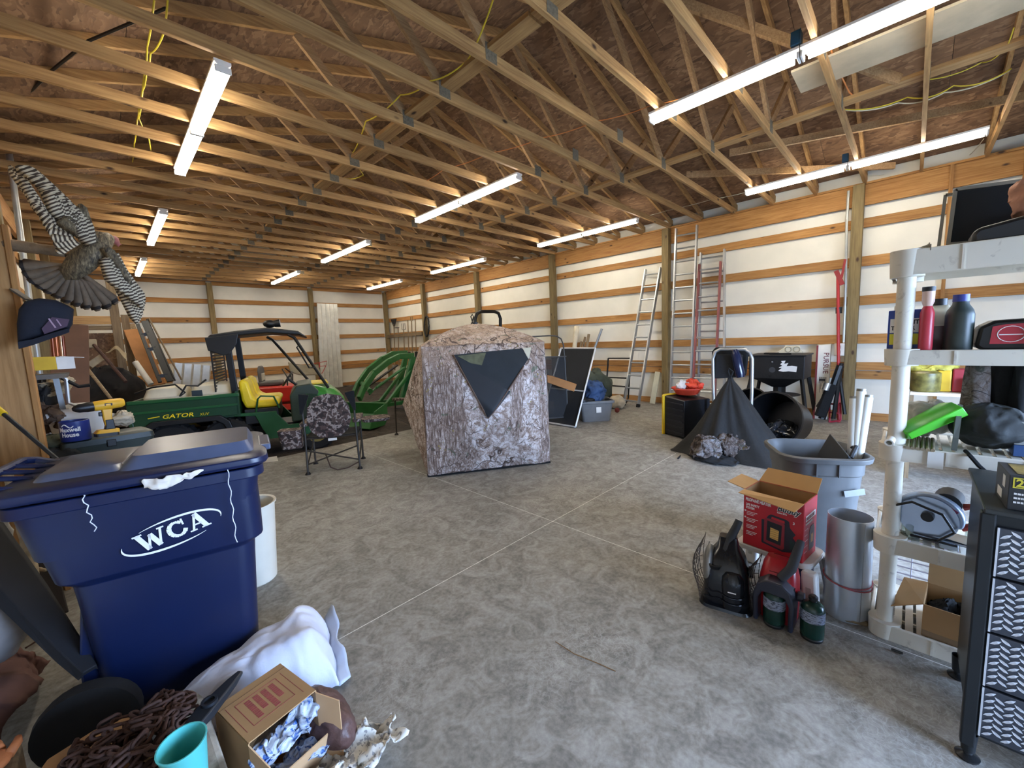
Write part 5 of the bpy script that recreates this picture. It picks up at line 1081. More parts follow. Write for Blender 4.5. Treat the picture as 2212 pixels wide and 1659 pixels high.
b = MB().ball((0, 0, 0), (.16, .12, .08), 22, 12); crumple(b, .06, 10, 4); b.v = [(6.18+v[0], 2.32+v[1], Ht+.12+v[2]) for v in b.v]; one('orange_cloth', b, orn, 'crumpled blaze orange cloth in the orange tray', 'cloth', smooth='all')
b = MB().ball((0, 0, 0), (.10, .08, .07), 20, 12); crumple(b, .04, 12, 6); b.v = [(6.05+v[0], 2.42+v[1], Ht+.14+v[2]) for v in b.v]; one('clear_bag', b, M('#cfc8c4', .35, name='clear_plastic'), 'clear crumpled plastic bag left in the orange tray', 'bag', smooth='all')
# seat pad and aluminium frame behind the black bag
ct = thing('cargo_frame', 'bent aluminium tube frame with black padded seat standing behind the black bag', 'frame', (0, 0, 0))
C_ = lambda x, y, X=6.0: at(x, y, 'x', X)
obj('tube_frame', MB().tube([C_(1543, 900), C_(1541, 850), C_(1540, 775), C_(1545, 760), C_(1556, 754), C_(1610, 755), C_(1620, 762), C_(1625, 775), C_(1624, 850), C_(1622, 900)], .022, 10), alu, ct, smooth=True)
obj('seat_pad', MB().loft([[tuple(at(x, y, 'x', X)) for x, y in ((1538, 760), (1545, 750), (1612, 750), (1618, 762), (1612, 812), (1536, 814))] for X in (6.12, 6.22)]), black_fab, ct, bevel=.03, smooth=True)
obj('seat_cushion', MB().loft([[tuple(at(x, y, 'x', X)) for x, y in ((1546, 765), (1606, 766), (1600, 815), (1542, 818))] for X in (6.04, 6.1)]), M('#212225', .95, bump=.4, name='dark_pad'), ct, bevel=.02, smooth=True)
obj('foot_bar', MB().tube([at(1560, 992, 'z', .02), at(1625, 998, 'z', .02), at(1640, 990, 'z', .02), at(1636, 975, 'z', .03)], .018, 8), M('#6d6f70', .4, .5, name='grey_tube2'), ct, smooth=True)
one('blue_bottle', MB().lathe([(0, 0), (.05, 0), (.06, .05), (.06, .3), (.03, .38), (0, .38)], 18, T(*at(1600, 815, 'x', 5.95)) @ RX(-12)), M('#141b33', .15, name='dark_blue_gloss'), 'glossy dark blue bottle held in the aluminium frame', 'bottle', smooth=True)
# black bag: tapering drape
cb_ = Vector((5.42, 1.52, 0)); apx = at(1578, 816, 'x', 5.62)
def drp(u, v):
    a = 2*PI*u; r_ = .62*(1-v)**.85*(1+.14*math.sin(3*a+1)+.10*math.sin(7*a)*(1-v)+.05*math.sin(13*a+4*v)); r_ = max(r_, .03)
    z = apx.z*v**1.15 if v < 1 else apx.z
    c = cb_.lerp(Vector((apx.x, apx.y, 0)), v); k = 1-.10*math.sin(PI*v)
    return (c.x+r_*k*math.cos(a)*.82, c.y+r_*k*math.sin(a), max(.006, z+.012*nz((u*9, v*6, 0))))
dt = thing('black_bag', 'large black fabric bag propped up in a cone, spilling camouflage cloth', 'bag', (0, 0, 0))
obj('drape', MB().grid(drp, 72, 26), M('#0f0f0f', .8, var=.3, bump=.4, name='black_nylon'), dt, smooth='all')
obj('draw_cord', MB().tube([apx, apx+Vector((0, .03, .08)), apx+Vector((0, .02, .12)), apx+Vector((0, -.03, .08)), apx], .01, 6), black_fab, dt)
obj('side_strap', MB().tube([apx-Vector((0, 0, .1)), px(1520, 900, 1.95), px(1480, 975, 2.1), at(1465, 990, 'z', .01)], .012, 6), black_fab, dt, smooth=True)
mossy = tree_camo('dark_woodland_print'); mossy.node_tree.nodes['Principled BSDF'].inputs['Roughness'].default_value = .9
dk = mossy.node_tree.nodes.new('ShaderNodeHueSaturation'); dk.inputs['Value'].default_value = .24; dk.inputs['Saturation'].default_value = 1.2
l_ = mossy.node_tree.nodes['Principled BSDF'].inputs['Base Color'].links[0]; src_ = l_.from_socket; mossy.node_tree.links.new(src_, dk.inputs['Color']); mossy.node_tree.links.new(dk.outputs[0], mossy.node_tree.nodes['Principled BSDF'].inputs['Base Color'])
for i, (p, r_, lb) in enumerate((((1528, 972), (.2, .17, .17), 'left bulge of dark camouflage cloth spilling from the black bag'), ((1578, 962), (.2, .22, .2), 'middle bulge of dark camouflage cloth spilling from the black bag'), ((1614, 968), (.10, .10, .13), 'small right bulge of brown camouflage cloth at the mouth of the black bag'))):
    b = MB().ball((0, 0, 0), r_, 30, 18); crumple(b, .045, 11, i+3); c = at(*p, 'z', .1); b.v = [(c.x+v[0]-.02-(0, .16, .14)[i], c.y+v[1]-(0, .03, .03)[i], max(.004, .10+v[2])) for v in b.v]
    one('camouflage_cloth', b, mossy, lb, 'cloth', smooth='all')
b = MB().ball((0, 0, 0), (.2, .3, .03), 24, 12); crumple(b, .03, 8, 5); c = at(1545, 992, 'z', .02); b.v = [(c.x+v[0], c.y+v[1]*.9, max(.004, .02+v[2])) for v in b.v]; one('fabric_fold', b, black_fab, 'flat black fabric fold in front of the camouflage cloth', 'cloth', smooth='all')
# game feeder
X0 = 7.62
fd_ = thing('deer_feeder', 'black box feeder on legs with torn white sticker and stamped lettering', 'feeder', (0, 0, 0))
fy1, fy0 = at(1618, 790, 'x', X0).y, at(1738, 790, 'x', X0).y; zt, zb = at(1690, 770, 'x', X0).z, at(1690, 819, 'x', X0).z
fb_ = M('#1b1b1c', .5, .2, var=.2, name='feeder_black')
obj('hopper', MB().bx(X0, X0+.62, fy0, fy1, zb, zt), fb_, fd_, bevel=.008); obj('lid', MB().bx(X0-.02, X0+.64, fy0-.02, fy1+.02, zt, zt+.025), fb_, fd_, bevel=.006)
obj('lid_latch', MB().bx(X0+.2, X0+.3, fy0+.4, fy0+.6, zt+.026, zt+.05).bx(X0+.1, X0+.14, fy0+.2, fy0+.5, zt+.026, zt+.05), black_mt, fd_)
cy_ = (fy0+fy1)/2
obj('funnel', MB().loft([[(X0+.31+a*.28, cy_+b*.34, zb) for a, b in ((-1, -1), (1, -1), (1, 1), (-1, 1))], [(X0+.31+a*.08, cy_+b*.09, zb-.16) for a, b in ((-1, -1), (1, -1), (1, 1), (-1, 1))]]), fb_, fd_)
obj('spinner_cage', MB().cyl((X0+.31, cy_, zb-.26), (X0+.31, cy_, zb-.16), .09), black_mt, fd_); obj('pan', MB().lathe([(0, 0), (.2, 0), (.3, .03), (.3, .036), (0, .01)], 20, T(X0+.31, cy_, zb-.32)), fb_, fd_, smooth=True)
for a, b in ((0, 0), (0, 1), (1, 0), (1, 1)): obj('leg', MB().board((X0+.03+a*.56, fy0+.04+b*(fy1-fy0-.08), zb+.05), (X0-.1+a*.8, fy0-.08+b*(fy1-fy0+.16), .0), .05, .035), black_mt, fd_)
wst = MB(); Fz = lambda x, y: at(x, y, 'x', X0-.003)
tear = [(1681, 800), (1698, 795), (1682, 797), (1700, 780), (1693, 787), (1688, 778), (1699, 779), (1712, 790), (1707, 793), (1721, 791), (1721, 804), (1705, 802), (1690, 803)]
tear = [(1681, 801), (1689, 795), (1682, 794), (1690, 790), (1685, 787), (1690, 783), (1687, 780), (1697, 779), (1694, 786), (1703, 784), (1699, 791), (1711, 790), (1722, 792), (1720, 804), (1704, 802), (1692, 803)]
wst.add([Fz(*p) for p in tear], [tuple(range(len(tear)))]); obj('torn_sticker', wst, white_pt, fd_, solid=.002)
text('GAME WINNER', .075, M('#0c0c0e', .6, name='stamped_black'), fd_, plane_m(tuple(Fz(1643, 814)), (0, -1, 0), (0, 0, 1)), 'stamped_lettering', bold=.002)
obj('round_badge', MB().cyl(Fz(1668, 799), Fz(1668, 799)+Vector((-.004, 0, 0)), .045, n=20), M('#3a3b3e', .5, name='badge_grey'), fd_); obj('bolt', MB().ball(tuple(Fz(1668, 782)), .018, 10, 6), steel, fd_)
c = at(1710, 757, 'x', 8.3); owl = MB().prism([(-.2, 0), (-.2, .10), (-.1, .17), (-.08, .22), (-.04, .2), (.04, .2), (.12, .21), (.12, .14), (.16, .1), (.16, 0)], 0, .05, plane_m((c.x, c.y, c.z-.12), (0, -1, 0), (0, 0, 1)))
ow = one('foam_pad', owl, M('#cfc7ae', .8, name='cream_foam'), 'cream foam piece with two round recesses behind the feeder lid', 'foam', bevel=.01)
for k in (-1, 1): q = obj('ring', MB().tube([(c.x-.055, c.y-.02+k*.06+.045*math.cos(a), c.z+.02+.045*math.sin(a)) for a in [2*PI*j/16 for j in range(16)]], .008, 6, True), M('#a89f86', .8, name='foam_ring'), ow)
# black pots
def pot(c, ax, r_, l_, lb):
    t = thing('nursery_tub', lb, 'tub', tuple(c)); m_, _ = frame((0, 0, 0), ax)
    obj('tub_body', MB().lathe([(0, 0), (r_*.8, 0), (r_*.98, l_*.9), (r_*1.04, l_*.92), (r_*1.04, l_), (r_*.97, l_), (r_*.78, .02), (0, .02)], 32, m_), M('#0b0b0d', .35, name='tub_black'), t, smooth=True); return t
pot(at(1706, 912, 'x', 6.55), (-.85, .30, .22), .36, .42, 'large black round tub lying on its side with its mouth toward the door')
pot(at(1640, 892, 'x', 7.2), (-.7, .3, .4), .30, .3, 'second black tub half hidden behind the black bag')
b = MB().ball((0, 0, 0), (.18, .22, .12), 26, 14); crumple(b, .08, 8, 4); c = at(1695, 938, 'x', 6.32); b.v = [(c.x+v[0], c.y+v[1], max(.03, c.z+v[2])) for v in b.v]; one('plastic_liner', b, M('#26282c', .15, name='shiny_black_film'), 'shiny black plastic film crumpled inside the large tub', 'liner', smooth='all')
# long carton with red stripe
lb0, lb1 = at(1772, 903, 'z', 0), at(1780, 745, 'x', 8.42)
cbx = thing('long_carton', 'tall white carton with a red edge and printed lettering leaning by the wall', 'carton', (0, 0, 0))
A_b, A_t = Vector((8.30, at(1765, 880, 'x', 8.3).y, .02)), at(1779, 746, 'x', 8.40); wv_ = Vector((0, -.16, 0))
wv_ = Vector((0, -(at(1765, 800, 'x', 8.35).y-at(1794, 800, 'x', 8.35).y), 0))*-1*-1
ul = at(1764, 746, 'x', 8.40); ur = at(1795, 744, 'x', 8.40); dl_ = at(1757, 880, 'x', 8.28); dr_ = at(1787, 885, 'x', 8.28)
def dn(a, b): t_ = (b.z-.01)/(b.z-a.z) if a.z != b.z else 1; return b+(a-b)*t_
dl2, dr2 = dn(dl_, ul), dn(dr_, ur); th2 = Vector((.09, 0, .01))
obj('carton_body', MB().add([dl2, dr2, ur, ul, dl2+th2, dr2+th2, ur+th2, ul+th2], [(0, 1, 2, 3), (7, 6, 5, 4), (0, 4, 5, 1), (1, 5, 6, 2), (2, 6, 7, 3), (3, 7, 4, 0)]), M('#d8d3c8', .7, var=.05, name='white_carton'), cbx)
sp = Vector((-.003, 0, 0)); f_ = lambda a, b, t_: a+(b-a)*t_
obj('red_edge', MB().add([dl2+sp, f_(dl2, dr2, .14)+sp, f_(ul, ur, .14)+sp, ul+sp], [(0, 1, 2, 3)]), M('#7d2a2c', .6, name='maroon_print'), cbx, solid=.001)
obj('hand_hole', MB().add([f_(dl_, ul, .45).lerp(f_(dr_, ur, .45), a)+sp+Vector((0, 0, z)) for a, z in ((.3, -.02), (.75, -.02), (.75, .02), (.3, .02))], [(0, 1, 2, 3)]), dark_pt, cbx, solid=.001)
tmx = plane_m(tuple(f_(ul, dl_, .12).lerp(f_(ur, dr_, .12), .55)+sp*1.5), (dl_-ul), (ur-ul)); text('PURSUE', .10, M('#6a2c30', .6, name='maroon_letters'), cbx, tmx, 'carton_lettering', bold=.001)
lm_ = MB()
for k in range(9): a = f_(ul, dl_, .42+.035*k if 0 else .35); lm_.add([f_(ul, dl_, t_).lerp(f_(ur, dr_, t_), s_)+sp for t_, s_ in ((.5, .3+.06*k), (.5+.05*((k*7) % 4+2), .3+.06*k), (.5+.05*((k*7) % 4+2), .33+.06*k), (.5, .33+.06*k))], [(0, 1, 2, 3)])
obj('small_print', lm_, M('#55504a', .7, name='grey_letters'), cbx)
# red pole and things around the near post
one('red_pole', MB().cyl(at(1812, 912, 'z', 0), at(1810, 588, 'x', 8.36), .022, n=10), M('#b02a2c', .4, name='red_enamel'), 'long red pole standing against the near wall post', 'pole', smooth=True)
one('pole_clamp', MB().cyl(at(1812, 677, 'x', 8.34), at(1812, 664, 'x', 8.34), .042, n=12), black_pl, 'black clamp around the red pole', 'clamp')
one('pole_saw_head', MB().board(at(1806, 585, 'x', 8.34), at(1820, 615, 'x', 8.34), .06, .04).board(at(1818, 600, 'x', 8.34), at(1826, 560, 'x', 8.34), .03, .02), M('#8e2426', .5, name='red_head'), 'red and black cutter head at the top of the red pole', 'tool head')
one('wall_conduit', MB().tube([at(1833, 412, 'x', 8.39), at(1829, 480, 'x', 8.39), at(1826, 640, 'x', 8.39), at(1822, 740, 'x', 8.39)], .018, 8), cnd, 'grey electrical conduit running down beside the near wall post', 'conduit', smooth=True)
ot = thing('electrical_box', 'white outlet box on the conduit beside the near wall post', 'outlet', tuple(at(1813, 755, 'x', 8.36))); obj('cover', MB().box((0, 0, 0), (.05, .13, .2)), white_pl, ot, bevel=.006); obj('socket', MB().box((-.027, 0, .04), (.004, .05, .05)).box((-.027, 0, -.04), (.004, .05, .05)), M('#b5b1a8', .5, name='socket_grey'), ot)
tp_ = thing('gun_rest', 'black folded tripod stand leaning by the carton and post', 'tripod', (0, 0, 0))
for a, b, r_ in (((1775, 905), (1815, 790), .05), ((1800, 905), (1818, 785), .03), ((1825, 895), (1812, 800), .025), ((1768, 880), (1800, 830), .04)): obj('leg', MB().cyl(Vector(at(*a, 'x', 8.0)), at(*b, 'x', 8.15), r_, n=8), black_mt, tp_, smooth=True)
obj('strap_bundle', MB().board(at(1770, 900, 'x', 7.95), at(1798, 830, 'x', 8.05), .14, .08), black_fab, tp_, bevel=.02)
obj('silver_tube', MB().cyl(at(1782, 843, 'x', 7.95), at(1788, 828, 'x', 7.98), .045, n=10), alu, tp_, smooth=True)
gs_ = MB(); 
for a, b in (((1790, 890), (1812, 893)), ((1790, 912), (1816, 908)), ((1792, 870), (1792, 912)), ((1815, 870), (1816, 908)), ((1790, 872), (1816, 874))): gs_.cyl(at(*a, 'x', 8.1), at(*b, 'x', 8.1), .015, n=6)
one('red_wire_stand', gs_, M('#a92a3a', .5, name='red_wire2'), 'small red wire stand on the floor at the foot of the near post', 'stand')
# grey waste can with tubes
gc = thing('trash_can', 'large open grey trash can with rectangular rim behind the red heater box', 'trash can', (3.32, .435, 0), -62)
gcm = M('#5a5c5d', .5, name='slate_grey_plastic'); 
obj('can_body', MB().loft([rrect(.36, .36, .10, 5, 0), rrect(.44, .44, .12, 5, .60), rrect(.455, .455, .12, 5, .605), rrect(.46, .46, .12, 5, .685), rrect(.52, .52, .14, 5, .69), rrect(.53, .53, .14, 5, .72), rrect(.49, .49, .13, 5, .728), rrect(.45, .45, .12, 5, .69), rrect(.35, .35, .10, 5, .02)]), gcm, gc, smooth=True, bevel=.003)
for s_ in (-.07, .05): obj('rim_rib', MB().bx(s_-.004, s_+.004, -.24, -.228, .60, .69), gcm, gc)
obj('tape_label', MB().box((.02, 0, 0), (.11, .003, .04), T(.12, -.222, .50) @ RZ(3) @ RY(-12)), M('#aab0b4', .3, .4, name='silver_tape'), gc)
wt = M('#d8d6cc', .45, var=.04, name='milky_tube')
for (xa, ya, xb, yb_, lb) in ((1848, 985, 1846, 856, 'left white fluorescent tube standing in the grey trash can'), (1855, 988, 1861, 840, 'tallest white fluorescent tube, middle of three in the grey trash can'), (1862, 990, 1876, 853, 'right white fluorescent tube standing in the grey trash can')):
    b_, t_ = at(xa-8, ya, 'x', 3.36), at(xb, yb_, 'x', 3.42); b_ = b_+(b_-t_)*.9; tt_ = thing('loose_tube', lb, 'tube', tuple(b_), group='fluorescent tubes in the grey trash can'); v_ = t_-b_
    obj('glass', MB().cyl(v_*.02, v_*.98, .026, n=14), wt, tt_, smooth=True); obj('end_cap', MB().cyl(v_*.98, v_, .025, n=14), M('#8d8a80', .4, .6, name='tube_cap'), tt_, smooth=True)
dp = thing('dust_pan', 'dark grey long-handled dust pan stuck in the grey trash can', 'dust pan', (3.36, .36, .60), 0, rot=(R(20), R(-20), R(30)))
obj('pan', MB().loft([[(-.12, -.03, 0), (.12, -.03, 0), (.12, .0, .16), (-.12, 0, .16)], [(-.13, .02, 0), (.13, .02, 0), (.13, .04, .18), (-.13, .04, .18)]]), M('#2b2d30', .5, name='charcoal_plastic'), dp, bevel=.006); obj('pan_handle', MB().tube([(-.1, 0, .16), (-.05, -.02, .22), (.0, -.04, .18), (0, -.06, .0)], .014, 8), M('#2b2d30', .5, name='charcoal_plastic'), dp, smooth=True)
# ================================================================ RIGHT FOREGROUND
# step stool
stl_ = thing('step_stool', 'white plastic step stool under the red heater box', 'stool', (2.69, .50, 0), -8)
ivw = M('#d6d4cf', .5, var=.04, name='white_stool')
obj('seat', MB().loft([rrect(.26, .38, .05, 4, .235), rrect(.27, .39, .05, 4, .26), rrect(.26, .38, .05, 4, .268)]), ivw, stl_, smooth=True)
for a in (-1, 1):
    for b in (-1, 1):
        obj('leg', MB().loft([[(a*(.13+.05*k)+i*.03, b*(.19+.03*k)+j*.035, .24-.24*k) for i, j in ((-1, -1), (1, -1), (1, 1), (-1, 1))] for k in (0, .5, 1)]), ivw, stl_, bevel=.012, smooth=True)
        obj('leg_groove', MB().loft([[(a*(.13+.05*k)-.032, b*(.19+.03*k)+j*.012, .22-.2*k) for j in (-1, 1)]+[(a*(.13+.05*k)-.028, b*(.19+.03*k)+j*.012, .22-.2*k) for j in (1, -1)] for k in (0, 1)]), M('#aaa7a0', .6, name='groove_grey'), stl_)
# heater carton
redc = M('#b8222c', .5, var=.06, name='carton_red')
bxh = thing('heater_carton', 'red propane heater carton with open flaps on the white stool', 'carton', (2.555, .515, .270), -8)
BW, BD, BH = .30, .21, .335  # along y, along x, height
obj('front_wall', MB().bx(0, .004, -BW/2, BW/2, 0, BH), redc, bxh); obj('back_wall', MB().bx(BD-.004, BD, -BW/2, BW/2, 0, BH), redc, bxh); obj('bottom', MB().bx(0, BD, -BW/2, BW/2, 0, .004), card, bxh)
for s_ in (-1, 1): obj('side_wall', MB().bx(.004, BD-.004, s_*BW/2-.002, s_*BW/2+.002, 0, BH), redc, bxh)
inn = M('#a57f55', .85, name='kraft')
obj('liner', MB().bx(.005, .007, -BW/2+.004, BW/2-.004, .01, BH-.001).bx(BD-.007, BD-.005, -BW/2+.004, BW/2-.004, .01, BH-.001).bx(.006, BD-.006, BW/2-.005, BW/2-.003, .01, BH-.001).bx(.006, BD-.006, -BW/2+.003, -BW/2+.005, .01, BH-.001).bx(.006, BD-.006, -BW/2+.005, BW/2-.005, .005, .008), inn, bxh)
kl = M('#bd935f', .85, var=.05, name='flap_kraft')
def flap(p, nm='flap'): obj(nm, MB().add(p, [(0, 1, 2, 3)]), kl, bxh, solid=.004)
flap([(0, -BW/2, BH), (0, BW/2, BH), (-.075, BW/2-.0, BH+.0), (-.07, -BW/2+.02, BH-.03)])
flap([(BD, -BW/2, BH), (BD, BW/2, BH), (BD+.075, BW/2-.02, BH+.07), (BD+.075, -BW/2, BH+.07)])
flap([(.01, BW/2, BH), (BD-.01, BW/2, BH), (BD-.01, BW/2+.10, BH+.02), (.01, BW/2+.10, BH+.02)])
flap([(.01, -BW/2, BH), (BD-.01, -BW/2, BH), (BD-.01, -BW/2-.03, BH-.09), (.01, -BW/2-.03, BH-.09)]) if 0 else None
fmx = plane_m((-.0008, BW/2, 0), (0, -1, 0), (0, 0, 1))   # local x runs right, y up on the front
text('PROPANE HEATER', .026, white_pt, bxh, fmx @ T(.010, .272, 0), 'carton_lettering', bold=.0009, sx=.62)
text('LIFE SAFETY\nSYSTEM', .019, white_pt, bxh, fmx @ T(.012, .244, 0), 'carton_lettering', bold=.0006, sx=.72)
text('Buddy', .042, white_pt, bxh, fmx @ T(.175, .262, 0), 'carton_lettering', bold=.003, shear=.25); text('Buddy', .042, dark_pt, bxh, fmx @ T(.175, .262, .0009), 'carton_lettering', bold=.0008, shear=.25)
text('9,000 BTU', .011, white_pt, bxh, fmx @ T(.175, .246, 0), 'carton_lettering', bold=.0004)
text('3', .02, white_pt, bxh, fmx @ T(.252, .205, 0), 'carton_lettering', bold=.0005)
lnm = MB(); rb = random.Random(9)
for y in (.205, .165, .125, .085):
    for j in range(3):
        x = .018
        while x < .075-.012*j:
            w_ = rb.uniform(.004, .010); lnm.bx(x, x+w_, y-.009*j, y-.009*j+.0035, .0002, .0008, fmx); x += w_+.0015
for y in (.21, .17): lnm.cyl(fmx @ Vector((.010, y, 0)), fmx @ Vector((.010, y, .0008)), .005, n=14)
obj('bullet_print', lnm, white_pt, bxh)
# picture of a heater printed on the front
pm = thing
pic = obj('printed_heater', MB().prism([(.10, .05), (.105, .045), (.205, .03), (.245, .04), (.27, .06), (.27, .11), (.255, .13), (.268, .15), (.24, .18), (.235, .215), (.22, .222), (.145, .228), (.13, .215), (.12, .19), (.098, .185)], .0002, .0009, fmx), M('#2a2833', .5, name='printed_dark'), bxh)
obj('printed_body', MB().prism([(.112, .055), (.205, .04), (.215, .05), (.215, .19), (.205, .2), (.12, .2), (.112, .19)], .001, .0014, fmx), M('#8e2733', .5, name='printed_red'), pic); obj('printed_window', MB().prism([(.125, .07), (.198, .062), (.202, .18), (.128, .187)], .0015, .0018, fmx), dark_pt, pic)
obj('printed_glow', MB().prism([(.143, .09), (.185, .084), (.188, .145), (.145, .152)], .0019, .0022, fmx), M('#e3b261', .5, var=.05, name='printed_amber'), pic)
gl_ = MB()
for k in range(5): gl_.bx(.141, .19, .093+.012*k, .0942+.012*k, .0023, .0025, fmx)
obj('printed_bars', gl_, dark_pt, pic); obj('handle_hole', MB().prism([(.148, .203), (.215, .198), (.213, .211), (.15, .216)], .0015, .0018, fmx), redc, pic)
obj('printed_canister', MB().prism([(.242, .055), (.264, .065), (.264, .105), (.242, .12)], .001, .0014, fmx), M('#1f3b38', .5, name='printed_green'), pic)
smx = plane_m((0, -BW/2-.0026, 0), (1, 0, 0), (0, 0, 1)); 
obj('side_panel_print', MB().prism([(.03, .225), (.18, .225), (.18, .258), (.03, .258)], .0002, .0006, smx), white_pt, bxh); text('INDOOR SAFE', .026, M('#8a5a60', .5, name='dusty_red'), bxh, smx @ T(.034, .232, .0009), 'side_lettering', bold=.0006, sx=.78)
text('PROPANE HEATER', .014, white_pt, bxh, smx @ T(.03, .205, .0002), 'side_lettering', bold=.0004, sx=.9)
sl = MB()
for k in range(5): sl.bx(.02, .06+.008*(k % 3), .05+.032*k, .054+.032*k, .0002, .0006, smx)
obj('side_small_print', sl, M('#d9a9a8', .6, name='pink_print'), bxh); sp_ = obj('side_printed_heater', MB().prism([(.095, .04), (.17, .04), (.175, .15), (.16, .18), (.11, .18), (.092, .15)], .0002, .0008, smx), M('#4a1a20', .5, name='printed_maroon'), bxh); obj('side_printed_glow', MB().prism([(.12, .08), (.15, .08), (.15, .13), (.12, .13)], .0009, .0012, smx), M('#c9964b', .5, name='printed_amber2'), sp_)
# black portable heater
bh_ = thing('portable_heater', 'black portable propane heater with wire guard, left of the red one', 'heater', (2.375, .69, 0), 12)
gl2 = M('#1b1e24', .22, var=.05, name='gloss_black')
def shell(par, mat, s_=1.0, top=.36, back=.0):
    rings = []
    for z, hx, hy, cx in ((.012, .105, .115, 0), (.03, .112, .12, 0), (.10, .108, .115, 0), (.20, .10, .108, .01), (.27, .085, .085, .025), (.31, .055, .055, .04), (top, .03, .045, .055)):
        rings.append(rrect(hx*2*s_, hy*2*s_, min(hx, hy)*.55*s_, 4, z*s_, cx*s_))
    return obj('shell', MB().loft(rings), mat, par, smooth=True)
shell(bh_, gl2)
obj('base_tray', MB().loft([rrect(.26, .27, .06, 4, 0), rrect(.25, .26, .06, 4, .016)]), gl2, bh_, smooth=True)
obj('tank_dome', MB().lathe([(0, .02), (.058, .02), (.06, .15), (.055, .19), (.035, .215), (0, .22)], 24, T(-.075, -.035, 0)), gl2, bh_, smooth=True)
for z in (.06, .095): obj('rib', MB().tube([(-.075+.0615*math.cos(a), -.035+.0615*math.sin(a), z) for a in [R(110+14*k) for k in range(11)]], .004, 6), gl2, bh_, smooth=True); obj('rib', MB().tube([(-.1125, .02+.01*k, z+.004*math.sin(k)) for k in range(9)], .004, 6), gl2, bh_, smooth=True)
obj('brand_mark', MB().bx(-.1375, -.1362, -.055, -.015, .125, .131), white_pt, bh_)
obj('valve_cup', MB().lathe([(0, .215), (.03, .215), (.036, .235), (.03, .24), (.024, .22), (0, .22)], 16, T(-.065, .055, 0)), black_pl, bh_, smooth=True)
obj('control_knob', MB().cyl((.0, -.105, .20), (-.0, -.13, .20), .03, n=20), black_pl, bh_, bevel=.004)
obj('handle', MB().tube([(-.02, .02, .26), (.03, .0, .33), (.075, -.04, .42), (.09, -.05, .45)], [.03, .026, .022, .02], 10), M('#2b2d31', .7, name='soft_black_grip'), bh_, smooth=True)
vt = MB()
for k in range(11): vt.box((.0+.0, .098-.0*k, 0), (.05, .004, .003), T(.02, -.02*0-.0, .235+.007*k) @ RZ(0))
obj('vent_slots', vt, black_mt, bh_)
def cage(par, cx, cy0, R_, h, nm='wire_guard'):
    g_ = MB(); 
    for i in range(9):
        y = cy0
        for s_ in (-1, 1):
            pts = []
            for k in range(13):
                t_ = k/12; zz = .03+h*t_; xx = cx+(i-4)*R_*.25+s_*R_*.09*math.sin(k*PI/1.5); pts.append((xx, cy0+.055*math.sin(PI*t_)*(1-((i-4)/4.6)**2), zz))
            g_.tube(pts, .0016, 4)
    for k in (0, 3, 6, 9, 12):
        t_ = k/12; g_.tube([(cx+(i-4)*R_*.25, cy0+.055*math.sin(PI*t_)*(1-((i-4)/4.6)**2), .03+h*t_) for i in range(9)], .002, 4)
    return obj(nm, g_, M('#4a4644', .5, .5, name='guard_wire'), par)
cage(bh_, -.0, .125, .11, .30)
obj('reflector', MB().ball((0, .09, .19), (.09, .035, .12), 18, 12), M('#8c8a86', .4, .6, name='reflector'), bh_, smooth='all')
# red portable heater with canister
rh = thing('portable_heater', 'red and dark grey portable heater with a green canister fitted', 'heater', (2.395, .445, 0), 0)
chg = M('#2a2d3b', .4, name='charcoal_blue')
rdg = M('#a81f2b', .3, var=.05, name='heater_red')
obj('shell', MB().loft([rrect(.17, .17, .05, 4, .005, .03), rrect(.18, .175, .05, 4, .12, .03), rrect(.17, .17, .05, 4, .22, .035), rrect(.12, .15, .05, 4, .29, .04), rrect(.06, .12, .025, 4, .32, .045)]), rdg, rh, smooth=True)
hood = MB().loft([[(x, y, z) for y, z in ((-.088, .01), (-.092, .15), (-.075, .215), (-.035, .25), (.035, .25), (.075, .215), (.092, .15), (.088, .01), (.066, .01), (.068, .14), (.05, .18), (-.05, .18), (-.068, .14), (-.066, .01))] for x in (-.115, -.06, .0)])
obj('hood', hood, chg, rh, bevel=.008, smooth=True); obj('hood_back', MB().bx(-.045, -.02, -.08, .08, .01, .21), M('#14161b', .5, name='hood_black'), rh)  # near-black plate set inside the hood
obj('handle', MB().tube([(-.05, -.02, .25), (-.03, -.06, .31), (.03, -.075, .385), (.08, -.08, .42)], [.022, .024, .022, .018], 10), M('#34363b', .7, name='grip_grey'), rh, smooth=True)
vt = MB()
for k in range(9): vt.box((-.03+.012*k, 0, .262+.007*k), (.004, .07, .008))
obj('vent_slots', vt, M('#5e1118', .6, name='dark_red'), rh)
cage(rh, .02, .10, .08, .25); obj('control_knob', MB().cyl((-.02, -.09, .17), (-.02, -.12, .17), .025, n=18), chg, rh, bevel=.004)
def canister(loc, lb):
    t = thing('propane_canister', lb, 'canister', loc, 20)
    obj('tank', MB().lathe([(0, .008), (.035, .004), (.048, .018), (.05, .03), (.05, .155), (.045, .175), (.03, .19), (.014, .195), (0, .195)], 28), M('#14332c', .25, var=.05, name='bottle_green'), t, smooth=True)
    obj('label_band', MB().lathe([(.0504, .10), (.0508, .10), (.0508, .155), (.0504, .155)], 28), (lambda q: (q.fin(q.mix(q.ramp(q.noise(q.coord((1, 1, 4)), 60, 2), [(.5, (0, 0, 0)), (.56, (1, 1, 1))]), '#8f97ab', '#3c434e'), .4), q.m)[1])(NT('canister_label')), t, smooth=True)
    obj('valve', MB().lathe([(0, .19), (.015, .19), (.015, .20), (.02, .204), (.02, .218), (.012, .226), (0, .227)], 18), black_pl, t, smooth=True); obj('foot_ring', MB().lathe([(.0, 0), (.046, 0), (.049, .012), (.044, .02), (0, .02)], 24), black_pl, t, smooth=True); return t
canister((2.335, .285, 0), 'green propane canister standing alone on the floor by the heaters')
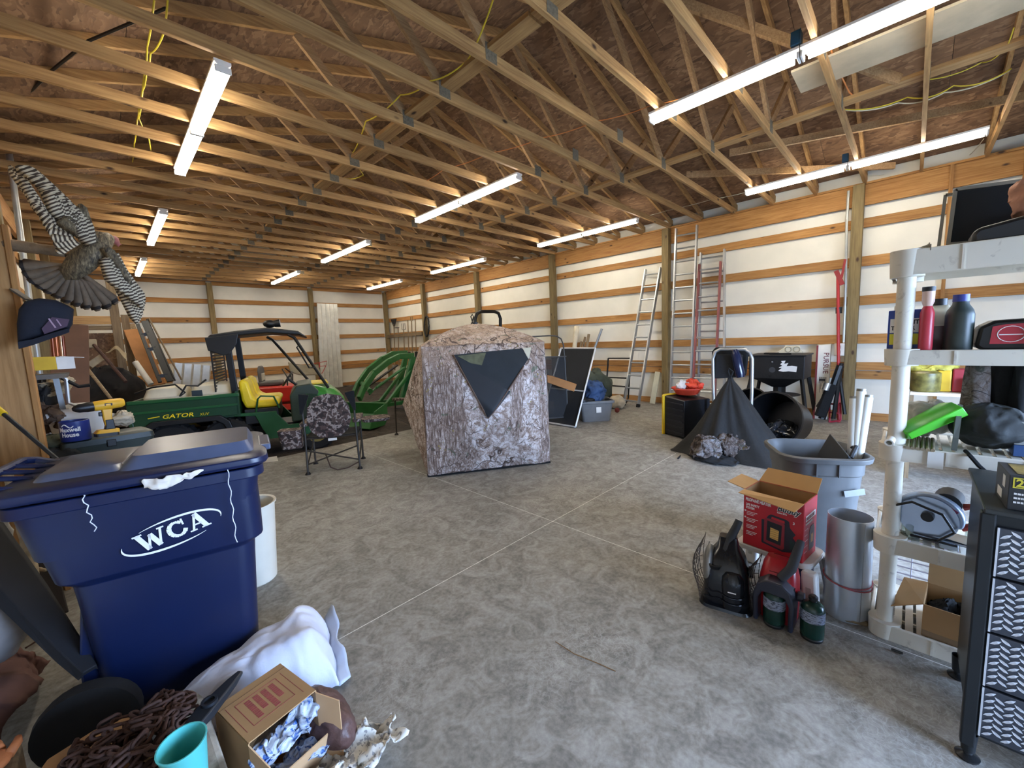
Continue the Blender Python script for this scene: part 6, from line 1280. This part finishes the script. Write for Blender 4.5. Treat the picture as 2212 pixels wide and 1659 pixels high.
canister((2.322, .445, .001), 'green propane canister fitted under the hood of the red heater')
# sheet metal duct roll
dc = thing('sheet_metal_roll', 'shiny rolled sheet metal cylinder tied with red string, beside the shelf', 'metal roll', (2.67, .185, 0))
obj('roll', MB().lathe([(.097, 0), (.099, .0), (.095, .55), (.093, .55), (.097, 0)], 40), M('#c9cfd6', .32, .7, var=.06, name='bright_sheet'), dc, smooth=True)
obj('seam', MB().tube([(-.099*math.cos(.7), -.099*math.sin(.7), .01), (-.0955*math.cos(.75), -.0955*math.sin(.75), .54)], .002, 4), steel, dc)
rs = M('#9c4a4e', .8, var=.3, sc=60, name='red_twine')
for z in (.19, .205): one('twine', MB().tube([(2.67+.102*math.cos(a), .185+.102*math.sin(a), z+.012*math.sin(a+1.5*(z > .2))) for a in [2*PI*k/30 for k in range(30)]], .003, 6, True), rs, ('lower loop of red twine tied round the sheet metal roll', 'upper loop of red twine tied round the sheet metal roll')[z > .2], 'twine')
one('blue_jug', MB().loft([rrect(.10, .10, .02, 3, 0, 2.80, .40), rrect(.11, .11, .03, 3, .3, 2.80, .40), rrect(.05, .05, .01, 3, .36, 2.80, .40)]), M('#1d3462', .4, name='blue_jug'), 'dark blue jug between the stool and the metal roll', 'jug', smooth=True)
for i, (p, q) in enumerate((((1200, 1386), (1330, 1450)), )): one('twig', MB().tube([at(1200, 1386, 'z', .006), at(1240, 1412, 'z', .007), at(1290, 1432, 'z', .006), at(1330, 1450, 'z', .003)], .0022, 5), M('#7d5c38', .8, name='twig'), 'thin brown twig lying on the concrete in the foreground', 'twig')
b = MB().ball((0, 0, 0), (.05, .09, .012), 16, 8); crumple(b, .012, 20, 2); c = at(1830, 1335, 'z', 0); b.v = [(c.x+v[0], c.y+v[1], max(.002, .01+v[2])) for v in b.v]; one('leaf_litter', b, M('#8a7658', .9, var=.4, name='dry_leaf'), 'dry brown leaf scrap at the foot of the metal roll', 'leaf', smooth='all')
c = at(1925, 1402, 'z', .008); one('pen_cap', MB().cyl(c, c+Vector((.0, -.04, .0)), .006, n=8), black_pl, 'small black pen cap on the floor in front of the shelf', 'cap', smooth=True)
# ---------------- resin shelf
sh = thing('storage_shelf', 'dirty off-white plastic shelving unit with round posts at right', 'shelving', (2.55, .085, 0))
res = (lambda t: (t.fin(t.mix(t.ramp(t.noise(t.coord(), 14, 6, 1.5), [(.6, (0, 0, 0)), (.72, (.45, .45, .45))]), t.ramp(t.noise(t.coord(), 2, 4), [(.3, '#cbc3b2'), (.7, '#ddd5c5')]), '#8a7d70'), .55), t.m)[1])(NT('dirty_resin'))
TZ = [(0, .077), (.447, .522), (.907, .974), (1.355, 1.421), (1.755, 1.864)]; SW, SD = .92, .46
for z0, z1 in TZ:
    o_ = MB()
    out = [(x, -y) for x, y, _ in rrect(SD, SW, .055, 5, 0, SD/2, SW/2)]
    innr = [(x, -y) for x, y, _ in rrect(SD-.03, SW-.03, .045, 5, 0, SD/2, SW/2)]
    o_.loft([[(x, y, z0) for x, y in out], [(x, y, z1) for x, y in out], [(x, y, z1) for x, y in innr], [(x, y, z1-.012) for x, y in innr]], cap=False)
    o_.loft([[(x, y, z0) for x, y in innr], [(x, y, z1-.03) for x, y in innr], ], cap=False)
    p_ = obj('shelf_rim', o_, res, sh, bevel=.004)
    sl = MB()
    for k in range(22): sl.bx(.03, SD-.03, -.05-.0395*k-.028, -.05-.0395*k, z1-.022, z1-.010)
    for xx in (.12, .23, .34): sl.bx(xx, xx+.012, -SW+.02, -.02, z1-.035, z1-.022)
    obj('deck_slats', sl, res, sh)
    for k in (1, 2, 3): obj('rim_rib', MB().bx(-.004, 0, -.22*k-.004, -.22*k+.004, z0+.004, z1-.004), res, sh)
    for cx, cy in ((.055, -.055), (SD-.055, -.055), (.055, -SW+.055), (SD-.055, -SW+.055)): obj('collar', MB().lathe([(.03, z0-.006), (.058, z0-.006), (.062, z1+.004), (.03, z1+.004)], 20, T(cx, cy, 0)), res, sh, smooth=True)
for cx, cy in ((.055, -.055), (SD-.055, -.055), (.055, -SW+.055), (SD-.055, -SW+.055)):
    for (a, b), (c, d) in zip(TZ[:-1], TZ[1:]): obj('post', MB().cyl((cx, cy, b-.01), (cx, cy, c+.01), .032, n=20), res, sh, smooth=True)
def on(x, y, z): return (2.55+x, .085-y, z)
Z5, Z4, Z3, Z2, Z1 = 1.857, 1.414, .967, .515, .07
# items on the second tier from the top
tn = thing('paint_thinner_can', 'blue, white and yellow rectangular solvent tin at the left end of the upper shelf', 'tin', on(.085, .0, Z4), -3)
tnx = M('#1c3f9a', .35, name='tin_blue')
obj('tin_body', MB().bx(-.0, .05, -.115, .0, 0, .19), tnx, tn, bevel=.004); obj('tin_cap', MB().cyl((.03, -.03, .19), (.03, -.03, .21), .014, n=14), white_pl, tn, smooth=True)
tnm = plane_m((-.0006, 0, 0), (0, -1, 0), (0, 0, 1))
obj('white_panel', MB().bx(.008, .107, .085, .150, 0, .0008, tnm), white_pt, tn); obj('yellow_panel', MB().bx(.008, .107, .03, .08, 0, .0008, tnm), M('#d9d432', .5, name='tin_yellow'), tn)
text('PAINT', .026, dark_pt, tn, tnm @ T(.040, .125, .001), 'tin_lettering', bold=.001, sx=.9); text('THINNER', .026, dark_pt, tn, tnm @ T(.012, .098, .001), 'tin_lettering', bold=.001, sx=.72); text('CLEANS', .018, M('#1c3f9a', .35, name='tin_blue'), tn, tnm @ T(.030, .052, .001), 'tin_lettering', bold=.0006, sx=.8)
jg_ = thing('oil_jug', 'translucent jug half full of brown oil, second on the upper shelf', 'jug', on(.20, .15, Z4))
obj('jug_body', MB().loft([rrect(.12, .14, .03, 4, .0), rrect(.13, .15, .03, 4, .01), rrect(.13, .15, .03, 4, .11)]), M('#5a4248', .3, var=.1, name='brown_oil'), jg_, smooth=True)
obj('jug_upper', MB().loft([rrect(.13, .15, .03, 4, .11), rrect(.13, .15, .03, 4, .155), rrect(.09, .12, .03, 4, .18), rrect(.04, .06, .02, 4, .205, .02, -.02)]), M('#c4bca4', .4, name='cloudy_plastic'), jg_, smooth=True); obj('jug_cap', MB().cyl((.02, -.02, .205), (.02, -.02, .235), .024, n=16), black_pl, jg_, smooth=True)
rb_o = thing('additive_bottle', 'slim red long-necked additive bottle in front of the oil jug', 'bottle', on(.055, .128, Z4))
obj('bottle_body', MB().lathe([(0, 0), (.022, 0), (.024, .01), (.024, .17), (.015, .20)], 18, Matrix.Diagonal((1, 1, 1, 1))), M('#b8323f', .35, name='red_fluid'), rb_o, smooth=True); obj('bottle_neck', MB().lathe([(.015, .20), (.021, .22), (.021, .265), (0, .265)], 18), M('#d9b7a6', .4, name='pale_red_plastic'), rb_o, smooth=True); obj('bottle_cap', MB().cyl((0, 0, .265), (0, 0, .285), .022, n=16), black_pl, rb_o, smooth=True)
db = thing('dark_bottle', 'dark green-grey quart bottle with blue cap on the upper shelf', 'bottle', on(.08, .228, Z4))
obj('bottle_body', MB().lathe([(0, 0), (.042, 0), (.045, .008), (.045, .155), (.04, .175), (.026, .20), (.024, .215), (0, .215)], 24), M('#2c3633', .4, var=.2, name='dark_bottle'), db, smooth=True); obj('bottle_cap', MB().cyl((0, 0, .212), (0, 0, .242), .026, n=18), M('#2c3a86', .4, name='blue_cap'), db, smooth=True)
bc = thing('battery_charger', 'black battery charger with red face and cables on the upper shelf', 'charger', on(.045, .275, Z4))
obj('case', MB().loft([[(x, -y, z) for y, z in ((.0, .02), (.01, .10), (.05, .125), (.38, .14), (.38, .0), (.02, 0))] for x in (0, .2)]), black_pl, bc, bevel=.012, smooth=True)
obj('face_plate', MB().prism([(.04, .028), (.37, .028), (.37, .118), (.08, .108), (.045, .10)], 0, .001, plane_m((-.0006, 0, 0), (0, -1, 0), (0, 0, 1))), M('#b5303c', .45, name='charger_red'), bc)
cm = plane_m((-.0020, 0, 0), (0, -1, 0), (0, 0, 1))
obj('dial_ring', MB().tube([cm @ Vector((.095+.036*math.cos(a), .068+.032*math.sin(a), 0)) for a in [2*PI*k/24 for k in range(24)]], .0015, 6, True).bx(.064, .126, .064, .068, 0, .001, cm).tube([cm @ Vector((.165+.02*math.cos(a), .07+.018*math.sin(a), 0)) for a in [2*PI*k/18 for k in range(18)]], .0015, 6, True), white_pt, bc)
obj('cable', MB().tube([(-.02, -.16, .02), (-.03, -.19, .10), (-.02, -.21, .15), (.04, -.24, .16), (-.02, -.28, .17), (.0, -.36, .2)], .009, 8), M('#5c5750', .6, name='grey_cable'), bc, smooth=True)
# items on the very top
vs = thing('welding_visor', 'dull grey curved visor piece at the left end of the top shelf', 'visor', on(.10, .065, Z5), -10)
obj('curved_plate', MB().grid(lambda u, v: (.08*math.cos(PI*(u-.5))*.5, -.055*math.sin(PI*(u-.5)), .004+.035*v*(.3+.7*u)), 14, 4), M('#6a6c62', .5, var=.2, name='grey_green_plastic'), vs, solid=.004, smooth='all'); obj('tab', MB().board((-.09, -.075, .004), (-.03, -.06, .014), .03, .003), M('#5c5248', .6, name='brown_tab'), vs)
pc = thing('black_pan', 'black plastic pan with rounded corners on the top shelf', 'pan', on(.04, .245, Z5), 0)
obj('pan_body', MB().loft([[(x, -y, z) for y, z in ((.0, .0), (-.008, .04), (.01, .065), (.40, .14), (.42, .03), (.38, .0))] for x in (0, .16)]), M('#22262a', .4, name='black_glossless'), pc, bevel=.02, smooth=True)
sw = thing('window_screen', 'framed black window screen standing on the top shelf', 'screen', (0, 0, 0))
q_ = [at(2046, 530, 'x', 2.86), at(2140, 520, 'x', 2.80), at(2188, 395, 'x', 2.80), at(2066, 410, 'x', 2.86)]
q_ = [at(2048, 528, 'x', 2.85), at(2230, 512, 'x', 2.85), at(2230, 388, 'x', 2.85), at(2064, 410, 'x', 2.85)]
mm = MB()
for a, b in zip(q_, q_[1:]+q_[:1]): mm.board(a, b, .02, .014, (1, 0, 0))
obj('screen_frame', mm, M('#8d8a80', .5, .4, name='dull_frame'), sw); obj('screen_mesh', MB().add(q_, [(0, 1, 2, 3)]), scm, sw, solid=.003)
q2_ = [p+Vector((.03, .03, -.01)) for p in q_]; mm = MB()
for a, b in zip(q2_, q2_[1:]+q2_[:1]): mm.board(a, b, .02, .012, (1, 0, 0))
one('spare_frame', mm, M('#8d8a80', .5, .4, name='dull_frame'), 'second empty frame directly behind the window screen', 'frame')
b = MB().ball((0, 0, 0), (.05, .06, .08), 18, 10); crumple(b, .03, 12, 8); b.v = [(2.72+v[0], -.325+v[1], 2.03+v[2]) for v in b.v]; one('torn_carton_piece', b, M('#b3826a', .8, var=.3, name='pinkish_card'), 'pinkish torn carton piece at the top right corner above the black pan', 'carton piece', smooth='all')
# third tier
gt = thing('green_cover', 'bright green plastic machine cover lying diagonally on the middle shelf', 'cover', (0, 0, 0))
g0, g1 = at(1956, 942, 'x', 2.60), at(2072, 888, 'x', 2.68)
dv = g1-g0; up_ = Vector((.12, .0, 0)); pr2 = [(-.02, -.03), (.02, -.035), (.075, 0.0), (.08, .035), (.03, .05), (-.02, .03)]
n1 = dv.normalized(); sx_ = Vector((1, 0, 0)); sx_ = (sx_-n1*sx_.dot(n1)).normalized(); uz = sx_.cross(n1); uz = uz if uz.z > 0 else -uz
def gring(c, k): return [tuple(c+sx_*a*k*1.15+uz*b*k*1.0) for a, b in ((-.035, -.02), (-.045, .015), (-.01, .042), (.07, .045), (.09, .0), (.05, -.02))]
obj('cover_shell', MB().loft([gring(g0, .85), gring(g0+dv*.3, 1), gring(g1, 1.15)]), M('#4db52c', .3, var=.06, name='lime_green'), gt, bevel=.004, smooth=True)
one('pvc_pipe', MB().lathe([(.011, 0), (.017, 0), (.017, .25), (.011, .25), (.011, 0)], 20, T(2.535, .065-.012, Z3+.022) @ RZ(-8) @ RY(78)), white_pl, 'short white pipe end poking out below the green cover', 'pipe', smooth=True)
for k in range(6): one('wood_dowel', MB().cyl((2.545, .075-.085-.016*k, Z3+.008), (2.80, .07-.085-.016*k, Z3+.008), .0075, n=10), M('#8d7d62', .8, name='dowel'), ('cut wooden dowel at the left end of the dowels', 'second cut wooden dowel from the left', 'third cut wooden dowel from the left', 'third cut wooden dowel from the right', 'second cut wooden dowel from the right', 'cut wooden dowel next to the white tag')[k]+' on the middle shelf', 'dowel', 'wooden dowels on the middle shelf', smooth=True)
one('paper_tag', MB().add([(2.56, -.075, Z3+.003), (2.56, -.125, Z3+.003), (2.543, -.125, Z3), (2.543, -.075, Z3), (2.542, -.125, .895), (2.542, -.075, .895)], [(0, 1, 2, 3), (3, 2, 4, 5)]), white_pl, 'white paper tag hanging over the front edge of the middle shelf', 'tag', solid=.001)
b = MB().ball((0, 0, 0), (.13, .2, .12), 28, 16); crumple(b, .04, 8, 9); b.v = [(2.82+v[0]*.7, -.07+v[1]*.55, max(Z3+.003, Z3+.10+v[2]*.75)) for v in b.v]; one('plastic_bag', b, M('#a9a79b', .35, var=.15, name='cloudy_bag'), 'cloudy crumpled plastic bag behind the green cover', 'bag', smooth='all')
b = MB().ball((0, 0, 0), (.15, .17, .12), 28, 16); crumple(b, .025, 7, 3); b.v = [(2.74+v[0], -.27+v[1]*.75, max(Z3+.003, Z3+.10+v[2]*.85)) for v in b.v]; one('black_satchel', b, M('#2a2c2b', .8, var=.25, bump=.3, name='black_canvas'), 'black rounded canvas satchel on the middle shelf', 'satchel', smooth='all')
one('satchel_strap', MB().tube([(2.585, -.155, Z3+.012), (2.575, -.157, Z3+.07), (2.60, -.16, Z3+.14), (2.72, -.17, Z3+.19)], .012, 4), M('#55574f', .8, name='grey_webbing'), 'flat grey webbing strap hanging beside the satchel', 'strap')
one('black_strap', MB().tube([(2.60, -.19, Z3+.01), (2.535, -.20, Z3+.005), (2.52, -.225, Z3-.03), (2.51, -.24, Z3-.045)], .008, 6), black_fab, 'black strap end drooping over the shelf edge toward the cabinet', 'strap')
b = MB().ball((0, 0, 0), (.12, .24, .20), 28, 16); crumple(b, .06, 6, 4); b.v = [(2.80+v[0], -.44+v[1], Z3+.30+v[2]*.7) for v in b.v]
for k, (y, x, m, lb) in enumerate(((-.22, 2.80, 'd', 'dark folded camouflage jacket hanging left in the shelf'), (-.29, 2.84, 'g', 'black folded coat beside the camouflage jacket'), (-.35, 2.80, 'k', 'grey-black coat at the right of the hanging clothes'))):
    mb_ = MB().loft([[tuple(Vector((x+.06*math.cos(a)*w_, y+.036*math.sin(a)*w_+.012*math.sin(3*a+z*9), z))) for a in [2*PI*j/16 for j in range(16)]] for z, w_ in ((1.34, .9), (1.27, 1.0), (1.2, .95), (1.12, 1.1), (1.07, .8))])
    one('hanging_coat', mb_, mossy if m == 'd' else black_fab, lb, 'coat', smooth='all')
for k in range(3): one('grey_carton', MB().bx(2.64, 2.76, -.44, -.325, Z3+.002+.05*k, Z3+.050+.05*k), (M('#2c4a78', .6, name='blue_carton'), M('#8d8f8c', .7, name='grey_carton'), M('#9a9c97', .7, name='grey_carton2'))[k], ('blue carton at the bottom of the small stack on the middle shelf', 'grey carton in the middle of the small stack', 'light grey carton on top of the small stack in the shelving')[k], 'carton', bevel=.002)
# far small wall shelf seen through the unit
ws2 = thing('far_shelf', 'white wall shelf seen between the shelving posts', 'shelf', (5.5, -.25, .0)); zf = at(2040, 850, 'x', 5.5).z
yl, yr = at(1965, 850, 'x', 5.5).y, at(2120, 850, 'x', 5.5).y
obj('shelf_board', MB().bx(0, .45, yr+.25-.6, yl+.25, zf-.03, zf), white_pl, ws2, bevel=.004)
for yy in (yr-.3, yl-.03): obj('side_support', MB().bx(.0, .45, yy+.25, yy+.28, 0, zf-.03), greyw[2], ws2)
obj('lower_board', MB().bx(0, .45, yr+.25-.6, yl+.25, .3, .33), greyw[1], ws2)
for i, (xa, xb, yt, nm, col, lb) in enumerate(((2056, 2108, 797, 'red_case', '#8d1f28', 'red plastic case on the far white shelf'), (2022, 2054, 800, 'yellow_carton', '#c9a11f', 'small yellow carton between jar and red case on the far shelf'), (2085, 2108, 818, 'white_packet', '#cfc8bc', 'small white packet in front of the red case'))):
    X = 5.62 if i < 2 else 5.52; a, b = at(xa, 840, 'x', X).y, at(xb, 840, 'x', X).y; zt_ = at(xa, yt, 'x', X).z
    one(nm, MB().bx(X, X+.15, b, a, zf+.002, zt_), M(col, .5, var=.1), lb, 'case', bevel=.01)
one('pickle_jar', MB().lathe([(0, 0), (.1, 0), (.11, .02), (.11, .18), (.08, .2), (0, .2)], 22, T(5.62, at(1998, 830, 'x', 5.62).y, zf+.002)), M('#6b6232', .3, var=.5, sc=18, name='olive_contents'), 'large jar with olive-coloured contents on the far white shelf', 'jar', smooth=True)
one('paper_heap', (lambda b: b)(crumple(MB().ball(tuple(at(2000, 795, 'x', 5.7)), (.1, .22, .07), 24, 12), .05, 8, 3)), M('#a89c3f', .7, var=.5, sc=20, name='yellow_mix'), 'heap of yellow and black packets above the olive jar', 'packets', smooth='all')
# circular saw on the fourth tier
cs = thing('circular_saw', 'circular saw with silver guard and round blade on the lower shelf', 'saw', on(.11, .185, Z2+.02), 0, rot=(0, 0, R(-8)))
sv = M('#9aa6b8', .3, .7, name='guard_silver'); 
pmx = plane_m((0, 0, .115), (0, -1, 0), (0, 0, 1))
half = [(.115*math.cos(R(a)), .10*math.sin(R(a))) for a in range(-20, 201, 11)]
obj('upper_guard', MB().prism(half, 0, .05, pmx), sv, cs, bevel=.008, smooth=True)
obj('blade', MB().lathe([(0, 0), (.10, 0), (.10, .003), (0, .003)], 40, pmx @ T(0, -.01, -.004+.060)), M('#b9c9e0', .2, .9, name='blade_steel'), cs)
obj('lower_guard', MB().prism([(.10*math.cos(R(a)), -.01+.095*math.sin(R(a))) for a in range(180, 361, 12)], .040, .054, pmx), sv, cs, bevel=.003)
obj('blade_bolt', MB().cyl(pmx @ Vector((0, 0, .05)), pmx @ Vector((0, 0, .08)), .022, n=18), black_pl, cs, bevel=.003)
obj('red_badge', MB().prism([(.04, .055), (.085, .03), (.095, .045), (.05, .072)], .051, .0525, pmx), M('#8c2a4a', .5, name='wine_badge'), cs); obj('motor', MB().cyl((.0, -.05, .17), (.12, -.05, .17), .05, n=18), black_pl, cs, smooth=True)
obj('base_plate', MB().bx(-.03, .1, -.15, .13, .0, .006), steel, cs); obj('rear_handle', MB().tube([(.04, -.10, .16), (.04, -.15, .18), (.04, -.17, .10), (.04, -.10, .06)], .016, 8), M('#a33a2c', .5, name='red_orange_grip'), cs, smooth=True)
obj('cord', MB().tube([(-.09, .13, .13), (-.10, .05, .18), (-.10, -.05, .15), (-.10, -.09, .08), (-.09, -.04, .02), (-.08, .05, .012), (-.07, -.1, .01)], .006, 8), black_pl, cs, smooth=True)
gls = NT('jar_glass'); gls.fin('#dfe8e2', .05); gls.b.inputs['Transmission Weight'].default_value = .95; gls.b.inputs['IOR'].default_value = 1.3
for k, (x, y, r_, lb) in enumerate(((.09, .125, .032, 'glass jar with yellow lid standing on the lower shelf near the saw'), (.20, .34, .032, 'glass jar with pale yellow lid between saw and cabinet'))):
    t = thing('glass_jar', lb, 'jar', on(x, y+.0, Z2)); obj('jar_wall', MB().lathe([(0, .002), (r_, .0), (r_+.002, .01), (r_+.002, .07), (r_*.75, .09), (r_*.75, .10), (r_*.7, .10), (r_*.7, .088), (r_-.001, .07), (r_-.001, .012), (0, .006)], 24), gls.m, t, smooth=True)
    obj('jar_lid', MB().lathe([(0, .098), (r_*.8, .098), (r_*.82, .116), (0, .118)], 24), M('#d9cf3a', .4, name='lid_yellow'), t, smooth=True); b = MB().ball((0, 0, .035), (.02, .02, .026), 14, 8); crumple(b, .012, 30, k); obj('paper_inside', b, white_pl, t, smooth='all')
for k, (x, y, w_, d_, h, col, lb) in enumerate(((.10, .22, .10, .05, .018, '#9a8a8a', 'thin pinkish magazine stack on the lower shelf'), (.05, .24, .05, .04, .02, '#a7adb3', 'small clear plastic box in front of the magazines'), (.26, .12, .16, .07, .03, '#4a403b', 'dark flat parts tray behind the glass jar'))): one('flat_box', MB().bx(2.55+x-w_/4, 2.55+x+w_/2, .085-y-d_, .085-y+d_/2, Z2+.002, Z2+.002+h), M(col, .5, var=.2), lb, 'box', bevel=.003)
one('dark_tool', MB().tube([on(.12, .13, Z2+.03), on(.09, .22, Z2+.025), on(.07, .33, Z2+.02)], [.008, .012, .006], 6), black_mt, 'slim dark tool lying across the lower shelf', 'tool')
# cardboard box on the bottom tier
b1 = thing('open_box', 'open kraft cardboard box on the bottom tier of the shelving', 'box', (2.575, -.185, Z1+.002), -4)
def bwall(p, m=card): obj('box_wall', MB().add(p, [(0, 1, 2, 3)]), m, b1, solid=.004)
bw, bd, bh2 = .17, .24, .155
bwall([(0, -bw/2, 0), (0, bw/2, 0), (0, bw/2, bh2), (0, -bw/2, bh2)]); bwall([(bd, -bw/2, 0), (bd, bw/2, 0), (bd, bw/2, bh2), (bd, -bw/2, bh2)]); bwall([(0, bw/2, 0), (bd, bw/2, 0), (bd, bw/2, bh2), (0, bw/2, bh2)]); bwall([(0, -bw/2, 0), (bd, -bw/2, 0), (bd, -bw/2, bh2), (0, -bw/2, bh2)]); bwall([(0, -bw/2, 0), (bd, -bw/2, 0), (bd, bw/2, 0), (0, bw/2, 0)])
obj('box_flap', MB().add([(.0, bw/2, bh2), (bd, bw/2, bh2), (bd, bw/2+.085, bh2-.01), (-.01, bw/2+.11, bh2-.06)], [(0, 1, 2, 3)]), card, b1, solid=.004); obj('box_flap', MB().add([(bd, bw/2, bh2), (bd, -bw/2, bh2), (bd+.03, -bw/2, bh2+.10), (bd+.03, bw/2, bh2+.10)], [(0, 1, 2, 3)]), card, b1, solid=.004)
obj('packing_tape', MB().bx(-.004, -.0025, -bw/2, bw/2, .0, .03), M('#8f765a', .3, name='tape'), b1)
b = MB().ball((0, 0, 0), (.09, .10, .05), 18, 10); crumple(b, .04, 14, 6); b.v = [(2.70+v[0], -.19+v[1]*.6, Z1+.09+v[2]) for v in b.v]; one('dark_contents', b, black_fab, 'dark cloth contents inside the open box on the bottom tier', 'cloth', smooth='all')
# back wire panel on lowest level
wg = MB()
for k in range(8): wg.cyl((3.03, .05, .10+.04*k), (3.03, -.80, .10+.04*k), .004, n=4)
for k in range(10): wg.cyl((3.035, .03-.09*k, .06), (3.035, .03-.09*k, .40), .003, n=4)
one('wire_rack', wg, M('#9a95a0', .5, .5, name='grey_wire'), 'grey wire rack standing behind the bottom tier of the shelving', 'rack')
# ---------------- diamond plate cabinet
cz0, cz1, cyR, cyL, cX = .10, .925, -.90, -.207, 1.985
cbn = thing('tool_cabinet', 'black metal drawer cabinet with silver tread-plate drawer fronts at lower right', 'cabinet', (cX, cyL, 0))
CW = cyL-cyR
blkc = M('#25282b', .4, .4, var=.1, name='cabinet_black'); tread = M('#4e515a', .3, .75, var=.08, name='tread_plate'); lozm = M('#dfe2ea', .35, .6, var=.03, name='tread_raised')
obj('carcass', MB().bx(.012, .50, -CW, 0, cz0, cz1-.012), blkc, cbn, bevel=.004); obj('top', MB().bx(-.012, .52, -CW-.01, .012, cz1-.012, cz1+.004), M('#2b2d2c', .45, var=.3, name='dusty_black_top'), cbn, bevel=.004)
for y in (0, -CW): obj('corner_post', MB().bx(-.006, .03, y-.018, y+.018, cz0-.04, cz1-.012), blkc, cbn, bevel=.005)
for y in (-.005, -CW+.005):
    for x in (.01, .47):
        obj('leg', MB().lathe([(.018, .03), (.022, cz0)], 14, T(x+.01, y, 0)), blkc, cbn, smooth=True); obj('foot', MB().lathe([(0, 0), (.03, 0), (.032, .008), (.012, .018), (.010, .035), (0, .035)], 18, T(x+.01, y, 0)), M('#3a3c3e', .25, .7, name='foot_metal'), cbn, smooth=True)
zs = [.875, .700, .503, .305, .115]
for i in range(4):
    za, zb_ = zs[i+1]+.004, zs[i]-.004
    d_ = obj('drawer', MB().bx(-.004, .012, -CW+.02, -.022, za, zb_), tread, cbn, bevel=.003)
    lz = MB(); j = 0; y = .04
    while y < CW-.04:
        z = za+.018+(.012 if j % 2 else 0)
        while z < zb_-.012:
            s_ = 1 if j % 2 else -1; m_ = T(-.004, -y, z) @ RX(38*s_)
            lz.add([(0, -.0155, 0), (-.0018, -.005, .0045), (-.0018, .006, .0042), (0, .0155, 0), (-.0018, .006, -.0042), (-.0018, -.005, -.0045)], [(0, 1, 2, 3, 4, 5)], m_); z += .0245
        y += .021; j += 1
    o = obj('raised_tread', lz, lozm, d_, solid=0); o['kind'] = 'stuff'
    obj('drawer_trim', MB().bx(-.007, -.002, -.026, -.021, za, zb_), lozm, d_)
# boxed product on the cabinet
pb2 = thing('battery_carton', 'black, yellow and green retail carton with a large 24 standing on the cabinet', 'carton', (2.005, -.245, cz1+.005), 3)
obj('carton_body', MB().bx(0, .17, -.30, 0, 0, .115), M('#26272a', .5, var=.15, name='carton_black'), pb2, bevel=.002)
pmf = plane_m((-.0006, 0, 0), (0, -1, 0), (0, 0, 1)); obj('yellow_patch', MB().bx(.008, .10, .074, .108, 0, .0008, pmf), M('#d9c93a', .5, name='label_yellow'), pb2); obj('dark_patch', MB().bx(.012, .096, .077, .105, .0009, .0012, pmf), dark_pt, pb2); text('24', .034, M('#d9c93a', .5, name='label_yellow'), pb2, pmf @ T(.014, .08, .0014), 'carton_lettering', bold=.001); text('BAGS', .020, M('#d9c93a', .5, name='label_yellow'), pb2, pmf @ T(.05, .084, .0014), 'carton_lettering', bold=.0006, sx=.8)
gl3 = MB()
for r_ in range(3):
    x = .012
    while x < .11-.015*r_: w_ = rb.uniform(.003, .007); gl3.bx(x, x+w_, .052-.014*r_, .058-.014*r_, .0002, .0008, pmf); x += w_+.0015
obj('small_print', gl3, white_pt, pb2); obj('picture_panel', MB().bx(.12, .28, .015, .06, 0, .0008, pmf), M('#8c8a5c', .5, var=.3, sc=30, name='picture_olive'), pb2)
obj('barcode_label', MB().bx(.04, .07, .0005, .0015, .06, .10).bx(.07, .13, .0005, .0015, .015, .045), white_pl, pb2); obj('top_print', MB().bx(.02, .15, -.28, -.02, .1155, .1165), M('#8f7a3e', .5, var=.5, sc=30, name='picture_gold'), pb2)
